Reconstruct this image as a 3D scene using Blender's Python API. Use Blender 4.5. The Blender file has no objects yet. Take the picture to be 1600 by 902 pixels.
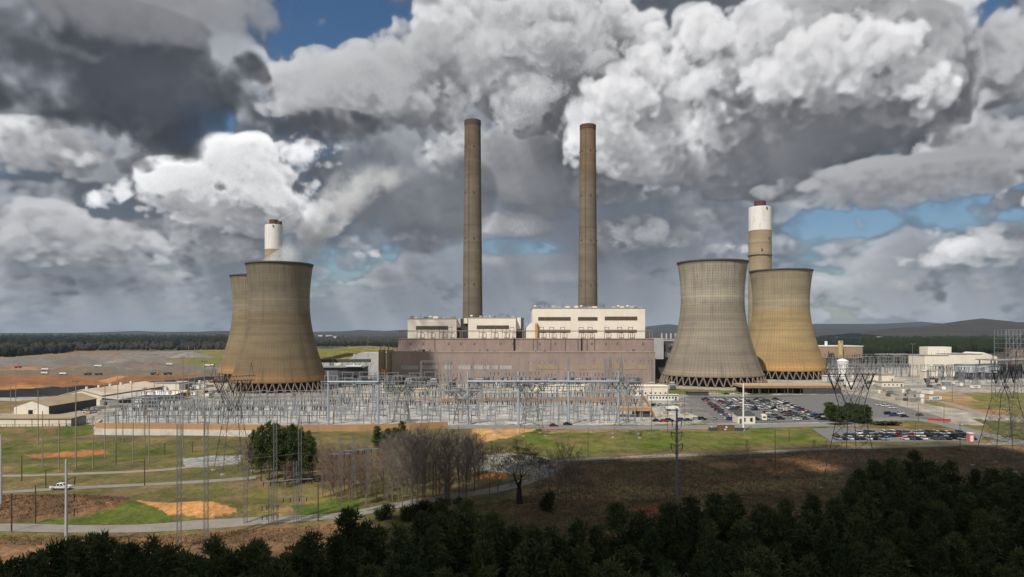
import bpy, bmesh, math, random
import numpy as np
from mathutils import Vector, Matrix

R = math.radians
SC = bpy.context.scene
COL = SC.collection
rnd = random.Random(7)

# ---------------------------------------------------------------- survey of the place
# camera on a drone 46 m above the plant; the photograph's horizon and focal length (in its pixels)
# turn a spot read off the photograph plus its distance into a place on the land
CAM_H, FOC, HOR = 46.0, 1070.0, 521.0
def X(px, d): return (px - 800.0) * d / FOC
def Z(py, d): return CAM_H - (py - HOR) * d / FOC
def D(py): return CAM_H * FOC / (py - HOR)
def G(px, py):
    d = D(py)
    return (X(px, d), d)

SUN_AZ, SUN_EL = R(211.0), R(51.5)
SUN = Vector((math.sin(SUN_AZ) * math.cos(SUN_EL), math.cos(SUN_AZ) * math.cos(SUN_EL), math.sin(SUN_EL)))

# ---------------------------------------------------------------- node graph helpers
class S:
    """a socket with arithmetic"""
    def __init__(s, nt, sock): s.nt, s.k = nt, sock
    def __add__(a, b): return M(a.nt, 'ADD', a, b)
    def __radd__(a, b): return M(a.nt, 'ADD', b, a)
    def __sub__(a, b): return M(a.nt, 'SUBTRACT', a, b)
    def __rsub__(a, b): return M(a.nt, 'SUBTRACT', b, a)
    def __mul__(a, b): return M(a.nt, 'MULTIPLY', a, b)
    def __rmul__(a, b): return M(a.nt, 'MULTIPLY', b, a)
    def __truediv__(a, b): return M(a.nt, 'DIVIDE', a, b)
def plug(nt, inp, v):
    if isinstance(v, S): nt.links.new(v.k, inp)
    elif v is not None:
        try: inp.default_value = v
        except TypeError: inp.default_value = (v[0], v[1], v[2], 1.0)
        except ValueError: inp.default_value = (v[0], v[1], v[2], 1.0)
def M(nt, op, a, b=None, c=None, clamp=False):
    n = nt.nodes.new('ShaderNodeMath'); n.operation = op; n.use_clamp = clamp
    for i, v in enumerate((a, b, c)):
        if v is not None: plug(nt, n.inputs[i], v)
    return S(nt, n.outputs[0])
def VM(nt, op, a, b=None, scale=None):
    n = nt.nodes.new('ShaderNodeVectorMath'); n.operation = op
    plug(nt, n.inputs[0], a)
    if b is not None: plug(nt, n.inputs[1], b)
    if scale is not None: plug(nt, n.inputs['Scale'], scale)
    return S(nt, n.outputs['Value'] if op in ('LENGTH', 'DOT_PRODUCT', 'DISTANCE') else n.outputs[0])
def sep(nt, v):
    n = nt.nodes.new('ShaderNodeSeparateXYZ'); plug(nt, n.inputs[0], v)
    return [S(nt, o) for o in n.outputs]
def comb(nt, x, y, z=0.0):
    n = nt.nodes.new('ShaderNodeCombineXYZ')
    for i, v in enumerate((x, y, z)): plug(nt, n.inputs[i], v)
    return S(nt, n.outputs[0])
def mrange(nt, v, a, b, c=0.0, d=1.0, smooth=True):
    n = nt.nodes.new('ShaderNodeMapRange'); n.interpolation_type = 'SMOOTHSTEP' if smooth else 'LINEAR'
    for i, q in enumerate((v, a, b, c, d)): plug(nt, n.inputs[i], q)
    return S(nt, n.outputs[0])
def mixf(nt, f, a, b):
    n = nt.nodes.new('ShaderNodeMix'); n.data_type = 'FLOAT'
    for i, q in enumerate((f, a, b)): plug(nt, n.inputs[(0, 2, 3)[i]], q)
    return S(nt, n.outputs[0])
def mixc(nt, f, a, b, blend='MIX'):
    n = nt.nodes.new('ShaderNodeMix'); n.data_type = 'RGBA'; n.blend_type = blend
    for i, q in enumerate((f, a, b)): plug(nt, n.inputs[(0, 6, 7)[i]], q)
    return S(nt, n.outputs[2])
def noise(nt, vec, scale, detail=4.0, rough=0.5, lac=2.0, dist=0.0, color=False):
    n = nt.nodes.new('ShaderNodeTexNoise')
    if vec is not None: plug(nt, n.inputs['Vector'], vec)
    for k, v in (('Scale', scale), ('Detail', detail), ('Roughness', rough), ('Lacunarity', lac), ('Distortion', dist)):
        plug(nt, n.inputs[k], v)
    return S(nt, n.outputs[1 if color else 0])
def voro(nt, vec, scale, detail=0.0, rough=0.5, smooth=None):
    n = nt.nodes.new('ShaderNodeTexVoronoi'); n.normalize = True
    if smooth is not None:
        n.feature = 'SMOOTH_F1'; plug(nt, n.inputs['Smoothness'], smooth)
    plug(nt, n.inputs['Vector'], vec)
    plug(nt, n.inputs['Scale'], scale); plug(nt, n.inputs['Detail'], detail); plug(nt, n.inputs['Roughness'], rough)
    return S(nt, n.outputs[0])
def ramp(nt, f, stops, interp='LINEAR'):
    n = nt.nodes.new('ShaderNodeValToRGB'); cr = n.color_ramp; cr.interpolation = interp
    while len(cr.elements) < len(stops): cr.elements.new(0.5)
    for e, (p, c) in zip(cr.elements, stops):
        e.position = p; e.color = (c[0], c[1], c[2], 1.0)
    plug(nt, n.inputs[0], f)
    return S(nt, n.outputs[0])
SUN_STR = 4.3
HAZE = 2.6e-5
SHADE2 = [(-118, 622), (-102, 616), (-84, 624), (-80, 645), (-96, 652), (-114, 644)]
SHADE = [(-320, 60), (-120, 112), (-60, 122), (-28, 142), (-14, 190), (10, 232), (60, 256), (150, 268), (260, 272), (330, 262), (430, 250), (430, -120), (-320, -120)]
# ---------------------------------------------------------------- sky: the daylight Sky Texture seen through clouds.
# The clouds are marched once as a lit 3-D density field (numpy, below) over azimuth and elevation and
# laid on the world by direction, so the dome works from anywhere and lights the land like the real one.
def dirpx(px, py):
    u, v = (px - 800.0) / FOC, (HOR - py) / FOC
    return math.atan(u), math.atan(v / math.sqrt(1 + u * u)), 1.0 / (1 + u * u)
CW, CH, CRES, AZ0, EL1 = 1452, 592, 800.0, 0.9075, 0.72
NSL, DZ = 84, 6.5
def bspline(n_out, coord, cells):
    """rows of cubic B-spline weights of `coord` (in cells) over cells+3 lattice points"""
    i = np.floor(coord).astype(int); t = (coord - i).astype(np.float32)
    m = np.zeros((n_out, cells + 4), np.float32); r = np.arange(n_out)
    for k, wgt in enumerate(((1 - t) ** 3 / 6, (3 * t ** 3 - 6 * t ** 2 + 4) / 6, (-3 * t ** 3 + 3 * t ** 2 + 3 * t + 1) / 6, t ** 3 / 6)):
        np.add.at(m, (r, np.clip(i + k, 0, cells + 3)), wgt)
    return m
class Octave:
    def __init__(s, rs, cell, xs, ys, zcell=None):
        zc = zcell or cell
        nx, ny, nz = int(xs[-1] / cell) + 1, int(ys.max() / cell) + 1, int(NSL * DZ / zc) + 1
        s.zc = zc
        s.lat = rs.standard_normal((nz + 4, ny + 4, nx + 4)).astype(np.float32)
        s.bx = bspline(len(xs), xs / cell, nx).T.copy(); s.by = bspline(len(ys), ys / cell, ny)
    def at(s, z):
        c = z / s.zc; i = int(c); t = c - i
        w = ((1 - t) ** 3 / 6, (3 * t ** 3 - 6 * t ** 2 + 4) / 6, (-3 * t ** 3 + 3 * t ** 2 + 3 * t + 1) / 6, t ** 3 / 6)
        p = sum(w[k] * s.lat[min(i + k, s.lat.shape[0] - 1)] for k in range(4))
        return (s.by @ (p @ s.bx)) * 2.4
def sstep(x): 
    x = np.clip(x, 0, 1); return x * x * (3 - 2 * x)
def make_clouds():
    rs = np.random.RandomState(11)
    xs = np.arange(CW, dtype=np.float32)
    el = EL1 - np.arange(CH) / CRES
    inc = 1.0 + 1.5 * np.exp(-np.maximum(el, 0) / 0.10)
    ys = np.cumsum(inc).astype(np.float32)                              # cloud texture packs tighter towards the horizon
    octs = [Octave(rs, c, xs, ys, zc) for c, zc in ((150, 120), (74, 70), (37, 40), (19, 22), (9.5, 13), (5, 9))]
    X2, Y2 = np.meshgrid(xs, np.arange(CH, dtype=np.float32))
    blobs = []; jit = ((rs.rand(CH, CW) - .5) * DZ).astype(np.float32)
    for c in CLOUDS:
        for b in c['b']:
            px, py, z, rx, ry = b[:5]; rz = b[5] if len(b) > 5 else (rx * .5 + ry * .5)
            a, e, c2 = dirpx(px, py); k = CRES / FOC
            by = c.get('base')
            if by is not None: by = (EL1 - dirpx(px, by)[1]) * CRES
            def put(x, y, zz, ax, ay, az_, lev):
                blobs.append((c, x, y, zz, ax, ay, az_, by))
                if c.get('soft') or min(ax, ay) < 9: return
                for _ in range(9 if lev == 0 else 6):                   # smaller heads growing out of the bigger ones
                    t, v = rs.uniform(0, 2 * math.pi), rs.uniform(-.35, 1.0)
                    h = math.sqrt(max(0, 1 - v * v)); f = rs.uniform(.34, .52)
                    nx, ny, nz = h * math.cos(t), -v, -abs(h * math.sin(t)) * (1 if rs.rand() < .8 else -1)
                    rm_ = min(ax, ay * 1.4)
                    q = (x + nx * ax * .8, y + ny * ay * .8, max(zz + nz * az_ * .8, 4.0), rm_ * f * rs.uniform(1, 1.35), rm_ * f * rs.uniform(.75, 1), rm_ * f)
                    if lev == 0 and min(ax, ay) > 22: put(*q, 1)
                    else: blobs.append((c,) + q + (by,))
            put((a + AZ0) * CRES, (EL1 - e) * CRES, z, rx * k * c2, ry * k * math.sqrt(c2), rz * k, 0)
    # thin sheet behind everything, with the gaps of blue
    gap = np.zeros((CH, CW), np.float32)
    for px, py, rx, ry, s in HOLES:
        a, e, c2 = dirpx(px, py); k = CRES / FOC
        r = np.hypot((X2 - (a + AZ0) * CRES) / (rx * k * c2), (Y2 - (EL1 - e) * CRES) / (ry * k))
        gap = np.maximum(gap, s * sstep(1.6 - r))
    wlow = np.exp(-np.maximum(el, 0) / 0.15).astype(np.float32)[:, None]
    T = np.ones((CH, CW), np.float32); tau = np.zeros((CH, CW), np.float32); taub = tau + 0.2
    acc = np.zeros((CH, CW, 3), np.float32)
    sx, sy = SUN.x / -SUN.y * DZ, SUN.z / -SUN.y * DZ
    sunc = np.array(CL_SUN, np.float32); amb = np.array(CL_AMB, np.float32)
    for k in range(NSL):
        z = k * DZ
        n = [o.at(z) for o in octs]
        lo = 34 * np.abs(n[0]) + 27 * np.abs(n[1]) + 16 * np.abs(n[2]) - 50
        mid = 15 * np.abs(n[1]) + 14 * np.abs(n[2]) + 9 * np.abs(n[3]) - 24
        hi = 7.5 * np.abs(n[3]) + 6.5 * np.abs(n[4]) + 4.0 * n[5] - 7
        soft = 24 * n[0] + 22 * n[1] + 15 * n[2] + 8 * n[3] + 4 * n[4]
        sd = np.full((CH, CW), -60.0, np.float32); lit = np.ones((CH, CW), np.float32); wid = np.full((CH, CW), 10.0, np.float32); den = np.full((CH, CW), 1.0, np.float32); own = np.zeros((CH, CW), bool)
        for c, bx, by_, bz, rx, ry, rz, base in blobs:
            q = 2.2 - ((z - bz) / rz) ** 2
            if q <= 0: continue
            q = math.sqrt(q)
            x0, x1 = max(int(bx - rx * q - 2), 0), min(int(bx + rx * q + 3), CW); y0, y1 = max(int(by_ - ry * q - 2), 0), min(int(by_ + ry * q + 3), CH)
            if x0 >= x1 or y0 >= y1: continue
            w = (slice(y0, y1), slice(x0, x1)); rm = min(rx, ry * 1.3)
            rr = np.sqrt(((X2[w] - bx) / rx) ** 2 + ((Y2[w] - by_) / ry) ** 2 + ((z + jit[w] - bz) / rz) ** 2)
            s = (1 - rr) * rm
            big = min(1.0, rm / 75.0)
            if c.get('soft'): nz = soft[w] * big + hi[w] * 0.8 + mid[w] * .35
            else: nz = lo[w] * big + mid[w] * min(1, rm / 34.0) * (1 - big * .5) + hi[w] * min(1.0, rm / 26.0)
            s = s + (nz * c.get('amp', 1.0)) * np.clip((1.48 - rr) / .3, 0, 1) - 30 * np.clip((rr - 1.2) / .28, 0, 1)
            if base is not None:
                bl = base + c.get('slope', .16) * (z - c['b'][0][2]) - Y2[w]
                s = np.minimum(s, bl * 0.5 + 0.62 * big * soft[w] + hi[w] * .7 + 5)
            cur = sd[w]; m = s > cur
            sd[w] = np.where(m, s, cur)
            own[w] = np.where(m, c['b'][0][2] >= 195, own[w]); lit[w] = np.where(m, c.get('lit', 1.0), lit[w]); wid[w] = np.where(m, c.get('wid', 9.0), wid[w]); den[w] = np.where(m, c.get('den', 1.0), den[w])
        d = sstep(sd / wid) * den
        bk = k >= NSL - 22; isb = own & (d > 0)
        if bk:                                                          # the broken grey bank behind
            sh = 0.7 * n[0] + 0.85 * np.abs(n[1]) + 0.62 * np.abs(n[2]) + 0.44 * np.abs(n[3]) + 0.26 * n[4] + 0.1 * n[5]
            s2 = 0.3 * n[0] + 0.55 * n[1] + 0.75 * np.abs(n[2]) + 0.55 * np.abs(n[3]) + 0.34 * np.abs(n[4]) + 0.2 * n[5]
            sh = sh * (1 - wlow) + s2 * wlow
            cov = sstep((sh - 0.80 + 0.35 * (k - NSL + 22) / 22 - 2.0 * gap) / 0.55) * 0.55
            isc = cov > d; isb |= isc; lit = np.where(isc, 0.30 + 0.16 * n[0] + 0.42 * wlow, lit); d = np.maximum(d, cov)
        a = d * (DZ * CL_EXT)
        # sunlight reaching this slice: carried from the slice before, shifted along the sun's slope
        ix, iy = sx * 1.0, sy * 1.0
        tau = shift(tau, ix, iy) * 0.968
        mid_t = tau + 0.5 * a
        taub = shift(taub, ix, iy) * .945; mid_t = np.where(isb, taub + 0.5 * a, mid_t); taub = np.minimum(taub + np.where(isb, a * (2.2 if bk else 1.15), 0), 40)
        L = 0.70 * np.exp(-mid_t * .6) + 0.20 * np.exp(-0.17 * mid_t) + 0.035 * np.exp(-0.03 * mid_t)
        tau = np.minimum(tau + a * 1.15, 40)
        tr = np.exp(-a); wgt = T * (1 - tr)
        acc += wgt[..., None] * ((L * lit)[..., None] * sunc + np.where((isc if bk else np.zeros_like(isb))[..., None], AMB2, amb * 1.35))
        T *= tr
    def blur(a, s):
        fy, fx = np.fft.fftfreq(CH)[:, None], np.fft.rfftfreq(CW)[None]
        return np.fft.irfft2(np.fft.rfft2(a) * np.exp(-2 * (math.pi * s) ** 2 * (fx ** 2 + fy ** 2)), s=(CH, CW)).astype(np.float32)
    al = (1 - T)[..., None]
    lum = acc.mean(2)                                                   # crisper billows
    gain = 1 + 0.7 * (blur(lum, .7) - blur(lum, 5)) / (lum + .06) + 0.8 * (lum - blur(lum, 22)) / (lum + .10)
    acc = np.dstack([blur(acc[..., i], .75) for i in range(3)]) * np.clip(gain, .55, 1.4)[..., None]; al = blur(al[..., 0], .75)[..., None]
    # more air between us and the low clouds
    e3 = np.maximum(el, 0)[:, None, None]; air = np.array((0.118, 0.152, 0.212), np.float32)
    far, hz = 0.40 * np.exp(-e3 * 10.0), 0.62 * np.exp(-e3 * 13.0)
    col = acc * (1 - far) + air * far * al + (1 - al) * hz * air
    al = al + (1 - al) * hz
    out = np.concatenate([col / np.maximum(al, 1e-3), np.clip(al, 0, 1)], 2).astype(np.float32)
    return out
def shift(a, dx, dy):
    """value at (x + dx, y - dy) in picture rows, bilinear, edges held; dx > 0 looks right, dy > 0 looks up"""
    H, W = a.shape
    fx, fy = math.floor(dx), math.floor(-dy); tx, ty = dx - fx, -dy - fy
    xi = np.clip(np.arange(W) + fx, 0, W - 1); xj = np.clip(np.arange(W) + fx + 1, 0, W - 1)
    yi = np.clip(np.arange(H) + fy, 0, H - 1); yj = np.clip(np.arange(H) + fy + 1, 0, H - 1)
    r = a[yi] * (1 - ty) + a[yj] * ty
    return r[:, xi] * (1 - tx) + r[:, xj] * tx
CL_SUN, CL_AMB, CL_EXT = (0.80, 0.79, 0.775), (0.038, 0.043, 0.057), 0.06
AMB2 = np.array((0.088, 0.106, 0.142), np.float32)
HOLES = [  # x, y, rx, ry (read off the photograph), strength: gaps of clear blue
    (540, 55, 120, 52, 1.2), (640, 12, 90, 40, 1.0), (318, 205, 45, 40, .95), (180, 318, 60, 22, .9),
    (1500, 15, 60, 60, 0.9), (1510, 322, 110, 26, .8), (1330, 345, 90, 22, .7), (30, 260, 60, 14, .5), (800, 385, 80, 14, .5),
]
CLOUDS = [
    # great cumulus at the right; blobs are x, y, depth, rx, ry (, rz)
    dict(base=168, slope=.50, b=[(1010, 150, 170, 95, 52), (1100, 115, 185, 120, 72), (1220, 105, 200, 150, 85), (1340, 110, 200, 130, 85), (1420, 135, 195, 70, 70), (1190, 180, 270, 280, 115, 150), (1290, 195, 280, 200, 100, 150), (1050, 185, 260, 130, 60, 110), (1300, 65, 215, 120, 42)]),
    # heavy deck upper left, all in shade
    dict(base=212, slope=.2, lit=.07, soft=1, wid=20, den=.7, b=[(150, 125, 90, 360, 95, 90), (340, 140, 80, 110, 66, 60), (40, 165, 90, 180, 75, 70), (250, 165, 84, 200, 55, 60)]),
    dict(lit=.30, soft=1, wid=30, den=.5, b=[(200, 20, 30, 360, 50, 40), (400, 30, 60, 80, 40, 60), (100, 70, 30, 120, 18, 20), (300, 70, 30, 100, 14, 20)]),
    dict(base=262, slope=.3, lit=.8, b=[(50, 228, 150, 130, 38), (150, 240, 160, 90, 25)]),
    dict(base=226, slope=.2, lit=.12, soft=1, wid=18, den=.9, b=[(480, 203, 130, 150, 32, 50)]),
    # grey-white bank in the upper middle
    dict(base=190, slope=.35, lit=.62, wid=8, b=[(570, 152, 200, 125, 52), (480, 155, 190, 70, 42), (650, 125, 220, 85, 72), (560, 175, 240, 130, 40)]),
    dict(base=215, slope=.3, lit=.84, wid=7, b=[(730, 80, 260, 80, 90), (800, 50, 270, 90, 80), (790, 140, 280, 75, 60), (890, 50, 290, 100, 65), (960, 60, 300, 70, 50), (850, 120, 310, 90, 70), (700, 150, 280, 70, 60)]),
    # towering cumulus left of the middle
    dict(base=345, slope=.25, lit=1.08, wid=5, b=[(410, 268, 330, 70, 44), (350, 252, 330, 40, 34), (490, 265, 335, 48, 50), (270, 300, 330, 80, 42), (430, 310, 340, 115, 50), (210, 305, 345, 60, 35), (330, 320, 350, 100, 36), (490, 330, 350, 80, 36), (360, 235, 330, 26, 20), (525, 245, 340, 30, 30)]),
    dict(lit=.2, soft=1, wid=12, b=[(215, 308, 290, 45, 10, 20), (345, 290, 290, 24, 18, 20)]),
    dict(base=400, slope=.2, lit=.7, b=[(250, 378, 400, 160, 32), (60, 330, 390, 46, 22), (100, 355, 400, 110, 28), (30, 385, 380, 110, 26), (180, 350, 400, 60, 20)]),
    dict(base=383, slope=.2, lit=.9, b=[(570, 370, 380, 62, 22), (345, 392, 370, 62, 14), (340, 438, 380, 30, 9)]),
    dict(lit=.2, soft=1, wid=30, den=.35, b=[(600, 300, 360, 140, 80, 60)]),
    # upper right
    dict(base=260, slope=.3, lit=.9, b=[(1320, 20, 330, 200, 50), (1440, 60, 330, 80, 100), (1490, 25, 320, 55, 50)]),
    dict(base=300, slope=.3, lit=.62, b=[(1570, 120, 330, 70, 110), (1540, 220, 330, 90, 60), (1590, 240, 320, 60, 60), (1490, 190, 350, 70, 70)]),
    dict(base=290, slope=.4, lit=.45, b=[(1420, 270, 200, 150, 26), (1300, 292, 220, 110, 22), (1240, 302, 220, 50, 16), (1530, 262, 230, 80, 26), (1400, 300, 240, 160, 20)]),
    # bank behind the stacks
    dict(base=310, slope=.3, lit=.80, wid=6, b=[(1000, 250, 400, 110, 48), (930, 275, 400, 110, 40), (840, 285, 410, 90, 28), (1120, 270, 410, 80, 36), (820, 230, 430, 110, 45), (720, 240, 430, 60, 36)]),
    dict(base=218, slope=.3, lit=1.0, b=[(940, 206, 330, 60, 16)]),
    # puffs over the horizon
    dict(base=362, slope=.1, lit=1.0, wid=6, b=[(800, 350, 420, 62, 18)]),
    dict(base=455, slope=.1, lit=.95, wid=5, b=[(590, 398, 430, 40, 12), (660, 372, 430, 46, 15), (720, 345, 430, 40, 13), (790, 405, 430, 40, 10), (880, 432, 430, 46, 10), (1010, 432, 430, 40, 9), (560, 440, 430, 60, 10), (300, 430, 430, 50, 10), (150, 415, 430, 60, 11), (860, 330, 430, 50, 16)]),
    dict(base=384, slope=.1, lit=1.0, wid=6, b=[(975, 362, 420, 70, 27), (1060, 372, 430, 42, 23)]),
    dict(base=400, slope=.1, lit=1.0, b=[(1130, 390, 420, 48, 16), (1090, 330, 440, 60, 22)]),
    dict(base=448, slope=.1, lit=.8, b=[(830, 440, 450, 46, 12), (700, 432, 450, 42, 12), (920, 398, 450, 60, 13), (990, 406, 450, 40, 11)]),
    dict(base=418, slope=.1, lit=1.0, wid=6, b=[(1540, 378, 420, 90, 38), (1455, 408, 420, 66, 15), (1585, 350, 430, 50, 44)]),
    dict(base=454, slope=.1, lit=.8, b=[(1330, 440, 440, 60, 16), (1440, 444, 440, 90, 13), (1560, 444, 440, 80, 14), (1150, 340, 450, 70, 20)]),
    dict(base=455, slope=.1, lit=.6, b=[(100, 444, 440, 90, 16), (240, 446, 440, 70, 13), (600, 424, 440, 55, 15)]),
    # out of the picture, left and right, so the dome carries on
    dict(base=240, slope=.3, lit=.8, b=[(-250, 120, 200, 180, 80), (-480, 200, 220, 200, 90), (1850, 130, 200, 160, 90), (2100, 220, 220, 220, 90), (1780, 300, 300, 160, 40), (-200, 330, 320, 160, 40)]),
    dict(lit=.35, soft=1, wid=30, den=.5, b=[(500, -120, 160, 420, 80, 80), (1400, -140, 160, 420, 70, 80)]),
]
#BUILD
def build_sky():
    w = bpy.data.worlds.new("World"); w.use_nodes = True
    nt = w.node_tree; nt.nodes.clear()
    px = make_clouds()
    img = bpy.data.images.new('clouds', CW, CH, alpha=True, float_buffer=True)
    img.colorspace_settings.name = 'Linear Rec.709'; img.alpha_mode = 'CHANNEL_PACKED'
    img.pixels.foreach_set(np.ascontiguousarray(px[::-1]).ravel()); img.update()
    tc = nt.nodes.new('ShaderNodeTexCoord')
    dx, dy, dz = sep(nt, VM(nt, 'NORMALIZE', S(nt, tc.outputs['Generated'])))
    az = M(nt, 'ARCTAN2', dx, dy); el = M(nt, 'ARCSINE', dz)
    it = nt.nodes.new('ShaderNodeTexImage'); it.image = img; it.extension = 'MIRROR'; it.interpolation = 'Cubic'
    plug(nt, it.inputs[0], comb(nt, (az + AZ0) * (CRES / CW), 1.0 - (EL1 - M(nt, 'MAXIMUM', el, 0.0)) * (CRES / CH)))
    sky = nt.nodes.new('ShaderNodeTexSky'); sky.sky_type = 'NISHITA'; sky.sun_disc = False
    sky.sun_elevation = SUN_EL; sky.sun_rotation = SUN_AZ; sky.altitude = 200; sky.air_density = 1.0
    sky.dust_density = 0.6; sky.ozone_density = 1.6
    bs = nt.nodes.new('ShaderNodeBackground'); hs = nt.nodes.new('ShaderNodeHueSaturation'); hs.inputs['Saturation'].default_value = 1.2; nt.links.new(sky.outputs[0], hs.inputs['Color']); nt.links.new(hs.outputs[0], bs.inputs[0]); bs.inputs[1].default_value = SKY_STR
    bc = nt.nodes.new('ShaderNodeBackground'); nt.links.new(it.outputs[0], bc.inputs[0]); bc.inputs[1].default_value = 1.0
    mx = nt.nodes.new('ShaderNodeMixShader'); nt.links.new(it.outputs[1], mx.inputs[0])
    nt.links.new(bs.outputs[0], mx.inputs[1]); nt.links.new(bc.outputs[0], mx.inputs[2])
    out = nt.nodes.new('ShaderNodeOutputWorld'); nt.links.new(mx.outputs[0], out.inputs[0])
    SC.world = w
SKY_STR = 0.075
build_sky()
# ---------------------------------------------------------------- mesh helpers
class MB:
    """collects shapes, then links them as ONE mesh object; every shape may name a material"""
    def __init__(s): s.v, s.f, s.m, s.mats, s.cur = [], [], [], [], 0
    def use(s, mat):
        if mat not in s.mats: s.mats.append(mat)
        s.cur = s.mats.index(mat); return s
    def add(s, vs, fs):
        o = len(s.v); s.v.extend(vs)
        for f in fs: s.f.append([i + o for i in f]); s.m.append(s.cur)
        return s
    def box(s, x0, y0, z0, x1, y1, z1):
        return s.add([(x0, y0, z0), (x1, y0, z0), (x1, y1, z0), (x0, y1, z0), (x0, y0, z1), (x1, y0, z1), (x1, y1, z1), (x0, y1, z1)],
                     [(0, 3, 2, 1), (4, 5, 6, 7), (0, 1, 5, 4), (1, 2, 6, 5), (2, 3, 7, 6), (3, 0, 4, 7)])
    def cbox(s, cx, cy, cz, sx, sy, sz): return s.box(cx - sx / 2, cy - sy / 2, cz - sz / 2, cx + sx / 2, cy + sy / 2, cz + sz / 2)
    def bar(s, a, b, w, h=None, cap=True):
        a, b = Vector(a), Vector(b); d = b - a
        if d.length < 1e-6: return s
        d.normalize(); up = Vector((0, 0, 1)) if abs(d.z) < 0.95 else Vector((0, 1, 0))
        u = d.cross(up).normalized() * (w / 2); v = u.cross(d).normalized() * ((h or w) / 2)
        p = [a - u - v, a + u - v, a + u + v, a - u + v, b - u - v, b + u - v, b + u + v, b - u + v]
        return s.add([tuple(q) for q in p], [(0, 1, 5, 4), (1, 2, 6, 5), (2, 3, 7, 6), (3, 0, 4, 7)] + ([(0, 3, 2, 1), (4, 5, 6, 7)] if cap else []))
    def tube(s, a, b, r0, r1=None, n=8, cap=True):
        a, b = Vector(a), Vector(b); d = (b - a).normalized(); r1 = r0 if r1 is None else r1
        up = Vector((0, 0, 1)) if abs(d.z) < 0.95 else Vector((0, 1, 0))
        u = d.cross(up).normalized(); v = u.cross(d).normalized(); vs = []
        for c, r in ((a, r0), (b, r1)):
            for i in range(n):
                t = 2 * math.pi * i / n; vs.append(tuple(c + u * (math.cos(t) * r) + v * (math.sin(t) * r)))
        fs = [(i, (i + 1) % n, n + (i + 1) % n, n + i) for i in range(n)]
        if cap: fs += [tuple(range(n - 1, -1, -1)), tuple(range(n, 2 * n))]
        return s.add(vs, fs)
    def lathe(s, prof, n=32, cx=0, cy=0, close=False):
        vs, fs, k = [], [], len(prof)
        for r, z in prof:
            for i in range(n):
                t = 2 * math.pi * i / n; vs.append((cx + r * math.cos(t), cy + r * math.sin(t), z))
        for j in range(k - 1 if not close else k):
            j2 = (j + 1) % k
            for i in range(n): fs.append((j * n + i, j * n + (i + 1) % n, j2 * n + (i + 1) % n, j2 * n + i))
        return s.add(vs, fs)
    def disc(s, r, z, n=32, cx=0, cy=0):
        return s.add([(cx + r * math.cos(2 * math.pi * i / n), cy + r * math.sin(2 * math.pi * i / n), z) for i in range(n)], [tuple(range(n))])
    def cyl(s, cx, cy, z0, z1, r, n=16, r1=None):
        r1 = r if r1 is None else r1
        s.lathe([(r, z0), (r1, z1)], n, cx, cy); return s.disc(r1, z1, n, cx, cy)
    def prism(s, poly, z0, z1):
        n = len(poly)
        return s.add([(x, y, z0) for x, y in poly] + [(x, y, z1) for x, y in poly],
                     [(i, (i + 1) % n, n + (i + 1) % n, n + i) for i in range(n)] + [tuple(range(n - 1, -1, -1)), tuple(range(n, 2 * n))])
    def quad(s, *p): return s.add([tuple(q) for q in p], [tuple(range(len(p)))])
    def build(s, name, mat=None, parent=None, smooth=False):
        me = bpy.data.meshes.new(name); me.from_pydata(s.v, [], s.f)
        for m in (s.mats or [mat]): me.materials.append(m)
        if len(s.mats) > 1: me.polygons.foreach_set('material_index', s.m)
        if smooth: me.polygons.foreach_set('use_smooth', [True] * len(me.polygons))
        me.update()
        o = bpy.data.objects.new(name, me); COL.objects.link(o)
        if parent is not None: o.parent = parent
        return o
def np_mesh(name, v, f, mat, parent=None, smooth=False):
    """v (n,3), f (m,k) arrays -> one object"""
    me = bpy.data.meshes.new(name); k = f.shape[1]
    me.vertices.add(len(v)); me.vertices.foreach_set('co', np.ascontiguousarray(v, np.float32).ravel())
    me.loops.add(f.size); me.loops.foreach_set('vertex_index', np.ascontiguousarray(f, np.int32).ravel())
    me.polygons.add(len(f)); me.polygons.foreach_set('loop_start', np.arange(0, f.size, k, dtype=np.int32))
    if smooth: me.polygons.foreach_set('use_smooth', np.ones(len(f), bool))
    me.update(calc_edges=True); me.validate()
    if mat: me.materials.append(mat)
    o = bpy.data.objects.new(name, me); COL.objects.link(o)
    if parent is not None: o.parent = parent
    return o
def tag(o, label=None, cat=None, group=None, kind=None):
    if label: o['label'] = label
    if cat: o['category'] = cat
    if group: o['group'] = group
    if kind: o['kind'] = kind
    return o
def thing(name, label, cat, loc=(0, 0, 0), rotz=0.0, group=None):
    o = bpy.data.objects.new(name, None); COL.objects.link(o); o.empty_display_size = 1.0
    o.location = loc; o.rotation_euler = (0, 0, rotz)
    return tag(o, label, cat, group)
def place(o, loc, rotz=0.0, sc=None):
    o.location = loc; o.rotation_euler = (0, 0, rotz)
    if sc: o.scale = sc if isinstance(sc, tuple) else (sc, sc, sc)
    return o
def dup(root, loc, rotz=0.0, label=None, group=None, sc=None):
    r = root.copy(); COL.objects.link(r); place(r, loc, rotz, sc)
    for ch in list(KIDS.get(root.name, root.children)):
        c = ch.copy(); COL.objects.link(c); c.parent = r
        for g in ch.children:
            d = g.copy(); COL.objects.link(d); d.parent = c
    if label: r['label'] = label
    if group: r['group'] = group
    return r
KIDS = {}

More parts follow.
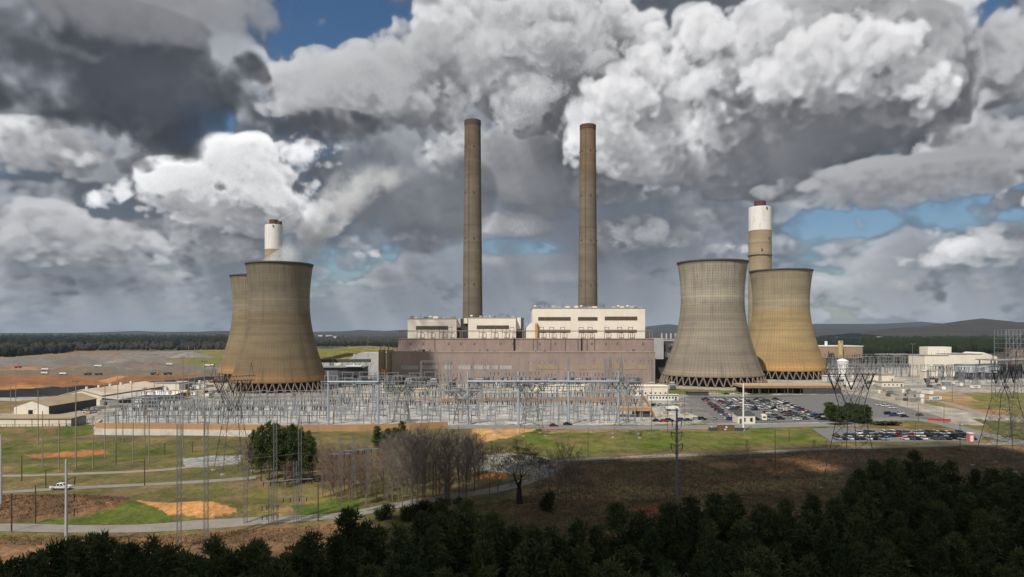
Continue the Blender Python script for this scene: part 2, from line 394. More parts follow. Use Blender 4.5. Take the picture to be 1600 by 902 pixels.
# ---------------------------------------------------------------- materials
MATS = {}
def mat(name, c, rough=0.8, var=0.18, scale=0.35, metal=0.0, streak=0.0, c2=None, bump=0.0, spec=0.3, obj=True):
    """weathered surface: broad blotches, fine grain and (optionally) run-down streaks"""
    if name in MATS: return MATS[name]
    m = bpy.data.materials.new(name); m.use_nodes = True; nt = m.node_tree; b = nt.nodes['Principled BSDF']
    tc = nt.nodes.new('ShaderNodeTexCoord'); p = S(nt, tc.outputs['Object'])
    n = noise(nt, p, scale, 5, 0.6)
    d = c2 or tuple(x * 0.62 for x in c)
    col = mixc(nt, mrange(nt, n, 0.36, 0.70, 0.0, 1.0), c, mixc(nt, min(1.0, var * 3), c, d))
    g = noise(nt, p, scale * 14, 3, 0.6)
    col = mixc(nt, var, col, mixc(nt, g, tuple(x * 0.55 for x in c), tuple(min(1, x * 1.35) for x in c)))
    if streak:
        s = noise(nt, VM(nt, 'MULTIPLY', p, (1.0, 1.0, 0.045)), 0.9, 4, 0.6)
        col = mixc(nt, mrange(nt, s, 0.5, 0.78, 0.0, streak), col, tuple(x * 0.45 for x in c))
    plug(nt, b.inputs['Base Color'], col)
    b.inputs['Roughness'].default_value = rough; b.inputs['Metallic'].default_value = metal
    b.inputs['Specular IOR Level'].default_value = spec
    if bump:
        bn = nt.nodes.new('ShaderNodeBump'); bn.inputs['Strength'].default_value = bump; bn.inputs['Distance'].default_value = 0.3
        plug(nt, bn.inputs['Height'], g); nt.links.new(bn.outputs[0], b.inputs['Normal'])
    MATS[name] = m; return m
def shade_mat(name, fn, rough=0.85, spec=0.2):
    """fn(nt, object coordinates) -> colour socket"""
    if name in MATS: return MATS[name]
    m = bpy.data.materials.new(name); m.use_nodes = True; nt = m.node_tree; b = nt.nodes['Principled BSDF']
    tc = nt.nodes.new('ShaderNodeTexCoord')
    plug(nt, b.inputs['Base Color'], fn(nt, S(nt, tc.outputs['Object'])))
    b.inputs['Roughness'].default_value = rough; b.inputs['Specular IOR Level'].default_value = spec
    MATS[name] = m; return m
steel = mat('galvanised_steel', (.27, .285, .30), .55, .2, .6, .3)
steel_blue = mat('blue_grey_steel', (.40, .46, .53), .5, .12, .4, .2)
steel_dark = mat('dark_weathered_steel', (.10, .095, .09), .7, .25, .8, .2)
wood_pole = mat('weathered_pole_wood', (.30, .26, .205), .9, .3, 1.2)
wood_dark = mat('creosoted_wood', (.085, .065, .05), .9, .3, 1.2)
porcelain = mat('brown_porcelain', (.05, .035, .03), .3, .1)
porc_grey = mat('grey_porcelain', (.30, .315, .34), .35, .1)
black = mat('black_paint', (.015, .015, .016), .5, .1)
glass_dark = mat('dark_glass', (.012, .014, .017), .08, .05, spec=.6)
cream = mat('cream_cladding', (.85, .775, .65), .7, .10, .08, streak=.12)
cream2 = mat('pale_cream_cladding', (.76, .69, .57), .7, .12, .1, streak=.2)
def taupe_fn(nt, p):
    x, y, z = sep(nt, p); c = (.325, .252, .216)
    n = noise(nt, p, .05, 5, .6); k = noise(nt, comb(nt, M(nt, 'FLOOR', x / 3.0) * 3.7, 0.0, M(nt, 'FLOOR', z / 6.0) * 5.1), 1.0, 0)
    col = mixc(nt, 1.0, c, ramp(nt, n, [(.3, (.86, .85, .86)), (.7, (1.12, 1.11, 1.1))]), 'MULTIPLY')
    col = mixc(nt, 1.0, col, ramp(nt, k, [(.2, (.92, .92, .92)), (.8, (1.07, 1.07, 1.07))]), 'MULTIPLY')
    j = M(nt, 'MAXIMUM', mrange(nt, M(nt, 'ABSOLUTE', M(nt, 'FRACT', x / 3.0) - .5), .46, .5), mrange(nt, M(nt, 'ABSOLUTE', M(nt, 'FRACT', z / 6.0) - .5), .475, .5))
    col = mixc(nt, j * .2, col, (.16, .125, .11))
    s = noise(nt, VM(nt, 'MULTIPLY', p, (1.0, 1.0, .05)), .7, 5, .65)
    return mixc(nt, mrange(nt, s, .48, .74) * .38, col, (.16, .115, .09))
taupe = None
taupe = shade_mat('taupe_cladding', taupe_fn, .75)
taupe_dk = mat('taupe_trim', (.16, .128, .112), .75, .12)
tan = mat('tan_cladding', (.46, .33, .20), .75, .15, .1, streak=.2)
tan_roof = mat('tan_roof', (.38, .295, .19), .8, .2, .12, streak=.1)
orange_wall = mat('orange_tan_panel', (.46, .27, .14), .8, .16, .1, streak=.25)
white = mat('white_paint', (.78, .77, .74), .6, .1, .15, streak=.2)
white_wall = mat('stained_white_wall', (.66, .62, .56), .85, .3, .15, streak=.45)
grey = mat('grey_cladding', (.24, .245, .25), .7, .15, .1, streak=.2)
grey_dk = mat('dark_grey_cladding', (.07, .072, .076), .7, .2, .2)
grey_lt = mat('light_grey_cladding', (.46, .46, .45), .7, .15, .1, streak=.2)
roof_grey = mat('grey_roof', (.30, .29, .28), .8, .25, .15)
conc = mat('pale_concrete', (.42, .39, .35), .9, .2, .12, streak=.2)
rust = mat('rusty_steel', (.13, .062, .04), .85, .3, .5, c2=(.07, .035, .025))
red = mat('red_paint', (.40, .04, .03), .5, .12)
orange = mat('orange_paint', (.62, .25, .05), .6, .15)
yellow = mat('ochre_panel', (.37, .295, .19), .7, .3, .2, streak=.3)
pale_panel = mat('pale_glazing_panel', (.45, .44, .42), .35, .25, .2, streak=.3)
tank_blue = mat('pale_blue_tank', (.52, .60, .64), .6, .1, .1, streak=.2)
rubber = mat('tyre_rubber', (.02, .02, .02), .9, .1)
coal = mat('coal', (.022, .022, .024), .95, .3)
# ---------------------------------------------------------------- the land: one sheet, coloured by what covers it
def vnoise(x, y, seed, octs=5, f0=1.0):
    """value noise on arrays"""
    rs = np.random.RandomState(seed); tab = rs.rand(256, 256).astype(np.float32); out = np.zeros_like(x); a = 1.0; tot = 0
    for o in range(octs):
        f = f0 * 2 ** o; xx, yy = x * f + 17.3 * o, y * f + 9.1 * o
        i, j = np.floor(xx).astype(np.int64), np.floor(yy).astype(np.int64); u, v = xx - i, yy - j
        u, v = u * u * (3 - 2 * u), v * v * (3 - 2 * v)
        g = lambda p, q: tab[p % 256, q % 256]
        out += a * ((g(i, j) * (1 - u) + g(i + 1, j) * u) * (1 - v) + (g(i, j + 1) * (1 - u) + g(i + 1, j + 1) * u) * v); tot += a; a *= 0.55
    return out / tot - 0.5
def bump2(x, y, cx, cy, rx, ry): return np.exp(-(((x - cx) / rx) ** 2 + ((y - cy) / ry) ** 2))
def height(x, y):
    """metres above the plant's yard"""
    x = np.asarray(x, float); y = np.asarray(y, float)
    near = np.clip((335 - y) / 60, 0, 1)
    h = near * (vnoise(x, y, 5, 3, 1 / 45.0) * 1.3)
    # cut banks north of the lower left road
    h = h + 2.6 * bump2(x, y, -78, 176, 16, 9) + 2.4 * bump2(x, y, -128, 181, 30, 9)
    # low bank at the foot of the long white wall, spoil heaps and the capped mound
    h = h + 1.2 * bump2(x, y, -175, 292, 80, 14) + 1.5 * bump2(x, y, -215, 325, 25, 10)
    h = h + 24 * bump2(x, y, -255, 1200, 120, 130) + 5 * bump2(x, y, -500, 1500, 240, 150) + 9 * bump2(x, y, -640, 1420, 200, 60)
    h = h - 1.6 * np.clip((200 - y) / 120, 0, 1) * (x > 0)
    return h
def hz(x, y): return float(height(np.array([x]), np.array([y]))[0])
def P(px, py, dz=0.0):
    """a spot on the land under that sightline"""
    x, y = G(px, py)
    for _ in range(4):
        h = hz(x, y); d = (CAM_H - h) * FOC / (py - HOR); x, y = X(px, d), d
    return Vector((x, y, hz(x, y) + dz))
def inside(poly, x, y):
    r = np.zeros(x.shape, bool); n = len(poly)
    for i in range(n):
        (x0, y0), (x1, y1) = poly[i], poly[(i + 1) % n]
        if y0 == y1: continue
        c = ((y0 > y) != (y1 > y)) & (x < (x1 - x0) * (y - y0) / (y1 - y0) + x0); r ^= c
    return r
# cover, traced as polygons on the photograph and carried to the land: (polygon, colour, second colour, ragged edge in px)
DRY, GRN, CLAY, DCLAY = (.215, .150, .075), (.086, .108, .026), (.42, .20, .08), (.30, .125, .05)
PALE, GRAV, ASH = (.40, .375, .335), (.34, .33, .315), (.165, .14, .12)
COVER = [
    # far land
    ([(-900, 522), (2600, 522), (2600, 566), (-900, 566)], (.060, .056, .040), (.095, .085, .060), 2),
    ([(900, 527), (1640, 527), (1640, 531), (900, 532)], (.15, .13, .085), (.12, .11, .06), 1),
    # spoil and ash ground at the left
    ([(-900, 551), (118, 551), (150, 548), (345, 549), (400, 560), (400, 612), (-900, 612)], (.155, .13, .105), (.19, .145, .10), 1.5),
    ([(-500, 559), (60, 556), (180, 553), (330, 552), (345, 568), (150, 574), (-500, 574)], ASH, (.20, .18, .165), 1.5),
    ([(90, 549), (210, 549), (270, 552), (160, 553), (90, 553)], (.26, .17, .11), (.22, .14, .09), 1),
    ([(-500, 556), (40, 556), (120, 553), (110, 555), (0, 559.5), (-500, 561)], (.30, .18, .11), (.26, .17, .12), .6),
    ([(-500, 574.5), (140, 573), (60, 579), (-500, 580)], (.34, .20, .12), (.18, .13, .09), .8),
    ([(180, 569), (345, 566), (345, 577), (180, 578)], (.19, .175, .16), (.165, .14, .125), .8),
    ([(250, 560), (380, 550), (380, 574), (300, 571)], (.155, .155, .05), (.20, .16, .07), 1),
    ([(-500, 585), (60, 586), (200, 589), (310, 586), (310, 592), (180, 601), (110, 604), (-500, 618)], (.27, .125, .062), (.21, .105, .058), 1.6),
    ([(150, 596), (185, 587), (200, 588), (170, 598)], (.46, .24, .11), (.42, .22, .1), .6),
    ([(-500, 608), (0, 604), (50, 601), (80, 604), (30, 611), (-500, 618)], (.40, .20, .075), (.28, .14, .06), 1),
    ([(-500, 618), (0, 610), (110, 604), (200, 600), (335, 588), (345, 595), (250, 606), (130, 616), (0, 629), (-500, 660)], (.020, .021, .024), (.035, .036, .038), 1),
    ([(-500, 650), (0, 626), (90, 618), (95, 620), (0, 633), (-500, 662)], (.34, .15, .085), (.29, .14, .085), .8),
    # plant yard
    ([(-900, 633), (90, 620), (130, 616), (245, 606), (345, 592), (480, 577), (1000, 572), (1640, 575), (2600, 580), (2600, 668), (-900, 668)], PALE, (.30, .275, .245), 1.5),
    ([(440, 548), (480, 545), (640, 545), (660, 575), (440, 575)], (.165, .15, .045), (.20, .165, .07), .8),
    ([(-500, 640), (60, 625), (20, 645), (-500, 668)], (.16, .145, .07), DRY, 1),
    ([(200, 603), (300, 597), (330, 600), (230, 610)], (.15, .14, .07), (.22, .19, .12), 1),
    ([(330, 610), (520, 607), (520, 622), (330, 624)], (.26, .22, .16), (.19, .165, .115), 1),
    ([(195, 632), (510, 628), (770, 626), (1000, 640), (1000, 664), (770, 667), (430, 667), (160, 664)], (.42, .415, .40), (.33, .325, .32), 1.2),
    ([(600, 606), (640, 606), (640, 613), (600, 613)], (.085, .135, .03), (.10, .14, .03), .6),
    ([(1000, 607), (1230, 605), (1215, 615), (1190, 620), (1150, 616), (1060, 616), (1000, 616)], (.105, .125, .035), (.16, .14, .06), .8),
    ([(1040, 600), (1220, 598), (1250, 611), (1210, 613), (1040, 607)], (.34, .28, .20), (.36, .30, .22), .8),
    ([(640, 620), (770, 621), (990, 622), (990, 628), (640, 627)], (.42, .25, .15), PALE, 1.2),
    ([(1370, 612), (1470, 612), (1450, 640), (1372, 628)], (.36, .31, .26), (.30, .26, .20), 1),
    ([(1420, 622), (1500, 616), (1640, 632), (1640, 655), (1560, 650), (1450, 632)], (.17, .155, .055), (.30, .185, .10), 1),
    ([(1490, 615), (1640, 612), (1640, 626), (1560, 628)], (.155, .16, .05), (.18, .16, .06), 1),
    ([(1430, 612), (1500, 614), (1530, 628), (1440, 622)], (.36, .24, .13), (.30, .22, .13), 1),
    # parking and asphalt
    ([(1050, 626), (1078, 619), (1230, 620), (1330, 616), (1385, 628), (1470, 652), (1490, 660), (1300, 660), (1100, 662), (1040, 640)], (.155, .15, .145), (.19, .185, .175), .6),
    ([(1010, 636), (1040, 628), (1100, 655), (1090, 662), (1000, 663)], (.40, .385, .355), (.34, .33, .30), .8),
    # below the road: grass
    ([(-900, 664), (2600, 664), (2600, 1600), (-900, 1600)], (.155, .126, .058), (.112, .108, .040), 2),
    ([(-900, 668), (160, 668), (150, 690), (-900, 690)], (.215, .135, .075), (.12, .12, .04), 3),
    ([(100, 668), (160, 664), (155, 676), (110, 690), (80, 684)], GRN, (.11, .12, .03), 3),
    ([(0, 694), (170, 694), (230, 700), (300, 698), (240, 716), (150, 722), (-200, 726), (-200, 700)], (.122, .120, .042), GRN, 4),
    ([(40, 712), (90, 706), (160, 702), (175, 709), (120, 714), (60, 717)], DCLAY, (.34, .15, .065), 2),
    ([(-100, 735), (130, 722), (110, 738), (-100, 744)], (.09, .12, .025), DRY, 4),
    ([(770, 668), (1290, 664), (1330, 676), (1310, 690), (1000, 704), (900, 712), (820, 690)], (.088, .120, .020), (.14, .135, .045), 4),
    ([(840, 667), (1010, 667), (1010, 673), (850, 678)], (.30, .20, .11), DRY, 2),
    ([(1040, 664), (1110, 666), (1105, 675), (1030, 674)], (.33, .18, .09), DRY, 2),
    ([(850, 684), (960, 677), (1010, 686), (900, 698)], (.19, .145, .06), GRN, 4),
    ([(-900, 752), (140, 748), (430, 742), (560, 752), (560, 790), (120, 778), (-900, 775)], (.122, .116, .042), (.18, .135, .066), 5),
    ([(380, 770), (540, 755), (600, 775), (520, 808), (380, 812)], (.145, .135, .042), (.21, .155, .075), 4),
    ([(450, 792), (560, 775), (560, 800), (470, 808)], (.085, .135, .020), GRN, 3),
    ([(60, 818), (160, 805), (210, 785), (262, 812), (280, 820)], (.080, .112, .020), (.10, .115, .03), 2.5),
    ([(-900, 778), (140, 776), (205, 780), (185, 800), (70, 815), (-900, 820)], (.205, .115, .062), (.15, .092, .055), 3),
    ([(150, 776), (208, 778), (205, 790), (160, 798), (135, 786)], (.10, .068, .045), (.16, .10, .06), 2),
    ([(205, 783), (240, 788), (330, 800), (375, 808), (330, 814), (262, 812), (240, 798)], (.50, .26, .095), (.44, .22, .09), 1.5),
    ([(164, 792), (178, 790), (177, 797), (166, 797)], (.46, .24, .10), CLAY, 1.5),
    ([(-900, 832), (300, 832), (560, 815), (600, 830), (600, 1000), (-900, 1000)], (.22, .128, .072), (.155, .10, .06), 4),
    ([(-900, 832), (130, 831), (90, 842), (-900, 848)], (.11, .12, .035), DRY, 3),
    ([(640, 765), (700, 745), (770, 735), (780, 755), (660, 775)], (.11, .115, .035), DRY, 3),
    ([(715, 765), (745, 743), (790, 740), (785, 752)], (.40, .13, .05), DCLAY, 2),
    ([(740, 667), (850, 668), (800, 682), (760, 690), (735, 700), (735, 680)], (.50, .29, .11), (.38, .24, .12), 2),
    ([(735, 715), (800, 708), (850, 715), (900, 730), (860, 745), (735, 735)], (.36, .34, .30), (.28, .26, .22), 1.5),
    ([(285, 717), (330, 713), (378, 712), (372, 727), (290, 732)], (.34, .34, .345), (.30, .30, .30), .8),
    ([(870, 722), (912, 726), (905, 745), (870, 742)], (.36, .13, .05), DCLAY, 2),
    ([(700, 750), (870, 745), (950, 760), (900, 800), (640, 800)], (.19, .14, .08), (.12, .115, .05), 4),
    # rough brown field
    ([(880, 728), (960, 708), (1100, 706), (1300, 698), (1640, 690), (2600, 690), (2600, 1200), (700, 1200), (820, 790)], (.175, .120, .070), (.118, .098, .050), 4),
    ([(850, 760), (1040, 762), (1320, 745), (1320, 762), (1000, 782), (850, 778)], (.19, .165, .075), (.23, .16, .085), 4),
    ([(985, 792), (1025, 788), (1030, 800), (1000, 803)], (.40, .125, .05), DCLAY, 2),
    ([(1180, 716), (1330, 710), (1330, 735), (1200, 742)], (.30, .165, .08), (.22, .14, .08), 5),  # lighter patch: a break in the cloud shade put into the ground colour
    ([(960, 705), (1300, 692), (1300, 698), (1000, 710)], (.125, .110, .045), (.15, .11, .055), 2),
    ([(1310, 655), (1480, 660), (1540, 676), (1500, 674), (1330, 670)], (.11, .115, .032), DRY, 2),
    ([(1520, 655), (1700, 670), (1700, 690), (1570, 682)], (.105, .11, .034), (.15, .125, .055), 3),
    ([(1310, 693), (1560, 687), (1600, 680), (1640, 690), (1310, 703)], (.11, .11, .036), DRY, 2),
]
def paint(PX, PY):
    wx = vnoise(PX, PY * 2.2, 21, 5, 1 / 26.0); wy = vnoise(PX, PY * 2.2, 22, 5, 1 / 26.0); mixn = vnoise(PX, PY * 3.0, 23, 5, 1 / 34.0)
    col = np.zeros(PX.shape + (3,), np.float32) + np.array((.07, .065, .045), np.float32)
    for poly, c1, c2, rag in COVER:
        m = inside(poly, PX + wx * rag * 7, PY + wy * rag * 2.4)
        t = np.clip(mixn * 3.2 + 0.5, 0, 1)[..., None]
        c = np.array(c1, np.float32) * (1 - t) + np.array(c2, np.float32) * t
        col[m] = c[m]
    return col
def land_mat():
    m = bpy.data.materials.new('land_cover'); m.use_nodes = True; nt = m.node_tree; b = nt.nodes['Principled BSDF']
    at = nt.nodes.new('ShaderNodeAttribute'); at.attribute_name = 'cover'
    tc = nt.nodes.new('ShaderNodeTexCoord'); p = S(nt, tc.outputs['Object'])
    n1 = noise(nt, p, 0.07, 6, 0.65); n2 = noise(nt, p, 0.9, 5, 0.7); n3 = noise(nt, VM(nt, 'MULTIPLY', p, (1.0, 0.35, 1.0)), 0.28, 5, 0.7)
    c = S(nt, at.outputs['Color'])
    c = mixc(nt, 1.0, c, ramp(nt, n1, [(0.28, (.55, .58, .58)), (0.5, (1, 1, 1)), (0.72, (1.5, 1.36, 1.18))]), 'MULTIPLY')
    c = mixc(nt, 1.0, c, ramp(nt, n2, [(0.25, (.52, .52, .52)), (0.5, (1, 1, 1)), (0.75, (1.5, 1.45, 1.35))]), 'MULTIPLY')
    c = mixc(nt, 1.0, c, ramp(nt, n3, [(0.30, (.66, .68, .64)), (0.5, (1, 1, 1)), (0.70, (1.25, 1.2, 1.1))]), 'MULTIPLY')
    plug(nt, b.inputs['Base Color'], c); b.inputs['Roughness'].default_value = 0.95; b.inputs['Specular IOR Level'].default_value = 0.1
    bn = nt.nodes.new('ShaderNodeBump'); bn.inputs['Strength'].default_value = 0.6; bn.inputs['Distance'].default_value = 0.5
    plug(nt, bn.inputs['Height'], n2); nt.links.new(bn.outputs[0], b.inputs['Normal'])
    return m
def build_ground():
    cols = np.concatenate([np.arange(-1400, -240, 40), np.arange(-240, 1840, 3.2), np.arange(1840, 3040, 40)])
    rows = np.concatenate([np.arange(523, 560, .6), np.arange(560, 720, 1.0), np.arange(720, 1000, 2.0), np.arange(1000, 1500, 10), np.arange(1500, 6000, 200)])
    PX, PY = np.meshgrid(cols, rows); d = CAM_H * FOC / (PY - HOR); x = (PX - 800) * d / FOC
    z = height(x, d)
    col = paint(PX, PY)
    nr, nc = PX.shape; idx = np.arange(nr * nc).reshape(nr, nc)
    f = np.stack([idx[:-1, :-1], idx[1:, :-1], idx[1:, 1:], idx[:-1, 1:]], -1).reshape(-1, 4)
    g = np_mesh('ground', np.stack([x, d, z], -1).reshape(-1, 3), f, land_mat(), smooth=True)
    a = g.data.color_attributes.new('cover', 'FLOAT_COLOR', 'POINT')
    a.data.foreach_set('color', np.concatenate([col, np.ones(col.shape[:2] + (1,), np.float32)], -1).astype(np.float32).ravel())
    tag(g, kind='structure')
    far = MB(); far.quad((-60000, -20000, -4), (60000, -20000, -4), (60000, 60000, -4), (-60000, 60000, -4))
    tag(far.build('terrain', mat('far_land', (.06, .055, .042), .95, .3, .002)), kind='structure')
build_ground()
# ---------------------------------------------------------------- roads: strips laid just above the land, with worn edges
def road_mat(name, c, line=None):
    def fn(nt, p):
        n = noise(nt, p, 0.25, 6, .65); k = noise(nt, p, 2.5, 4, .6)
        a = mixc(nt, mrange(nt, n, .35, .7), c, tuple(q * .72 for q in c))
        return mixc(nt, .3, a, mixc(nt, k, tuple(q * .5 for q in c), tuple(q * 1.4 for q in c)))
    return shade_mat(name, fn, .9)
asph = road_mat('worn_asphalt', (.225, .222, .218)); asph_pale = road_mat('sunbleached_asphalt', (.27, .245, .21)); gravel = road_mat('gravel_track', (.31, .27, .21)); asph_dk = road_mat('dark_asphalt', (.12, .118, .116))
line_w = mat('road_line_white', (.7, .7, .66), .8, .3, 2.0); line_y = mat('road_line_yellow', (.55, .40, .10), .8, .3, 2.0)
kerb_m = mat('kerb_concrete', (.46, .44, .40), .9, .2)
def strip(name, pts, w, m, lift=0.06, edge=None, kerb=False):
    """a road along photograph points carried to the land"""
    c = [Vector(G(*p)) for p in pts]; path = []
    for i in range(len(c) - 1):
        p0, p1, p2, p3 = c[max(i - 1, 0)], c[i], c[i + 1], c[min(i + 2, len(c) - 1)]
        k = max(2, int((p2 - p1).length / 3))
        for j in range(k):
            t = j / k; path.append(0.5 * ((2 * p1) + (p2 - p0) * t + (2 * p0 - 5 * p1 + 4 * p2 - p3) * t * t + (3 * p1 - p0 - 3 * p2 + p3) * t ** 3))
    path.append(c[-1]); mb = MB().use(m)
    if line_w: pass
    rows = []
    def row(off0, off1, lift, mm, skip=None):
        mb.use(mm); prev = None
        for i, q in enumerate(path):
            d = (path[min(i + 1, len(path) - 1)] - path[max(i - 1, 0)]).normalized(); nrm = Vector((-d.y, d.x))
            a, b = q + nrm * off0, q + nrm * off1
            cur = ((a.x, a.y, hz(a.x, a.y) + lift), (b.x, b.y, hz(b.x, b.y) + lift))
            if prev and not (skip and (i // skip) % 2): mb.quad(prev[0], prev[1], cur[1], cur[0])
            prev = cur
    n = max(1, int(w / 3)); 
    for i in range(n): row(-w / 2 + w * i / n, -w / 2 + w * (i + 1) / n, lift, m)
    if edge:
        row(-w / 2 + .3, -w / 2 + .45, lift + .006, line_w); row(w / 2 - .45, w / 2 - .3, lift + .006, line_w)
        row(-.18, -.05, lift + .006, line_y); row(.05, .18, lift + .006, line_y)
    if kerb:
        for sgn in (-1, 1):
            a0, a1 = sgn * (w / 2 + .02), sgn * (w / 2 + .28)
            row(a0, a1, lift + .12, kerb_m)
    return tag(mb.build(name), kind='structure')
strip('access_road', [(690, 668), (780, 667), (900, 668), (1000, 668.5), (1100, 668), (1180, 666), (1270, 664), (1340, 664)], 12.0, asph, edge=True, kerb=True)
strip('lower_road', [(-160, 826), (0, 825), (180, 825), (330, 821), (430, 814), (540, 805), (640, 786), (720, 774), (790, 762), (850, 742), (872, 728)], 5.6, asph_pale, edge=False)
strip('middle_road', [(-160, 778), (0, 770), (100, 764), (230, 757), (330, 752), (400, 748)], 4.2, asph_pale)
strip('upper_track', [(-100, 748), (0, 745), (120, 741), (230, 736), (300, 730), (372, 720)], 3.6, gravel)
strip('field_road', [(860, 722), (960, 716), (1100, 710), (1230, 705), (1400, 699), (1540, 695), (1640, 689)], 5.5, asph_pale)
strip('exit_road', [(1300, 664), (1400, 655), (1460, 660), (1510, 672), (1570, 686), (1640, 700)], 8.0, asph, kerb=True)
strip('yard_road', [(1560, 655), (1500, 636), (1460, 626), (1400, 620)], 6.0, gravel)
strip('plant_road', [(1330, 607), (1450, 604), (1560, 603), (1700, 602)], 26.0, asph_pale)
def apron(name, poly, m, lift=.05):
    """a paved area with straight edges"""
    c = [G(*p) for p in poly]
    return tag(MB().use(m).quad(*[(x, y, hz(x, y) + lift) for x, y in c]).build(name), kind='structure')
apron('car_park', [(1078, 619), (1230, 617.5), (1330, 616), (1385, 628), (1440, 645), (1300, 659), (1185, 659), (1120, 659)], road_mat('car_park_asphalt', (.17, .166, .16)), .05)
apron('contractor_car_park', [(1268, 670), (1310, 668.5), (1490, 674), (1540, 681), (1530, 690.5), (1300, 692)], road_mat('contractor_asphalt', (.19, .185, .18)), .07)
# ---------------------------------------------------------------- cooling towers
TP = [(2.0, None)]
def tower_r(z): return 27.8 * math.sqrt(1 + ((81 - z) / 57.4) ** 2) if z < 81 else 27.8 * math.sqrt(1 + ((z - 81) / 71.0) ** 2)
def tower_mat(name, up, mid, low, z_mid, z_low, stain, streak_top, foot=None, jm=.5):
    """jump-formed concrete: lift lines, panel joints, weathering in bands and run-down stains"""
    def fn(nt, p):
        x, y, z = sep(nt, p)
        ang = M(nt, 'ARCTAN2', y, x)
        w1 = noise(nt, comb(nt, ang * 3.0, z * 0.05, 0.0), 2.0, 5, .6)
        zz = z + (w1 - 0.5) * 16.0
        c = mixc(nt, mrange(nt, zz, z_mid - 5, z_mid + 6), mid, up)
        c = mixc(nt, mrange(nt, zz, z_low - 12, z_low + 14), low, c)
        if foot: c = mixc(nt, mrange(nt, z + (w1 - .5) * 8, 9, 24, .85, 0.0), c, foot)
        # horizontal lifts, each pour a slightly different grey
        lift = noise(nt, comb(nt, 0.0, 0.0, M(nt, 'FLOOR', z / 2.4) * 7.31), 1.0, 0)
        c = mixc(nt, 1.0, c, ramp(nt, lift, [(0.2, (.84, .84, .85)), (0.8, (1.14, 1.13, 1.10))]), 'MULTIPLY')
        band = noise(nt, comb(nt, ang * 0.6, 0.0, z * 0.09), 1.0, 4, .6)
        c = mixc(nt, 1.0, c, ramp(nt, band, [(0.28, (.74, .74, .76)), (0.52, (1, 1, 1)), (0.75, (1.22, 1.2, 1.14))]), 'MULTIPLY')
        # panel joints
        ju = M(nt, 'FRACT', ang * 12.73); jz = M(nt, 'FRACT', z / 2.4)
        j = M(nt, 'MAXIMUM', mrange(nt, M(nt, 'ABSOLUTE', ju - 0.5), .36, .5), mrange(nt, M(nt, 'ABSOLUTE', jz - .5), .36, .5) * .7)
        c = mixc(nt, j * jm, c, tuple(q * .38 for q in mid))
        # stains running down
        s = noise(nt, comb(nt, ang * 34.0, z * 0.035, 0.0), 1.0, 5, .65)
        s2 = noise(nt, comb(nt, ang * 5.0, z * 0.012, 3.0), 1.0, 4, .6)
        c = mixc(nt, mrange(nt, s, .50, .74) * mrange(nt, z, 40, 116, .15, streak_top), c, stain)
        c = mixc(nt, mrange(nt, s2, .5, .72) * .45, c, stain)
        c = mixc(nt, mrange(nt, z, 111.5, 115, 0.0, .75), c, tuple(q * .6 for q in stain))
        g = noise(nt, p, 1.4, 4, .7)
        return mixc(nt, 1.0, c, ramp(nt, g, [(.25, (.8, .8, .8)), (.75, (1.2, 1.2, 1.2))]), 'MULTIPLY')
    return shade_mat(name, fn, .92, .15)
tw_grey = tower_mat('cooling_tower_concrete_grey', (.40, .36, .285), (.275, .24, .19), (.25, .215, .17), 78, 40, (.10, .088, .07), .75, (.26, .21, .155))
tw_tan = tower_mat('cooling_tower_concrete_tan', (.36, .31, .215), (.355, .262, .138), (.345, .238, .115), 74, 36, (.20, .155, .09), .55, (.42, .24, .085))
tw_brown = tower_mat('cooling_tower_concrete_brown', (.215, .185, .135), (.182, .147, .093), (.19, .142, .085), 72, 36, (.066, .055, .038), .7, (.25, .14, .065), .36)
tw_far = tower_mat('cooling_tower_concrete_pale', (.27, .23, .165), (.225, .18, .11), (.235, .172, .098), 74, 36, (.09, .07, .048), .6, (.34, .18, .08))
leg_m = mat('tower_column_concrete', (.19, .16, .13), .9, .3, .4, c2=(.20, .13, .08))
rim_m = mat('tower_rim_concrete', (.13, .12, .105), .9, .3, .3)
inner_m = mat('tower_inner_concrete', (.10, .09, .08), .95, .2)
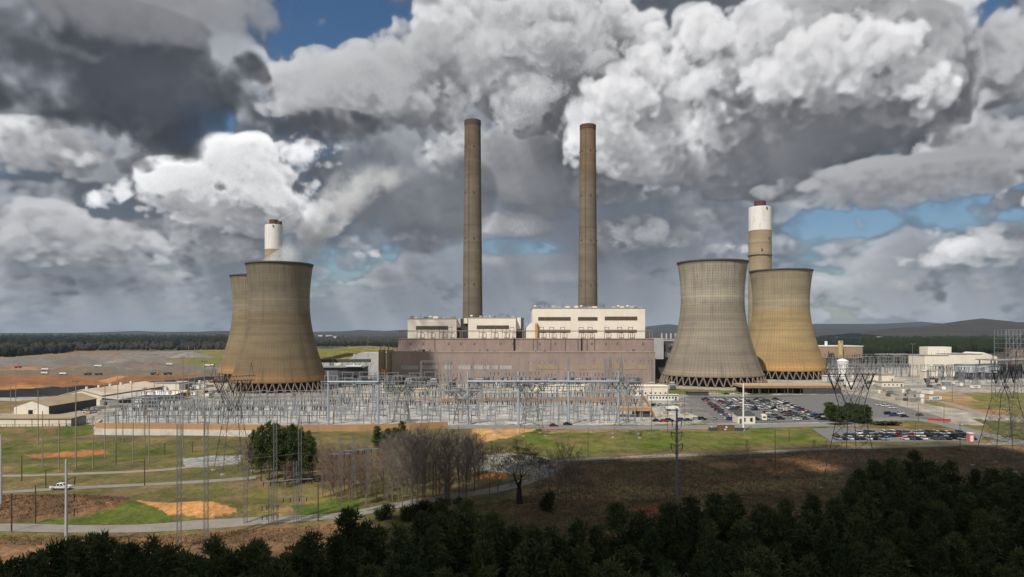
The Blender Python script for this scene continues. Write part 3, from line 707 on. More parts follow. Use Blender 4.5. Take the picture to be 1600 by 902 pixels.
def cooling_tower(label, x, y, m, rot, sr, sz):
    t = thing('cooling_tower', label, 'cooling tower', (x, y, 0), rot, 'hyperbolic cooling towers'); t.scale = (sr, sr, sz)
    zs = [9.5 + (116 - 9.5) * i / 46 for i in range(47)]
    sh = MB().use(m).lathe([(tower_r(z), z) for z in zs], 128)
    sh.use(inner_m).lathe([(tower_r(z) - .7, z) for z in zs[::-1]], 128)
    sh.use(m).lathe([(tower_r(9.5) - .7, 9.5), (tower_r(9.5), 9.5)], 128)
    sh.build('shell', None, t, True)
    r = tower_r(116)
    MB().lathe([(r - .8, 115.2), (r + .45, 115.2), (r + .55, 116.3), (r - .8, 116.3)], 128, close=True).build('rim', rim_m, t)
    rb = tower_r(9.5)
    MB().lathe([(rb - 1.0, 9.0), (rb + .5, 9.0), (rb + .35, 10.4), (rb - 1.0, 10.4)], 128, close=True).build('lintel_ring', m, t)
    n = 44; col = {}
    for i in range(n):
        a = 2 * math.pi * i / n
        for s in (-1, 1):
            a1 = a + s * math.pi / n
            p0 = Vector(((rb + 3.2) * math.cos(a), (rb + 3.2) * math.sin(a), 0.3)); p1 = Vector(((rb - .2) * math.cos(a1), (rb - .2) * math.sin(a1), 9.2))
            if s not in col: col[s] = MB().bar((rb + 3.2, 0, .3), ((rb - .2) * math.cos(s * math.pi / n), (rb - .2) * math.sin(s * math.pi / n), 9.2), .85, .85).build('column', leg_m, t); ob = col[s]
            else: ob = col[s].copy(); COL.objects.link(ob); ob.parent = t
            ob.rotation_euler = (0, 0, a)
    MB().lathe([(rb + 4.4, -.5), (rb + 4.4, .35), (rb + 3.9, .35), (rb + 3.9, .2), (.2, .2)], 96).build('basin', conc, t)
    MB().lathe([(rb - 6, .3), (rb - 6, 9.3), (.2, 9.3)], 64).build('fill_pack', mat('dark_fill', (.018, .016, .014), .9, .2), t)  # near-black core: the dark behind the columns is put into its colour
    return t
cooling_tower('weathered grey cooling tower with pale streaked top, right of the power station', X(1113, 621), 621, tw_grey, .05, 1.0, .95)
cooling_tower('tan yellow stained cooling tower in front of the white-topped stack, behind the grey one', X(1220, 713), 713, tw_tan, .3, 1.0, .955)
cooling_tower('brown cooling tower with white vapour rising, in front of its twin at the left', X(437, 557), 557, tw_brown, .12, .845, .88)
cooling_tower('cooling tower half hidden behind the brown steaming tower at the left', X(403.5, 672), 672, tw_far, .2, .84, .88)

# ---------------------------------------------------------------- stacks
def stack_mat(name, base, top, z_top, c3=None):
    def fn(nt, p):
        x, y, z = sep(nt, p); ang = M(nt, 'ARCTAN2', y, x)
        n = noise(nt, comb(nt, ang * 1.2, z * 0.02, 0.0), 1.5, 4, .6)
        c = mixc(nt, mrange(nt, z + (n - .5) * 60, z_top - 30, z_top + 30), base, top)
        b = noise(nt, comb(nt, 0.0, 0.0, M(nt, 'FLOOR', z / 3.0) * 5.7), 1.0, 0)
        c = mixc(nt, 1.0, c, ramp(nt, b, [(.2, (.86, .86, .86)), (.8, (1.14, 1.14, 1.13))]), 'MULTIPLY')
        b2 = noise(nt, comb(nt, ang * .3, 0.0, z * 0.05), 1.0, 3, .6)
        c = mixc(nt, 1.0, c, ramp(nt, b2, [(.3, (.78, .77, .76)), (.7, (1.2, 1.19, 1.16))]), 'MULTIPLY')
        j = mrange(nt, M(nt, 'ABSOLUTE', M(nt, 'FRACT', z / 22.0) - .5), .485, .5)
        c = mixc(nt, j * .5, c, tuple(q * .45 for q in base))
        s = noise(nt, comb(nt, ang * 9.0, z * 0.012, 0.0), 1.0, 4, .6)
        return mixc(nt, mrange(nt, s, .5, .75) * .4, c, tuple(q * .5 for q in base))
    return shade_mat(name, fn, .92, .15)
st_a = stack_mat('stack_concrete_grey', (.175, .144, .11), (.155, .116, .082), 250)
st_b = stack_mat('stack_concrete_rust_topped', (.19, .155, .115), (.20, .137, .085), 235)
st_c = stack_mat('stack_concrete_pale', (.34, .275, .18), (.34, .275, .18), 400)
def white_mat():
    def fn(nt, p):
        x, y, z = sep(nt, p); ang = M(nt, 'ARCTAN2', y, x)
        n = noise(nt, comb(nt, ang * 1.6, z * 0.05, 0.0), 1.4, 4, .6)
        return mixc(nt, mrange(nt, n, .50, .70) * .7, (.78, .76, .72), (.68, .56, .36))
    return shade_mat('yellowed_white_stack_paint', fn, .7)
st_w = white_mat()
def tall_stack(label, x, y, m, rusty):
    t = thing('chimney_stack', label, 'chimney', (x, y, 0), 0, 'tall concrete stacks')
    H = 302; r = lambda z: 13.0 - 3.3 * (z / H) ** .8
    MB().use(m).lathe([(r(H * i / 24), H * i / 24) for i in range(25)], 48).lathe([(r(H), H), (r(H) - 1.1, H), (r(H) - 1.1, H - 8)], 48).build('shaft', None, t, True)
    MB().lathe([(r(H) + .02, H - 5), (r(H) + .35, H - 5), (r(H) + .35, H + .4), (r(H) - 1.2, H + .4), (r(H) - 1.2, H - .2)], 48).build('rim', rust if rusty else mat('soot_rim', (.10, .075, .06), .9, .3), t)
    for z in (105, 160, 215, 270):
        g = MB()
        for a in range(0, 360, 60):
            ca, sa = math.cos(R(a - 20)), math.sin(R(a - 20)); g.cbox((r(z) + .35) * ca, (r(z) + .35) * sa, z, 1.1, 1.1, 1.6)
        g.build('beacon_platform', steel_dark, t)
    b = MB()
    for s in (-.35, .35): b.bar((s - 4, -r(0) * .96, 0), (s - 4, -r(H) * .93, H), .15)
    b.build('ladder', steel_dark, t)
    return t
tall_stack('tall grey concrete chimney rising behind the two smaller cream boiler houses', X(738.5, 827), 827, st_a, False)
tall_stack('tall concrete chimney with rust-stained upper shaft behind the largest cream boiler house', X(918.5, 845), 845, st_b, True)
def scrubber_stack(label, x, y, h, r0, steam):
    t = thing('scrubber_stack', label, 'chimney', (x, y, 0), 0, 'white topped stacks')
    zb = h - (42 if steam else 36)
    MB().lathe([(r0 * 1.04, 0), (r0, zb)], 48).build('shaft', st_c, t, True)
    MB().use(white if steam else st_w).lathe([(r0 + .05, zb), (r0 + .1, zb + .1), (r0, h - 7.5)], 48).use(mat('stack_cap', (.34, .30, .25), .85, .2)).lathe([(r0, h - 7.5), (r0 - .6, h - 7.1), (.1, h - 7)], 48).build('white_band', None, t, False)
    MB().lathe([(r0 * .52, h - 7.2), (r0 * .52, h), (r0 * .44, h), (r0 * .44, h - 5)], 32).build('flue_liner', rust, t)
    if steam: MB().cyl(r0 * .55, 1, h - 7.1, h - 2, r0 * .34, 20).build('flue_liner', grey_dk, t)
    p = MB()
    p.lathe([(r0 + .1, zb - 30), (r0 + 1.1, zb - 30), (r0 + 1.1, zb - 29.6), (r0 + .1, zb - 29.6)], 32)
    for a in range(0, 360, 30): p.bar(((r0 + 1) * math.cos(R(a)), (r0 + 1) * math.sin(R(a)), zb - 29.6), ((r0 + 1) * math.cos(R(a)), (r0 + 1) * math.sin(R(a)), zb - 28), .15)
    p.build('gallery', steel_dark, t)
    for a, z in ((-100, zb - 24), (-60, zb - 10), (-75, h - 10)): MB().cbox(r0 * math.cos(R(a)), r0 * math.sin(R(a)), z, 1.6, 1.6, 2.2).build('beacon', steel_dark, t)
    return t
scrubber_stack('white banded concrete stack with brown flue behind the tan cooling tower', X(1187.5, 831), 831, 206, 13.3, False)
scrubber_stack('white stack top with brown flue above the steaming brown cooling tower', X(428, 967), 967, 206, 12.2, True)

# ---------------------------------------------------------------- the power station
def boxmesh(mm, *boxes):
    mb = MB().use(mm)
    for b in boxes: mb.box(*b)
    return mb
cladding_seam = mat('cladding_seam', (.19, .155, .135), .8, .1)
# turbine hall: long low front, taller rear tier
th = thing('turbine_hall', 'long low taupe turbine hall across the front of the power station', 'building', (10, 622, 0))
wl = boxmesh(taupe, (-119, 0, 0, 120, 34, 28.4)); wl.box(-119.3, -.3, 28.4, 120.3, 34, 29.1); wl.build('wall', None, th)
ti = boxmesh(taupe, (-119, 34, 0, 126, 66, 40.4)); ti.box(-119.3, 33.6, 40.4, 126.3, 66, 41.0)
ti.build('rear_tier', None, th)
for x in (-84, 10.5, 14, 27, 41, 53, 62, 69): MB().box(x - .25, 33.5, 29.1, x + .25, 33.95, 40.3).build('expansion_joint', taupe_dk, th)
MB().box(-8.6, 33.2, 29.1, -7.0, 33.95, 41).build('expansion_joint', black, th)
MB().box(56.0, 33.2, 29.1, 57.2, 33.95, 41).build('expansion_joint', black, th)
v0 = None
for px in (641, 661, 701, 720, 741, 782, 802, 843, 868, 925, 947, 965, 1005):
    x = X(px, 655) - 10
    if v0 is None: v0 = MB().use(taupe_dk).box(-.9, -.12, -1.3, .9, 0, 1.3).use(mat('vent_taupe', (.20, .165, .145), .7)).box(-.7, -.16, -1.1, .7, -.121, 1.1).build('wall_vent', None, th); o = v0
    else: o = v0.copy(); COL.objects.link(o); o.parent = th
    o.location = (x, 33.97, 36.0)
for a, b in ((627, 654), (660, 684), (694, 708), (716, 735), (740, 765), (768, 778), (781, 800)):
    xa, xb = X(a, 622) - 10, X(b, 622) - 10; w = MB().use(pale_panel).box(xa, -.15, 13.2, xb, -.005, 16.8).use(taupe_dk)
    k = max(2, int((xb - xa) / 2.5))
    for i in range(k + 1): w.box(xa + (xb - xa) * i / k - .08, -.2, 13.2, xa + (xb - xa) * i / k + .08, -.151, 16.8)
    w.build('window_band', None, th)
for a, b in ((838, 880), (905, 943), (960, 1010)):
    xa, xb = X(a, 622) - 10, X(b, 622) - 10; w = MB().use(yellow).box(xa, -.15, 13.4, xb, -.005, 17.2).use(taupe)
    k = int((xb - xa) / 2.2)
    for i in range(k + 1): w.box(xa + (xb - xa) * i / k - .13, -.2, 13.4, xa + (xb - xa) * i / k + .13, -.151, 17.2)
    w.build('louvre_band', None, th)
for i in range(15):
    x = -112 + i * 15.3
    MB().use(grey_dk).box(x, -.12, .2, x + 5.2, -.006, 5.2).use(taupe_dk).box(x - .3, -.16, 5.2, x + 5.5, -.007, 5.6).build('bay_door', None, th)
pl = MB()
for i in range(120):
    x = -118 + i * 1.99; pl.bar((x, .2, 29.1), (x, .2, 30.1), .06)
pl.bar((-119, .2, 30.1), (119, .2, 30.1), .08).bar((-119, .2, 29.6), (119, .2, 29.6), .06)
pl.build('parapet_rail', taupe_dk, th)
for i in range(26):
    x = rnd.uniform(-115, 116); s = rnd.uniform(.5, 1.4)
    MB().cbox(x, rnd.uniform(4, 30), 29.1 + s, s * 2, s * 2, s * 2).build('roof_vent', rnd.choice([taupe_dk, grey, roof_grey]), th)
# rack of pipe along the tier roof
pr = thing('pipe_rack', 'thin grey pipe rack on posts along the turbine hall roof', 'pipe rack', (10, 660, 41))
MB().bar((X(623, 660) - 10, 0, 7.4), (X(1020, 660) - 10, 0, 7.4), .55).bar((X(623, 660) - 10, .9, 6.6), (X(1020, 660) - 10, .9, 6.6), .3).build('pipe', taupe, pr)
for px in (624, 629, 719, 722, 755, 817, 820, 1015, 1019):
    x = X(px, 660) - 10; MB().bar((x, .3, -.02), (x, .3, 7.2), .5).build('post', taupe, pr)
# hoist frames whose shadows rake the cream walls
hf = []
def hoist(x, y, z, h, w, label):
    if hf:
        hf.append(dup(hf[0], (x, y, z))); return
    t = thing('hoist_frame', label, 'hoist frame', (x, y, z), 0, 'hoist frames on the turbine hall roof')
    for s in (-1, 1): MB().bar((s * w, 0, 0), (s * w * .9, -1.2, h), .42).build('post', steel_dark, t)
    MB().bar((-w, 0, h * .95), (w, 0, h * .95), .4).bar((-w, 0, h * .5), (w, 0, h * .5), .35).build('crossbeam', steel_dark, t); hf.append(t)
for px in (655, 672, 690, 703, 752, 771, 788, 800, 846, 862, 879, 908, 922, 948, 968, 985):
    hoist(X(px, 686.3), 686.3, 41, 11.5, 2.2, 'small dark steel hoist frame standing before a cream boiler house')
def boiler(label, x0, x1, h, y0, y1, wins, chamfer):
    cx = (x0 + x1) / 2; t = thing('boiler_house', label, 'building', (cx, y0, 0)); a, b = x0 - cx, x1 - cx; dp = y1 - y0
    w = MB().use(cream)
    if chamfer:
        c = chamfer; poly = [(a - c, 38), (b, 38), (b, h), (a, h), (a, h - 14), (a - c, h - 20)]
        n = len(poly); w.add([(x, 0, z) for x, z in poly] + [(x, dp, z) for x, z in poly], [tuple(range(n)), tuple(range(2 * n - 1, n - 1, -1))] + [(i, n + i, n + (i + 1) % n, (i + 1) % n) for i in range(n)])
    else: w.box(a, 0, 38, b, dp, h)
    w.use(conc).box(a - .4, -.4, h, b + .4, dp + .4, h + .5)
    w.use(mat('cladding_line', (.52, .47, .39), .8, .1))
    w.build('wall', None, t)
    for (p0, p1, z0, z1) in wins:
        xa, xb = X(p0, y0) - cx, X(p1, y0) - cx; lv = MB().use(mat('louvre_brown', (.085, .065, .05), .6, .2)).box(xa, -.12, z0, xb, -.006, z1)
        lv.use(mat('louvre_slat', (.27, .21, .15), .6, .3))
        k = int((z1 - z0) / .55)
        for i in range(k): lv.box(xa, -.3, z0 + i * .55, xb, -.125, z0 + i * .55 + .16)
        m = max(3, int((xb - xa) / 6))
        for i in range(m + 1): lv.box(xa + (xb - xa) * i / m - .1, -.34, z0, xa + (xb - xa) * i / m + .1, -.301, z1)
        lv.build('louvre', None, t)
    n = int((b - a) / 4.6)
    for i in range(n):
        x = a + 3 + (b - a - 6) * i / max(1, n - 1); k = rnd.random(); y = rnd.uniform(3, 12)
        if k < .55:
            s = rnd.uniform(1.2, 2.6); MB().box(x - s, y, h + .5, x + s, y + 3, h + .5 + rnd.uniform(1.4, 3)).build('roof_unit', rnd.choice([grey_lt, roof_grey, conc, cream2]), t)
        elif k < .8: MB().cyl(x, y, h + .5, h + 2, .9, 14).lathe([(1.8, h + 2), (1.2, h + 3), (.1, h + 3.3)], 14, x, y).build('roof_ventilator', rnd.choice([cream2, roof_grey]), t)
        else: MB().bar((x, y, h + .5), (x, y, h + rnd.uniform(4, 7)), .22).bar((x - 1, y, h + 3), (x + 1, y, h + 3), .18).build('antenna', steel_dark, t)
    return t
boiler('leftmost cream boiler house with one brown louvre strip, above the turbine hall', X(637, 690), X(713, 690), 60.5, 690, 742, [(650, 700, 49.8, 53.4)], 0)
boiler('middle cream boiler house with one brown louvre strip, in front of the left tall chimney', X(731.5, 690), X(806, 690), 61.5, 690, 742, [(745, 795, 50.4, 54.0)], 0)
boiler('largest cream boiler house with two rows of brown louvres, right of the others', X(832, 690), X(1008, 690), 71.2, 690, 752,
       [(841, 891.5, 58.9, 62.4), (903, 933.5, 58.9, 62.4), (945, 995.5, 59.2, 62.9), (842, 891, 46.8, 49.6), (904, 933, 46.8, 49.6), (945, 995, 46.8, 49.6)], 6.5)
bk = thing('bunker_bay', 'dark recessed bunker bay between the two smaller cream boiler houses', 'building', (X(722, 700), 700, 0))
MB().use(grey_dk).box(-5.6, 0, 38, 5.7, 40, 61).use(cream).box(-5.5, -1, 52, -1.5, -.01, 61).box(1.8, -2, 56, 5.6, -.01, 61.4).build('wall', None, bk)
bk = thing('boiler_shade_side', 'narrow dark block with cream corner, standing in for the shaded side of the middle boiler house', 'building', (X(813, 700), 700, 0))
MB().use(grey_dk).box(-3.7, 0, 38, 3.6, 40, 62).use(cream).box(-3.5, -1, 50, .5, -.01, 62).build('wall', None, bk)  # dark grey stands in for the boiler house's shaded side
rs_ = thing('orange_duct', 'ochre stained vertical duct on the left of the largest cream boiler house', 'duct', (X(838.5, 688), 688, 41))
MB().use(mat('ochre_duct', (.52, .33, .12), .7, .25, .2)).cyl(0, 0, 0, 15, 1.6, 16).build('duct', None, rs_)
MB().bar((0, 0, 7), (0, 1.9, 7), .4).build('bracket', steel_dark, rs_)
# plant at the right end of the hall
ee = thing('precipitator', 'grey precipitator block and ducts between the turbine hall and the grey cooling tower', 'plant building', (X(1037, 690), 690, 0))
MB().use(grey_lt).box(-11, 0, 20, 0, 60, 41).use(grey_dk).box(-9, 6, 0, 14, 60, 38).build('casing', None, ee)
MB().use(grey).box(2, -6, 22, 22, 10, 27).box(6, -4, 32, 20, 10, 36).build('duct', None, ee)
fr = MB()
for i in range(6):
    for z in (0, 9, 18, 27): fr.bar((1 + i * 4, -6, z), (1 + i * 4, -6, z + 9), .5); fr.bar((1 + i * 4, -6, z + 9), (5 + i * 4, -6, z), .28)
for z in (9, 18, 27, 36): fr.bar((1, -6, z), (25, -6, z), .45)
fr.build('steel_frame', steel_dark, ee)
ff = thing('filter_house', 'pale filter building far behind between hall and grey cooling tower', 'building', (X(1050, 900), 900, 0))
MB().use(grey_lt).box(-16, 0, 0, 16, 30, 38).use(roof_grey).box(-16.4, -.4, 38, 16.4, 30.4, 39).build('wall', None, ff)
for i in range(5): MB().cyl(-12 + i * 6, 6, 39, 46, 1.2, 10).build('vent_pipe', grey_lt, ff)

# ---------------------------------------------------------------- smaller buildings
def gable(name, label, cat, cx, y0, w, dp, eave, ridge, wallm, roofm, rot=0.0, sidem=None, along='y', extra=None, doors=()):
    """shed with a pitched roof; local y runs away from the viewer"""
    t = thing(name, label, cat, (cx, y0, 0), rot); h = w / 2
    mb = MB().use(wallm).add([(-h, 0, 0), (h, 0, 0), (h, 0, eave), (0, 0, ridge), (-h, 0, eave)], [(0, 1, 2, 3, 4)])
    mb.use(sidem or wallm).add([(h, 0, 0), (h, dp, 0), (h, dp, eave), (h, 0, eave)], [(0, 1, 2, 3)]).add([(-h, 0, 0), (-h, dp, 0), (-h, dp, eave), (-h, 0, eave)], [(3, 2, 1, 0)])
    mb.use(wallm).add([(-h, dp, 0), (h, dp, 0), (h, dp, eave), (0, dp, ridge), (-h, dp, eave)], [(4, 3, 2, 1, 0)])
    mb.build('wall', None, t)
    r = MB().use(roofm); o, k = .5, .25; sl = (ridge - eave) / h
    for s in (-1, 1):
        e = eave - o * sl
        r.add([(0, -o, ridge + k), (s * (h + o), -o, e + k), (s * (h + o), dp + o, e + k), (0, dp + o, ridge + k), (0, -o, ridge + .02), (s * (h + o), -o, e + .02), (s * (h + o), dp + o, e + .02), (0, dp + o, ridge + .02)],
              [(0, 1, 2, 3), (7, 6, 5, 4), (0, 4, 5, 1), (1, 5, 6, 2), (2, 6, 7, 3)])
    ro = r.build('roof', None, t)
    for (x0, x1, z0, z1, dm) in doors: MB().box(x0, -.12, z0, x1, -.006, z1).build('door', dm, t)
    return t, ro
t, ro = gable('warehouse', 'cream gabled warehouse with tan roof and small dark door at the far left', 'warehouse', -269.5, 384, 19.6, 44, 5.2, 8.6, cream2, tan_roof, 0, grey_dk, doors=[(-1.7, .8, .1, 3.0, black)])  # side walls given dark grey: their shade is put into the colour
MB().box(2.0, -.1, 3.2, 2.3, -.006, 3.6).build('wall_lamp', steel_dark, t)
t = thing('storage_shed', 'long low cream shed with tan roof in front of the gabled warehouse', 'shed', (-235, 337, 0))
MB().use(cream2).box(-22, 0, 0, 18, 12, 4.0).use(grey).box(18, .3, 0, 18.15, 12, 4.0).build('wall', None, t)
MB().use(tan_roof).add([(-22.4, -.5, 4.0), (18.6, -.5, 4.0), (18.6, 12.4, 4.5), (-22.4, 12.4, 4.5), (-22.4, -.5, 4.25), (18.6, -.5, 4.25), (18.6, 12.4, 4.75), (-22.4, 12.4, 4.75)], [(3, 2, 1, 0), (4, 5, 6, 7), (0, 1, 5, 4), (1, 2, 6, 5), (2, 3, 7, 6), (3, 0, 4, 7)]).build('roof', None, t)
for i in range(5): MB().bar((-18 + i * 8.4, -.12, 0), (-18 + i * 8.4, -.12, 4), .12).build('downpipe', steel_dark, t)
t, ro = gable('warehouse', 'larger cream warehouse with rust-patched pale roof behind the gabled one', 'warehouse', -277, 440, 27, 78, 6.0, 9.6, cream2, mat('rust_patched_roof', (.60, .53, .42), .8, .3, .06, c2=(.42, .26, .15)), 0, grey)
for i in range(5): MB().cyl(0, 6 + i * 13, 9.6, 11.2, .8, 12).build('ridge_vent', white, t)
t = thing('lean_to_shed', 'grey lean-to shed with pale roof along the larger warehouse', 'shed', (-258, 437, 0))
MB().use(grey).box(-5, 0, 0, 7, 60, 3.6).use(grey_dk).box(7, 1, 0, 7.1, 59, 2.6).build('wall', None, t)
MB().use(mat('pale_roof', (.52, .48, .42), .8, .25, .1)).add([(-5.4, -.4, 5.0), (7.5, -.4, 3.6), (7.5, 60.4, 3.6), (-5.4, 60.4, 5.0), (-5.4, -.4, 5.25), (7.5, -.4, 3.85), (7.5, 60.4, 3.85), (-5.4, 60.4, 5.25)], [(3, 2, 1, 0), (4, 5, 6, 7), (0, 1, 5, 4), (1, 2, 6, 5), (2, 3, 7, 6)]).build('roof', None, t)
MB().box(-2.4, -.1, .1, -.4, -.006, 2.3).build('door', black, t)
t = thing('workshop', 'plain cream flat-roofed workshop behind the orange tank, left of the brown tower', 'building', (X(256, 545), 545, 0))
MB().use(cream2).box(-14, 0, 0, 12, 14, 6).use(grey).box(12, .1, 0, 17, 12, 5.6).use(roof_grey).box(-14.3, -.3, 6, 12.3, 14.3, 6.4).build('wall', None, t)
t = thing('control_house', 'white roofed grey control house behind the switchyard at the left', 'building', (X(248, 462), 462, 0))
MB().use(grey_dk).box(-8, 0, 0, 10, 18, 4.4).build('wall', None, t)
MB().use(white).add([(-11, -.6, 4.4), (10.6, -.6, 4.4), (10.6, 18.6, 5.6), (-11, 18.6, 5.6), (-11, -.6, 4.7), (10.6, -.6, 4.7), (10.6, 18.6, 5.9), (-11, 18.6, 5.9)], [(3, 2, 1, 0), (4, 5, 6, 7), (0, 1, 5, 4), (1, 2, 6, 5), (2, 3, 7, 6), (3, 0, 4, 7)]).build('roof', None, t)
t = thing('relay_house', 'small white relay house with grey side in front of the white roofed one', 'building', (X(221, 425), 425, 0))
MB().use(white).box(-5.5, 0, 0, 0, 9, 5.6).use(grey).box(.005, .02, 0, 6.5, 9, 5.2).use(roof_grey).box(-5.7, -.2, 5.6, 6.7, 9.2, 5.9).build('wall', None, t)
MB().box(2.0, -.08, .1, 3.4, .0, 2.4).build('door', grey_dk, t)
# silos and grey plant left of the hall
for nm, px, dy in (('tan silo nearest the turbine hall corner, right one of the pair', 610, 0), ('tan silo beside a conveyor head, left one of the pair', 597, 2)):
    t = thing('ash_silo', nm, 'silo', (X(px, 634 + dy), 634 + dy, 0), 0, 'pair of tan silos')
    MB().use(mat('silo_tan', (.40, .30, .18), .8, .2, .2, streak=.3)).cyl(0, 0, 6, 30.5, 3.3, 24).lathe([(3.3, 6), (1.2, 2.5)], 24).build('barrel', None, t)
    for a in range(45, 405, 90): MB().bar((3 * math.cos(R(a)), 3 * math.sin(R(a)), 0), (3 * math.cos(R(a)), 3 * math.sin(R(a)), 7), .45).build('leg', steel_dark, t)
    MB().bar((-2, 0, 30.5), (-.8, 0, 36), .5).bar((1.5, 0, 30.5), (4, 0, 35), .3).bar((4, 0, 35), (6.5, 0, 30.6), .3).bar((-3, 0, 31.4), (3, 0, 31.4), .12).build('roof_gear', steel, t)
t = thing('ash_hopper', 'orange hopper at the foot of the tan silos', 'hopper', (X(600, 620), 620, 0))
MB().use(mat('hopper_orange', (.55, .29, .10), .7, .2)).cyl(0, 0, 9, 13.5, 2.6, 16).lathe([(2.6, 9), (.8, 5)], 16).build('bin', None, t)
MB().bar((-2, 0, 0), (-2, 0, 10), .4).bar((2, 0, 0), (2, 0, 10), .4).build('frame', steel_dark, t)
t = thing('conveyor_house', 'dark grey plant building with flat roof between brown tower and silos', 'building', (X(538, 655), 655, 0))
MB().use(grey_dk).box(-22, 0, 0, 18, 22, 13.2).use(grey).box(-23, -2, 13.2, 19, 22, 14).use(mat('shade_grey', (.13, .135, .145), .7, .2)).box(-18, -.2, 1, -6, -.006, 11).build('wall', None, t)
for x in (-4, 2, 8): MB().box(x, -.15, .1, x + 4, -.006, 6).build('bay_door', black, t)
MB().use(white).box(2, -3, 14.2, 17, 4, 15.2).cyl(9, 0, 15.2, 17.5, .7, 10).build('roof_canopy', None, t)
t = thing('coal_shed', 'grey sloping coal shed with pale end wall left of the silos', 'shed', (X(566, 760), 760, 0))
MB().use(grey_lt).add([(-34, 0, 0), (24, 0, 0), (24, 0, 24), (-4, 0, 24), (-34, 0, 6), (-34, 40, 0), (24, 40, 0), (24, 40, 24), (-4, 40, 24), (-34, 40, 6)],
    [(0, 1, 2, 3, 4), (9, 8, 7, 6, 5), (1, 6, 7, 2), (2, 7, 8, 3), (3, 8, 9, 4), (0, 4, 9, 5)]).build('wall', grey, t)
MB().box(-10, -.4, 0, -7, -.006, 23).build('stair_tower', grey_lt, t)
for k, (px, d, w, h, mm, lab) in enumerate(((532, 800, 22, 12, cream2, 'cream block peeping out right of the brown tower'), (508, 780, 12, 13, grey_lt, 'small pale plant block touching the right edge of the brown tower'), (552, 830, 20, 10, white, 'white roofed low building beyond the grey plant building'))):
    t = thing('plant_building', lab, 'building', (X(px, d), d, 0)); MB().use(mm).box(-w / 2, 0, 0, w / 2, 16, h).use(roof_grey).box(-w / 2 - .3, -.3, h, w / 2 + .3, 16.3, h + .5).build('wall', None, t)
    MB().box(-w / 4, -.1, .1, -w / 4 + 3, -.006, 4).build('door', grey_dk, t)
t = thing('conveyor_gallery', 'dark inclined conveyor gallery beside the brown cooling tower', 'conveyor', (X(530, 740), 740, 0))
MB().bar((-40, 0, 16), (34, 0, 16.5), 3.4, 3.4).build('gallery', grey_dk, t)
for i in range(6): MB().bar((-36 + i * 13, 0, 0), (-36 + i * 13, 0, 14.6), .6).bar((-36 + i * 13, 0, 0), (-29 + i * 13, 0, 14.6), .35).build('trestle', steel_dark, t)
# offices between hall and switchyard, right
def office(label, px0, px1, d, dp, h, wm, rm, name='office_building', wins=0, door=True):
    x0, x1 = X(px0, d), X(px1, d); cx = (x0 + x1) / 2; t = thing(name, label, 'building', (cx, d, 0)); a = (x1 - x0) / 2
    MB().use(wm).box(-a, 0, 0, a, dp, h).build('wall', None, t)
    MB().use(rm).box(-a - .4, -.5, h, a + .4, dp + .4, h + .35).build('roof', None, t)
    for i in range(wins):
        x = -a + (i + .7) * (2 * a - 1) / wins; MB().use(glass_dark).box(x - .5, -.1, 1.2, x + .5, -.006, 2.4).use(white).box(x - .65, -.14, 1.05, x + .65, -.101, 1.2).build('window', None, t)
    if door: MB().box(a - 2.4, -.1, .05, a - 1.2, -.006, 2.2).build('door', grey_dk, t)
    return t
office('long cream yard office with pale roof in front of the turbine hall, middle', 834, 913, 529, 13, 5.4, cream2, cream2, wins=8)
office('pale two storey site office beside the grey cooling tower foot', 988, 1044, 505, 14, 6.8, cream2, cream, wins=7)
office('long white site trailer with a row of small windows in front of the site office', 1013, 1060, 470, 5, 3.6, white, cream2, 'site_trailer', 9)
office('small brown roofed guard shed by the north edge of the car park', 1076, 1107, 505, 9, 2.6, grey_dk, mat('brown_roof', (.12, .10, .085), .8, .2))
office('tan roofed gatehouse with dark windows right of the pump house', 1378, 1412, 588, 11, 4.0, cream2, tan_roof, 'gatehouse', 5)
office('long pale low store behind the gatehouse among the switchgear', 1360, 1397, 660, 10, 6, cream2, tan_roof, 'store_building')
office('white shed at the foot of the tan cooling tower, right side', 1293, 1321, 655, 12, 5, white, white, 'white_shed')
office('yellow cream kiosk among the switchgear in the middle yard', 648, 666, 512, 6, 4.5, mat('kiosk_cream', (.58, .50, .34), .8), cream2, 'kiosk')
office('cream block house in front of the cream process building', 1446, 1461, 690, 10, 8, cream2, cream, 'block_house')
t = thing('pump_house', 'long tan roofed open pump house in front of the tan cooling tower', 'pump house', (X(1238, 520), 520, 0))
MB().use(tan).box(-37, 0, 4.6, 37.5, 26, 6.4).use(mat('tan_fascia', (.30, .20, .115), .8, .2)).box(-37.3, -.5, 4.4, 37.8, -.005, 6.1).build('roof', None, t)
for i in range(13): MB().bar((-36 + i * 6.05, .4, 0), (-36 + i * 6.05, .4, 4.5), .35).build('post', steel_dark, t)
MB().box(-37, 18, 0, 37, 18.4, 4.5).build('back_wall', grey_dk, t)
for i in range(10): MB().cbox(-32 + i * 7, 10, 1.4, 4, 4, 2.8).build('pump', rnd.choice([grey_dk, steel_dark, black]), t)
MB().use(grey_dk).box(8, -.3, 0, 37, .2, 4.3).build('screen_wall', None, t)
t = thing('guard_hut', 'cream guard hut with dark roof and two windows beside the white pole', 'hut', (X(1166, 349), 349, 0))
MB().use(cream2).box(-4.2, 0, 0, 4.6, 9, 4.2).build('wall', None, t)
MB().use(grey_dk).add([(-4.6, -.4, 4.2), (5, -.4, 4.2), (5, 9.4, 5.4), (-4.6, 9.4, 5.4), (-4.6, -.4, 4.4), (5, -.4, 4.4), (5, 9.4, 5.6), (-4.6, 9.4, 5.6)], [(3, 2, 1, 0), (4, 5, 6, 7), (0, 1, 5, 4), (1, 2, 6, 5), (2, 3, 7, 6), (3, 0, 4, 7)]).build('roof', None, t)
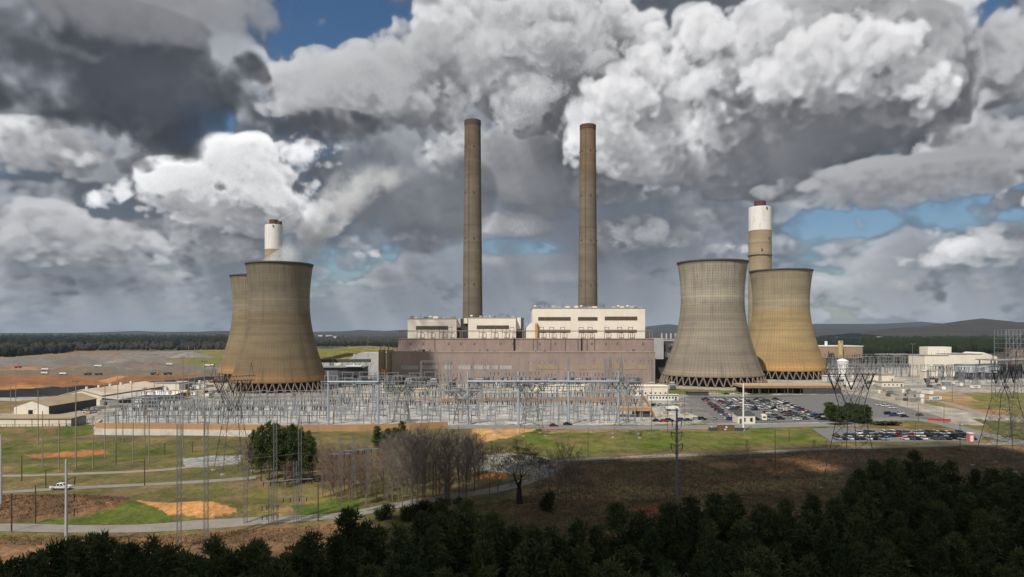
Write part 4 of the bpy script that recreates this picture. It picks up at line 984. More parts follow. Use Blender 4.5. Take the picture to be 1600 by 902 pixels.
for x in (-1.0, 2.6):
    w = MB().use(mat('window_surround', (.40, .33, .2), .8)).box(x - .75, -.1, .9, x + .75, -.006, 3.0).build('window', None, t); MB().box(x - .55, -.14, 1.1, x + .55, -.101, 2.8).build('pane', glass_dark, w)
MB().box(-3.4, -.1, .05, -2.3, -.006, 2.4).build('door', grey_dk, t)
t = thing('white_pole', 'thick white pole standing beside the guard hut', 'pole', (X(1161.5, 323), 323, 0))
MB().cyl(0, 0, 0, 22.2, .42, 16, .3).build('shaft', mat('bright_white_paint', (.82, .82, .80), .5, .05), t); MB().cyl(0, 0, -.1, .5, 1.0, 16).build('base', conc, t)
t = thing('sign_wall', 'low brown brick entrance wall with a pale round emblem beside the road', 'wall', (X(1136, 322), 322, 0))
MB().use(mat('brown_brick', (.17, .105, .065), .9, .25, 1.5)).box(-4.4, 0, 0, 3.6, .8, 3.0).use(conc).box(-4.6, -.1, 3.0, 3.8, .9, 3.2).build('panel', None, t)
MB().use(white).tube((-.3, -.08, 1.9), (-.3, -.005, 1.9), .45, n=14).cbox(-.8, -.05, .8, .9, .08, .5).build('emblem', None, t)
MB().use(grey_dk).box(-8.5, .1, 0, -4.5, .6, 1.8).box(3.7, .1, 0, 8, .6, 1.5).build('wing', None, t)
for k, (px, py) in enumerate(((1112, 671.5), (1127, 673))):
    o = MB().cyl(0, 0, 0, 1.1, .5, 10).lathe([(.5, 1.1), (.3, 1.4), (.02, 1.5)], 10).build('white_tank', white); place(o, P(px, py)); tag(o, ('small white tank left of the brown entrance wall', 'small white tank before the brown entrance wall')[k], 'tank')
# right edge: process building, tanks, steelwork
t = thing('process_building', 'large cream stepped process building behind the right switchyard', 'building', (443, 735, 0))
MB().use(cream).box(0, 0, 0, 26, 30, 22).box(26.01, 1, 0, 62, 46, 23.5).box(18, 24, 22, 44, 40, 31).use(roof_grey).box(-.4, -.4, 22, 26, 30.4, 22.5).box(26.02, .6, 23.5, 62.4, 46.4, 24).build('wall', None, t)
MB().use(cream2).add([(62.2, 20, 0), (92, 20, 0), (92, 20, 20), (77, 20, 25), (62.2, 20, 20), (62.2, 50, 0), (92, 50, 0), (92, 50, 20), (77, 50, 25), (62.2, 50, 20)], [(0, 1, 2, 3, 4), (9, 8, 7, 6, 5), (1, 6, 7, 2), (2, 7, 8, 3), (3, 8, 9, 4)]).build('gable_wing', None, t)
for i in range(4): MB().bar((2 + i * 7, 3, 22.5), (2 + i * 7, 3, 27), .2).build('mast', steel, t)
for k, px in enumerate((1510, 1543)):
    t = thing('clarifier_tank', ('pale blue flat tank touching the cream process building', 'pale blue flat tank on the right, below the steel tower')[k], 'tank', (X(px, 700), 700, 0))
    MB().use(tank_blue).cyl(0, 0, 6.5, 13.5, 10.6, 48).build('shell', None, t); MB().use(steel).lathe([(10.7, 13.4), (10.9, 13.4), (10.9, 14.3), (10.7, 14.3)], 48).build('handrail', None, t)
    MB().use(grey_dk).cyl(0, 0, 0, 6.5, 9.8, 40).build('base', None, t)
t = thing('steel_tower', 'tall open steel frame tower with pink tan infill at the right edge', 'steel frame', (X(1592, 745), 745, 0))
fr = MB(); W, Dp, Hh = 28, 18, 50
for i in range(8):
    for y in (0, Dp):
        fr.bar((-14 + i * 4, y, 0), (-14 + i * 4, y, Hh), .5)
for k in range(11):
    z = 5 * k
    for y in (0, Dp): fr.bar((-14, y, z), (14, y, z), .45)
    for i in range(8): fr.bar((-14 + i * 4, 0, z), (-14 + i * 4, Dp, z), .35)
    for i in range(7):
        if (i + k) % 2 and k < 10: fr.bar((-14 + i * 4, 0, z), (-10 + i * 4, 0, z + 5), .25)
fr.build('frame', steel, t); MB().use(mat('infill_tan', (.42, .29, .20), .8, .2)).box(-6, 3, 12, 14, 15, 30).build('infill', None, t)
for z in (12, 32, 42): MB().box(-14, .3, z, 14, Dp - .3, z + .3).build('deck', grey_dk, t)
t = thing('conveyor_canopy', 'flat roofed canopy on tall legs in front of the steel tower, right edge', 'canopy', (X(1590, 690), 690, 0))
MB().use(roof_grey).box(-29, 0, 18.5, 30, 20, 19.6).build('roof', None, t)
for x in (-26, -10, 6, 20): MB().bar((x, 1, 0), (x, 1, 18.4), .9).bar((x, 18, 0), (x, 18, 18.4), .9).build('leg', steel, t)
MB().use(grey_dk).box(-8, 8, 0, 28, 19, 12).use(tan).box(-8.2, 7.6, 12, 28, 19, 13).build('wall', None, t)
# far right: brown depot with silo
t = thing('depot_building', 'long brown depot with white roof edge right of the tan cooling tower', 'building', (X(1312, 1290), 1290, 0))
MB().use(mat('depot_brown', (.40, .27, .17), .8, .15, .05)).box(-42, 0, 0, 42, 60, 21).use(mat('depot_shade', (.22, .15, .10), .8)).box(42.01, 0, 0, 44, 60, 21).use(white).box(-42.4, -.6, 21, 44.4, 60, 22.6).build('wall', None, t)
MB().use(white).cyl(-21, 10, 22.6, 31, 2.6, 12).build('roof_stack', None, t)
t = thing('depot_silo', 'cream yellow silo standing against the brown depot', 'silo', (X(1313.5, 1280), 1280, 0))
MB().use(mat('silo_yellow', (.55, .42, .20), .8, .15)).cyl(0, 0, 0, 30, 4.6, 20).lathe([(4.7, 30), (3, 32), (.1, 32.4)], 20).build('barrel', None, t); MB().bar((0, -5, 30), (-4, -5, 33), .8).build('head_gear', steel_dark, t)
t = thing('storage_shed', 'long rusty open shed at the foot of the dark wood, right', 'shed', (X(1405, 1180), 1180, 0))
MB().use(mat('rusty_shed', (.24, .15, .11), .85, .3, .1)).box(-36, 0, 0, 36, 14, 9).use(grey_lt).box(-37, -1, 9, 37, 15, 10).build('wall', None, t)
o = thing('dome_tank', 'white shallow-coned tank right of the tan cooling tower', 'tank', (X(1316, 760), 760, 0)); MB().use(white).cyl(0, 0, 0, 15, 6.4, 28).lathe([(6.9, 15), (3, 17.4), (.2, 18)], 28).build('shell', None, o)
# boundary walls
t = thing('retaining_wall', 'long stained white retaining wall with tan panel top below the left switchyard', 'wall', (0, 0, 0))
path = [(148, 681), (170, 682), (250, 682.5), (330, 683.5), (400, 684.5), (440, 686)]
def wallrun(mb, pts, z0, z1, th, dz=0):
    c = [G(*p) for p in pts]
    for (xa, ya), (xb, yb) in zip(c[:-1], c[1:]):
        d = Vector((xb - xa, yb - ya)); n = Vector((-d.y, d.x)).normalized() * th
        mb.add([(xa, ya, z0), (xb, yb, z0), (xb + n.x, yb + n.y, z0), (xa + n.x, ya + n.y, z0), (xa, ya, z1), (xb, yb, z1), (xb + n.x, yb + n.y, z1), (xa + n.x, ya + n.y, z1)],
               [(0, 1, 5, 4), (1, 2, 6, 5), (2, 3, 7, 6), (3, 0, 4, 7), (4, 5, 6, 7), (3, 2, 1, 0)])
    return mb
wallrun(MB(), path, -2, 3.3, .6).build('base_wall', white_wall, t); wallrun(MB(), [(px, py - .1) for px, py in path], 3.3, 5.9, .4).build('panel_fence', orange_wall, t)
wallrun(MB(), [(148, 681), (152, 671), (160, 664)], -2, 3.2, .5).build('return_wall', white_wall, t)
t = thing('panel_fence', 'tan panel fence along the middle switchyard edge behind the pine clump', 'fence', (0, 0, 0))
wallrun(MB(), [(440, 676), (500, 674.5), (560, 674), (640, 672), (700, 669)], 0, 3.2, .3).build('panel', orange_wall, t)
t = thing('panel_wall', 'orange tan screen wall across the back of the middle switchyard', 'wall', (0, 0, 0))
wallrun(MB(), [(690, 630), (770, 629), (880, 627.5), (990, 627)], 0, 2.8, .3).build('panel', orange_wall, t)
t = thing('panel_wall', 'tan wall running diagonally beside the site trailer', 'wall', (0, 0, 0))
wallrun(MB(), [(1004, 622), (1012, 634), (1022, 655)], 0, 2.6, .4).build('panel', orange_wall, t)
t = thing('spoil_shed', 'orange open-sided shed beside the access road, right of the switchyard', 'shed', (X(992, 375), 375, 0))
MB().use(orange_wall).box(-9, 0, 3.4, 9, 10, 5.2).use(grey_dk).box(0, 1, 0, 8.6, 9, 3.3).build('roof', None, t)
for x in (-8.5, -3, 3, 8.5): MB().bar((x, .4, 0), (x, .4, 3.5), .3).build('post', conc, t)
t = thing('retaining_wall', 'pale concrete retaining wall in front of the brown cooling tower', 'wall', (0, 0, 0))
wallrun(MB(), [(318, 630), (400, 630), (460, 629), (545, 627)], 0, 2.6, .5).build('base_wall', conc, t)
wallrun(MB(), [(322, 620), (430, 619.5), (508, 618)], 0, 1.9, .5).build('upper_wall', conc, t)
t = thing('chain_link_fence', 'low dark railing on posts along the grass below the storage shed', 'fence', (0, 0, 0))
f = MB(); c = [G(*p) for p in ((-20, 669), (60, 668.5), (115, 667), (150, 655))]
for (xa, ya), (xb, yb) in zip(c[:-1], c[1:]):
    f.bar((xa, ya, 1.6), (xb, yb, 1.6), .12); f.bar((xa, ya, .9), (xb, yb, .9), .08); k = max(2, int(math.hypot(xb - xa, yb - ya) / 3))
    for i in range(k): f.bar((xa + (xb - xa) * i / k, ya + (yb - ya) * i / k, 0), (xa + (xb - xa) * i / k, ya + (yb - ya) * i / k, 1.7), .16)
f.build('rail', steel_dark, t)
# ---------------------------------------------------------------- lattice steel
steel_mid = mat('dull_grey_steel', (.19, .195, .20), .65, .2, .6, .2)
def lattice(mb, half, z0, z1, n, leg, br, cx=0.0, cy=0.0):
    """four-legged braced column; half(z) gives half its width"""
    zs = [z0 + (z1 - z0) * (1 - (1 - i / n) ** 1.15) for i in range(n + 1)] if n > 3 else [z0 + (z1 - z0) * i / n for i in range(n + 1)]
    cn = lambda z: [(cx + sx * half(z), cy + sy * half(z), z) for sx, sy in ((-1, -1), (1, -1), (1, 1), (-1, 1))]
    for za, zb in zip(zs[:-1], zs[1:]):
        a, b = cn(za), cn(zb)
        for i in range(4):
            j = (i + 1) % 4
            mb.bar(a[i], b[i], leg, cap=False); mb.bar(a[i], b[j], br, cap=False); mb.bar(a[j], b[i], br, cap=False); mb.bar(b[i], b[j], br, cap=False)
    return mb
def truss(mb, a, b, w, n, leg, br):
    """square braced beam from a to b"""
    a, b = Vector(a), Vector(b); d = (b - a).normalized(); u = Vector((0, 0, w / 2)); v = d.cross(Vector((0, 0, 1))).normalized() * (w / 2)
    off = [u + v, u - v, -u - v, -u + v]
    for o in off: mb.bar(a + o, b + o, leg, cap=False)
    for i in range(n):
        p, q = a.lerp(b, i / n), a.lerp(b, (i + 1) / n)
        for k in range(4): mb.bar(p + off[k], q + off[(k + 1) % 4], br, cap=False)
    return mb
def insul(mb, a, b, r, n=7):
    """string of discs"""
    a, b = Vector(a), Vector(b)
    mb.tube(a, b, r * .45, n=6)
    for i in range(n):
        p, q = a.lerp(b, (i + .25) / n), a.lerp(b, (i + .75) / n); mb.tube(p, q, r, r * .7, 8)
    return mb
def pylon(label, loc, rot, H, bw, bridge, vs, sm, scale_leg=1.0):
    """wide-bodied transmission tower: splayed legs, waist, two horns carrying a bridge with V strings below"""
    t = thing('transmission_tower', label, 'pylon', loc, rot, 'lattice transmission towers')
    waist = H * .60; ww = bw * .20; L, B = .14 * scale_leg, .06 * scale_leg
    lattice(MB(), lambda z: bw / 2 + (ww - bw / 2) * min(1, z / waist), 0, waist, 5, L, B).build('body', sm, t)
    hn = MB(); bz = H * .84
    for s in (-1, 1):
        for y in (-1, 1):
            p0, p1 = Vector((s * ww, y * ww, waist)), Vector((s * bridge * .36, y * .9, bz))
            hn.bar(p0, p1, L); q0, q1 = Vector((s * ww * .1, y * ww, waist)), Vector((s * bridge * .26, y * .9, bz)); hn.bar(q0, q1, L * .8)
            for i in range(5):
                hn.bar(p0.lerp(p1, i / 5), q0.lerp(q1, (i + 1) / 5), B); hn.bar(q0.lerp(q1, i / 5), p0.lerp(p1, (i + 1) / 5), B)
        hn.bar((s * bridge * .36, 0, bz + 1), (s * bridge * .40, 0, H), L * .8); hn.bar((s * bridge * .46, 0, bz + 1), (s * bridge * .40, 0, H), L * .8)
    hn.build('horns', sm, t)
    truss(MB(), (-bridge / 2, 0, bz + .5), (bridge / 2, 0, bz + .5), 1.5, 14, L * .8, B).build('bridge', sm, t)
    for x in vs:
        v = MB(); w = bridge * .115; dz = H * .115
        insul(v, (x - w, 0, bz - .2), (x, 0, bz - dz), .24, 9); insul(v, (x + w, 0, bz - .2), (x, 0, bz - dz), .24, 9); v.build('insulator_string', black, t)
    for sx in (-1, 1):
        for sy in (-1, 1): MB().cbox(sx * bw / 2, sy * bw / 2, 0, 1.1, 1.1, .7).build('footing', conc, t)
    return t
PY = {}
def at(px, py): v = P(px, py); return (v.x, v.y, v.z)
PY['c'] = pylon('tall grey pylon with three dark V strings rising from the rough field beside the wood', (X(1330, 198), 198, hz(X(1330, 198), 198)), .10, 41, 11.5, 17, (-5.2, 0, 5.2), steel_mid)
PY['d'] = pylon('pylon at the right edge, seen half sideways, beyond the end of the wood', (X(1570, 236), 236, hz(X(1570, 236), 236)), .45, 40, 13.5, 17, (-5.2, 0, 5.2), steel_mid)
PY['d2'] = pylon('rearmost pylon at the right edge, in front of the conveyor canopy', (X(1590, 285), 285, hz(X(1590, 285), 285)), .5, 40, 12, 15, (-4.6, 0, 4.6), steel_mid)
PY['a'] = pylon('dark pylon standing on the verge where the access road passes the switchyard middle', (X(831, 311), 311, 0), .2, 27, 10, 16, (-5, 0, 5), steel_dark)
PY['b'] = pylon('grey pylon on the verge before the small orange shed', (X(978, 307), 307, 0), -.15, 29, 11.5, 15, (-4.6, 0, 4.6), steel_mid)
PY['e'] = pylon('dark slanting pylon on the grass left of the pine clump', (X(364, 228), 228, hz(X(364, 228), 228)), .7, 36, 9.5, 15, (-4.4, 0, 4.4), steel_dark)
PY['f'] = pylon('low dark pylon inside the switchyard behind the bare thicket, left one', (X(628, 352), 352, 0), .25, 22, 9, 17, (-5.5, 0, 5.5), steel_dark)
PY['g'] = pylon('low dark pylon inside the switchyard behind the bare thicket, right one', (X(722, 345), 345, 0), .1, 20, 9, 18, (-6, 0, 6), steel_dark)
# ---------------------------------------------------------------- poles
def mono(label, loc, h, r, arms, m, name='steel_pole', rot=0.0):
    t = thing(name, label, 'pole', loc, rot)
    MB().cyl(0, 0, -.4, h, r, 14, r * .62).build('shaft', m, t)
    for z, w, side in arms:
        a = MB()
        for s in ((-1, 1) if side == 0 else (side,)):
            a.bar((s * r * .5, 0, z), (s * w, 0, z + .7), .18)
        a.build('arm', steel_dark, t)
        for s in ((-1, 1) if side == 0 else (side,)): insul(MB(), (s * w, 0, z + .6), (s * w * .9, 0, z - 1.0), .14, 5).build('insulator', black, t)
    return t
t = mono('tall steel pole with three tiers of looped arms alone in the rough field', at(1057.5, 776), 24.8, .42, [(14.2, 1.7, 0), (17.6, 1.5, 0), (21.0, 1.3, 0)], steel)
lp = MB()
for z in (14.2, 17.6, 21.0):
    for s in (-1, 1):
        pts = [(s * 1.6, 0, z + .4), (s * 1.2, 0, z - 1.6), (s * .4, 0, z - 2.2), (s * .3, 0, z - 1.0)]
        for p, q in zip(pts[:-1], pts[1:]): lp.bar(p, q, .08)
lp.build('jumper_loop', black, t)
mono('pale steel pole with three short right-hand arms at the edge of the pines, left', at(103.5, 862), 19.6, .34, [(15.2, 1.9, 1), (11.6, 1.8, 1), (8.4, 1.8, 1)], grey_lt)
mono('pale steel pole cut by the left edge of the picture', at(1.5, 786), 17.8, .3, [], grey_lt)
# wood poles on the left grass: px, foot, top, thick
WP = [(59.5, 695, 609, 'wood pole on the grass right below the gabled warehouse'), (66.5, 728.6, 642, 'wood pole left of the red earth patch, below the storage shed'), (92, 734, 654, 'wood pole between the two tracks left of the red earth patch'),
      (118.5, 733, 594, 'tallest wood pole in front of the red earth patch'), (145, 733, 650, 'short wood pole in front of the red earth patch'), (164, 715.5, 602, 'wood pole at the right end of the red earth patch'),
      (181.5, 727, 647, 'wood pole just right of the red earth patch below the white wall'), (192, 692, 620, 'wood pole against the left part of the white retaining wall'), (208, 724, 655, 'wood pole on green grass below the white wall'),
      (226, 699.5, 605, 'wood pole rising in front of the white roofed control house'), (233, 723, 640, 'wood pole standing right of the control house pole'), (285.6, 699.5, 557, 'very tall wood pole before the orange tank'), (319.5, 699.5, 563, 'very tall wood pole near the right end of the white wall'),
      (16.5, 650, 601, 'wood pole beside the gravel at the far left edge'), (24.5, 638, 592, 'wood pole behind the gabled warehouse, left edge'), (106, 619, 604, 'short wood pole with a lamp above the warehouse roof'), (148.5, 614, 592, 'wood pole on the coal strip between the two warehouses'),
      (184, 640, 578, 'wood pole beside the lean-to shed'), (195, 607, 575, 'thin wood pole behind the rust-patched roof'), (206, 637, 588, 'wood pole at the right end of the lean-to shed'), (241, 638, 586, 'wood pole in front of the cream workshop, left'), (255, 624, 586, 'wood pole in front of the cream workshop, middle'), (275, 624, 585, 'wood pole in front of the cream workshop, right'),
      (295, 614, 540, 'very tall thin pole on the yard left of the steaming tower, left of a pair'), (304, 614, 542, 'very tall thin pole on the yard left of the steaming tower, right of a pair'), (346, 640, 561, 'wood pole against the left side of the brown cooling tower'),
      (1197, 0, 0, '')]
wp0 = None
def wpole(px, foot, top, lab, m=wood_pole, thick=.19, arm=0.0):
    x, y, z = at(px, foot); h = max(3.0, (foot - top) * y / FOC)
    t = thing('utility_pole', lab, 'pole', (x, y, z), rnd.uniform(-.4, .4), 'poles on the left grass')
    MB().cyl(0, 0, -.3, h, thick, 8, thick * .65).build('shaft', m, t)
    if arm:
        MB().bar((-arm, 0, h - .6), (arm, 0, h - .6), .16).build('crossarm', wood_dark, t)
        for s in (-1, 0, 1): MB().cyl(s * arm * .9, 0, h - .5, h - .1, .07, 6).build('insulator', porcelain, t)
    return t
for px, foot, top, lab in WP[:-1]:
    wpole(px, foot, top, lab, wood_pole if foot < 740 else wood_dark, .24 if top < 600 else .19, 0 if rnd.random() < .5 else 1.1)
for px, foot, top, lab in ((18, 831, 771, 'dark stub pole on the lower road verge, leftmost'), (55.5, 818, 759, 'dark stub pole in the brown bank left of the green slope'), (34, 752, 712, 'dark short pole left of the middle road'), (71.5, 762, 734, 'dark short pole just left of the white pickup'),
                           (226, 759, 716, 'dark short pole beside the middle road, alone'), (257.5, 711, 692, 'dark stub pole below the white wall, middle'), (300.5, 707, 690, 'dark stub pole below the white wall, right'), (497, 815, 756, 'thin dark pole on green grass right of the pine clump')):
    wpole(px, foot, top, lab, wood_dark, .17)
for px, foot, top, lab in ((1211, 735, 672, 'dark thin pole on the field edge, left of the contractor cars'), (1233, 690, 668, 'thin pole on the lawn above the field road'), (1418, 634, 609, 'thin pole beside the yard road behind the car park'), (1435, 660, 630, 'thin dark pole on the lawn right of the car park'), (1475, 662, 634, 'thin dark pole near the orange barrier'),
                           (1500, 700, 660, 'thin dark pole behind the contractor car park, right'), (1430, 690, 657, 'thin dark pole standing among the contractor cars'), (1384, 690, 660, 'thin dark pole left in the contractor car park'), (1488, 628, 598, 'thin pole by the yard road, farther back'), (919, 712, 668, 'thin pole on the lawn below the red car'), (1018, 676, 606, 'thin tall pole between road and switchyard'), (1043, 676, 610, 'thin tall pole before the site trailer'), (1070, 664, 612, 'thin lamp pole at the left end of the car park')):
    wpole(px, foot, top, lab, wood_dark, .12)
def lightpole(label, px, d, h):
    t = thing('lamp_post', label, 'lamp post', (X(px, d), d, 0), 0, 'tall lamp posts')
    MB().cyl(0, 0, 0, h, .22, 8, .12).build('shaft', steel, t); MB().bar((-1.2, 0, h), (1.2, 0, h), .14).build('arm', steel, t)
    for s in (-1, 1): MB().cbox(s * 1.3, 0, h + .1, .8, .5, .3).build('lamp', grey_lt, t)
    return t
lightpole('tall lamp post rising in front of the tan tower', 1231, 500, 24); lightpole('tall lamp post in the car park before the tan tower, left', 1186, 440, 15); lightpole('lamp post at the right of the pump house', 1335, 560, 22); lightpole('tall grey post before the cream process building', 1426, 640, 36)
lightpole('very tall mast with a dark head before the wooded hills left of the hall', 575, 760, 52); lightpole('lamp post behind the contractor car park', 1358, 405, 12); lightpole('post left of the power station in front of the grassy mound', 520, 700, 26)
# slender braced masts
def mast(label, px, foot, top, w, arms=()):
    x, y, z = at(px, foot); h = (foot - top) * y / FOC
    t = thing('lattice_mast', label, 'lattice mast', (x, y, z), .2, 'slender lattice masts')
    lattice(MB(), lambda q: w / 2, -.3, h, max(6, int(h / 1.6)), .058, .032).build('mast', steel_mid, t)
    for zz, L in arms:
        MB().bar((-L, 0, zz), (L, 0, zz), .18).build('crossarm', steel, t)
        for s in (-1, -.4, .4, 1): insul(MB(), (s * L * .9, 0, zz - .15), (s * L * .9, 0, zz - 1.2), .13, 4).build('insulator', black, t)
    return t
mast('thin lattice mast rising left of the red scar, farthest left', 280, 858, 663, .8); mast('thin lattice mast rising from the red scar', 322, 850, 660, .8)
for px, foot, top, lab in ((383.6, 818, 733, 'short lattice mast at the lower left of the pine clump'), (422, 820, 759, 'stout short lattice mast below the pine clump'), (430, 820, 658, 'tall lattice mast in front of the pine clump, left of two'), (461, 817, 721, 'medium lattice mast in front of the pine clump'), (468.6, 817, 655, 'tall lattice mast in front of the pine clump, right of two'),
                           (532, 799, 681, 'lattice mast with crossarms left in the bare thicket'), (552.5, 790, 677, 'lattice mast with crossarms in the bare thicket, middle'), (575, 799, 671, 'lattice mast with crossarms in the bare thicket, right')):
    k = (foot - top) * at(px, foot)[1] / FOC
    mast(lab, px, foot, top, .75, ([(k * .76, 2.6)] if px > 500 else [(k * .42, 3.0)] if px > 425 and px < 470 else [(k * .25, 2.0), (k * .5, 2.0)] if px == 422 else []))
# ---------------------------------------------------------------- switchyard
# grey tube portals across the yard
def portal(label, pxs, d, h, beam, beams=True):
    t = thing('gantry', label, 'gantry', (X(pxs[0], d), d, 0), 0, 'blue grey tube gantries')
    for px in pxs: MB().cyl(X(px, d) - X(pxs[0], d), 0, 0, h, .62, 14, .5).build('post', steel_blue, t)
    MB().tube((0, -.9, beam), (X(pxs[-1], d) - X(pxs[0], d), -.9, beam), .52, n=12).build('beam', steel_blue, t)
    n = max(3, int((pxs[-1] - pxs[0]) / 26))
    for k in range(n):
        x = (k + .6) * (X(pxs[-1], d) - X(pxs[0], d)) / n; insul(MB(), (x, -.9, beam - .5), (x + .2, -.9, beam - 2.2), .2, 5).build('insulator', black, t)
portal('tall blue grey gantry with four posts across the middle switchyard', (731, 810, 888.5, 966.5), 345, 26.8, 21.8)
portal('blue grey gantry with two posts between brown tower and hall', (513, 591), 345, 27, 21.6)
def take_off(label, pxs, d, zb, peaks):
    t = thing('take_off_gantry', label, 'gantry', (X(pxs[0], d), d, 0), 0, 'lattice take-off gantries')
    x1 = X(pxs[1], d) - X(pxs[0], d)
    for x in (0, x1): lattice(MB(), lambda z: .9 - .3 * z / zb, 0, zb, 8, .2, .12, x, 0).build('leg', steel, t)
    truss(MB(), (0, 0, zb), (x1, 0, zb), 1.3, 12, .18, .1).build('beam', steel, t)
    for p in peaks: lattice(MB(), lambda z: 2.2 * (1 - z / (zb + 5)) + .15, 0, zb + 4.5, 8, .2, .11, X(p, d) - X(pxs[0], d), 4).build('peak_frame', steel, t)
    for k in range(6): insul(MB(), (x1 * (k + .5) / 6, 0, zb - .6), (x1 * (k + .5) / 6, 0, zb - 2.4), .2, 4).build('insulator', black, t)
take_off('lattice gantry against the left half of the turbine hall', (658, 705), 585, 22, ()); take_off('lattice gantry with two pointed frames before the hall', (700, 770), 560, 23, (738, 757)); take_off('lattice gantry against the middle of the turbine hall', (822, 872), 570, 23, (805, 889))
take_off('lattice gantry against the right end of the turbine hall', (946, 1019), 565, 24.5, (955, 972)); take_off('square frame gantry at the left front of the hall', (615, 650), 530, 13, ()); take_off('low frame gantry left of the silos', (560, 612), 520, 12, ())
take_off('lattice gantry in the right switchyard behind the pump house', (1295, 1375), 640, 17, (1310, 1345)); take_off('lattice gantry in front of the cream process building', (1450, 1500), 600, 14, ()); take_off('lattice gantry below the blue tanks', (1505, 1560), 590, 14, (1530,))
def kind_isolator():
    mb = MB().use(steel)
    for s in (-1, 1): mb.bar((s * 1.6, 0, 0), (s * 1.6, 0, 3.2), .3)
    mb.bar((-2, 0, 3.2), (2, 0, 3.2), .35).use(porc_grey)
    for s in (-1.6, 0, 1.6): mb.cyl(s, 0, 3.4, 5.2, .2, 7, .12)
    mb.use(steel).bar((-1.6, 0, 5.3), (1.6, 0, 5.5), .14); return mb
def kind_breaker():
    mb = MB().use(grey_lt).cbox(0, 0, 1.3, 2.2, 1.4, 1.6).use(steel)
    for sx in (-.8, .8):
        for sy in (-.5, .5): mb.bar((sx, sy, 0), (sx, sy, .6), .2)
    for s in (-.8, 0, .8):
        mb.use(porcelain).tube((s, 0, 2.1), (s * 1.6, -.8, 4.4), .2, .12, 7).tube((s, 0, 2.1), (s * 1.6, .8, 4.4), .2, .12, 7)
    return mb
def kind_post():
    mb = MB().use(steel).bar((0, 0, 0), (0, 0, 4.6), .26).use(porc_grey).cyl(0, 0, 4.6, 6.6, .2, 7, .13).use(steel).bar((-4.5, 0, 6.7), (4.5, 0, 6.7), .16); return mb
def kind_frame():
    mb = MB().use(steel)
    for s in (-3, 3): mb.bar((s, 0, 0), (s, 0, 8.5), .26).bar((s - .6, .7, 0), (s, 0, 5), .14)
    mb.bar((-3.4, 0, 8.4), (3.4, 0, 8.4), .3).bar((-3, 0, 5.6), (3, 0, 5.6), .18).use(porcelain)
    for s in (-2, 0, 2): mb.cyl(s, 0, 6.6, 8.2, .16, 6)
    return mb
def kind_transformer():
    mb = MB().use(grey_lt).cbox(0, 0, 2.0, 4.2, 2.6, 3.2).use(grey)
    for i in range(7): mb.cbox(-1.8 + i * .6, -1.8, 1.9, .16, 1.0, 2.6)
    mb.use(grey_lt).tube((-1.6, 0, 4.4), (1.6, 0, 4.4), .5, n=10).use(porcelain)
    for s in (-1.2, 0, 1.2): mb.cyl(s, .6, 3.6, 5.6, .2, 7, .12)
    return mb
KINDS_SW = {}
for nm, fn, lab, cat, grp in (('isolator_switch', kind_isolator, 'grey isolator switch on a two-legged stand in the gravel switchyard', 'switch', 'isolators of the switchyard'),
                              ('circuit_breaker', kind_breaker, 'pale boxed circuit breaker with splayed dark bushings in the switchyard', 'circuit breaker', 'breakers of the switchyard'),
                              ('bus_support', kind_post, 'single post carrying a length of busbar in the switchyard', 'busbar post', 'busbar posts of the switchyard'),
                              ('switch_frame', kind_frame, 'tall two-legged steel frame with dark insulators in the switchyard', 'frame', 'small frames of the switchyard'),
                              ('transformer', kind_transformer, 'pale grey transformer with cooling fins in the yard by the turbine hall', 'transformer', 'yard transformers')):
    KINDS_SW[nm] = [fn(), lab, cat, grp, None]
def sw(nm, x, y, rz=0.0, sc=1.0):
    k = KINDS_SW[nm]
    if k[4] is None:
        k[4] = k[0].build(nm); o = tag(k[4], k[1], k[2], k[3])
    else: o = k[4].copy(); COL.objects.link(o)
    return place(o, (x, y, 0), rz, sc)
def row(nm, px0, px1, py, n, jit=.3, rz=0.0, sc=1.0):
    d = D(py)
    for i in range(n):
        if rnd.random() < .93: sw(nm, X(px0 + (px1 - px0) * i / max(1, n - 1), d) + rnd.uniform(-jit, jit), d + rnd.uniform(-jit, jit), rz + rnd.uniform(-.05, .05), sc * rnd.uniform(.92, 1.1))
# left yard
for k, py in enumerate((634.5, 637, 640, 643, 646, 650, 654, 658, 662)):
    lft = 215 - (py - 637) * 1.6
    row(('switch_frame', 'isolator_switch', 'bus_support', 'isolator_switch', 'switch_frame', 'circuit_breaker', 'isolator_switch', 'bus_support', 'isolator_switch')[k], lft, 506, py, (22, 24, 20, 24, 18, 20, 22, 17, 22)[k], .8, 0, (1.1, 1.3, 1.1, 1.3, .9, 1.25, 1.3, 1.1, 1.2)[k])
# middle yard
for k, py in enumerate((630, 633, 636, 640, 644, 648, 653, 658, 662)):
    row(('switch_frame', 'isolator_switch', 'bus_support', 'circuit_breaker', 'switch_frame', 'isolator_switch', 'bus_support', 'switch_frame', 'isolator_switch')[k], 522, 988, py, (22, 24, 20, 20, 20, 22, 18, 19, 18)[k], 2.0, 0, (1.4, 1.4, 1.3, 1.4, 1.35, 1.4, 1.3, 1.25, 1.3)[k])
for k, py in enumerate((606, 611, 616, 621, 626)): row(('switch_frame', 'bus_support', 'switch_frame', 'isolator_switch', 'switch_frame')[k], 520, 990, py, (20, 20, 20, 20, 18)[k], 3, 0, 1.5)
for px in (640, 680, 705, 748, 790, 822, 858, 905, 948, 990): sw('transformer', X(px, 588) + rnd.uniform(-2, 2), 588 + rnd.uniform(-6, 6), rnd.uniform(-.1, .1), 1.5)
for px in (1018, 1050): sw('transformer', X(px, 560), 560, .1, 1.3)
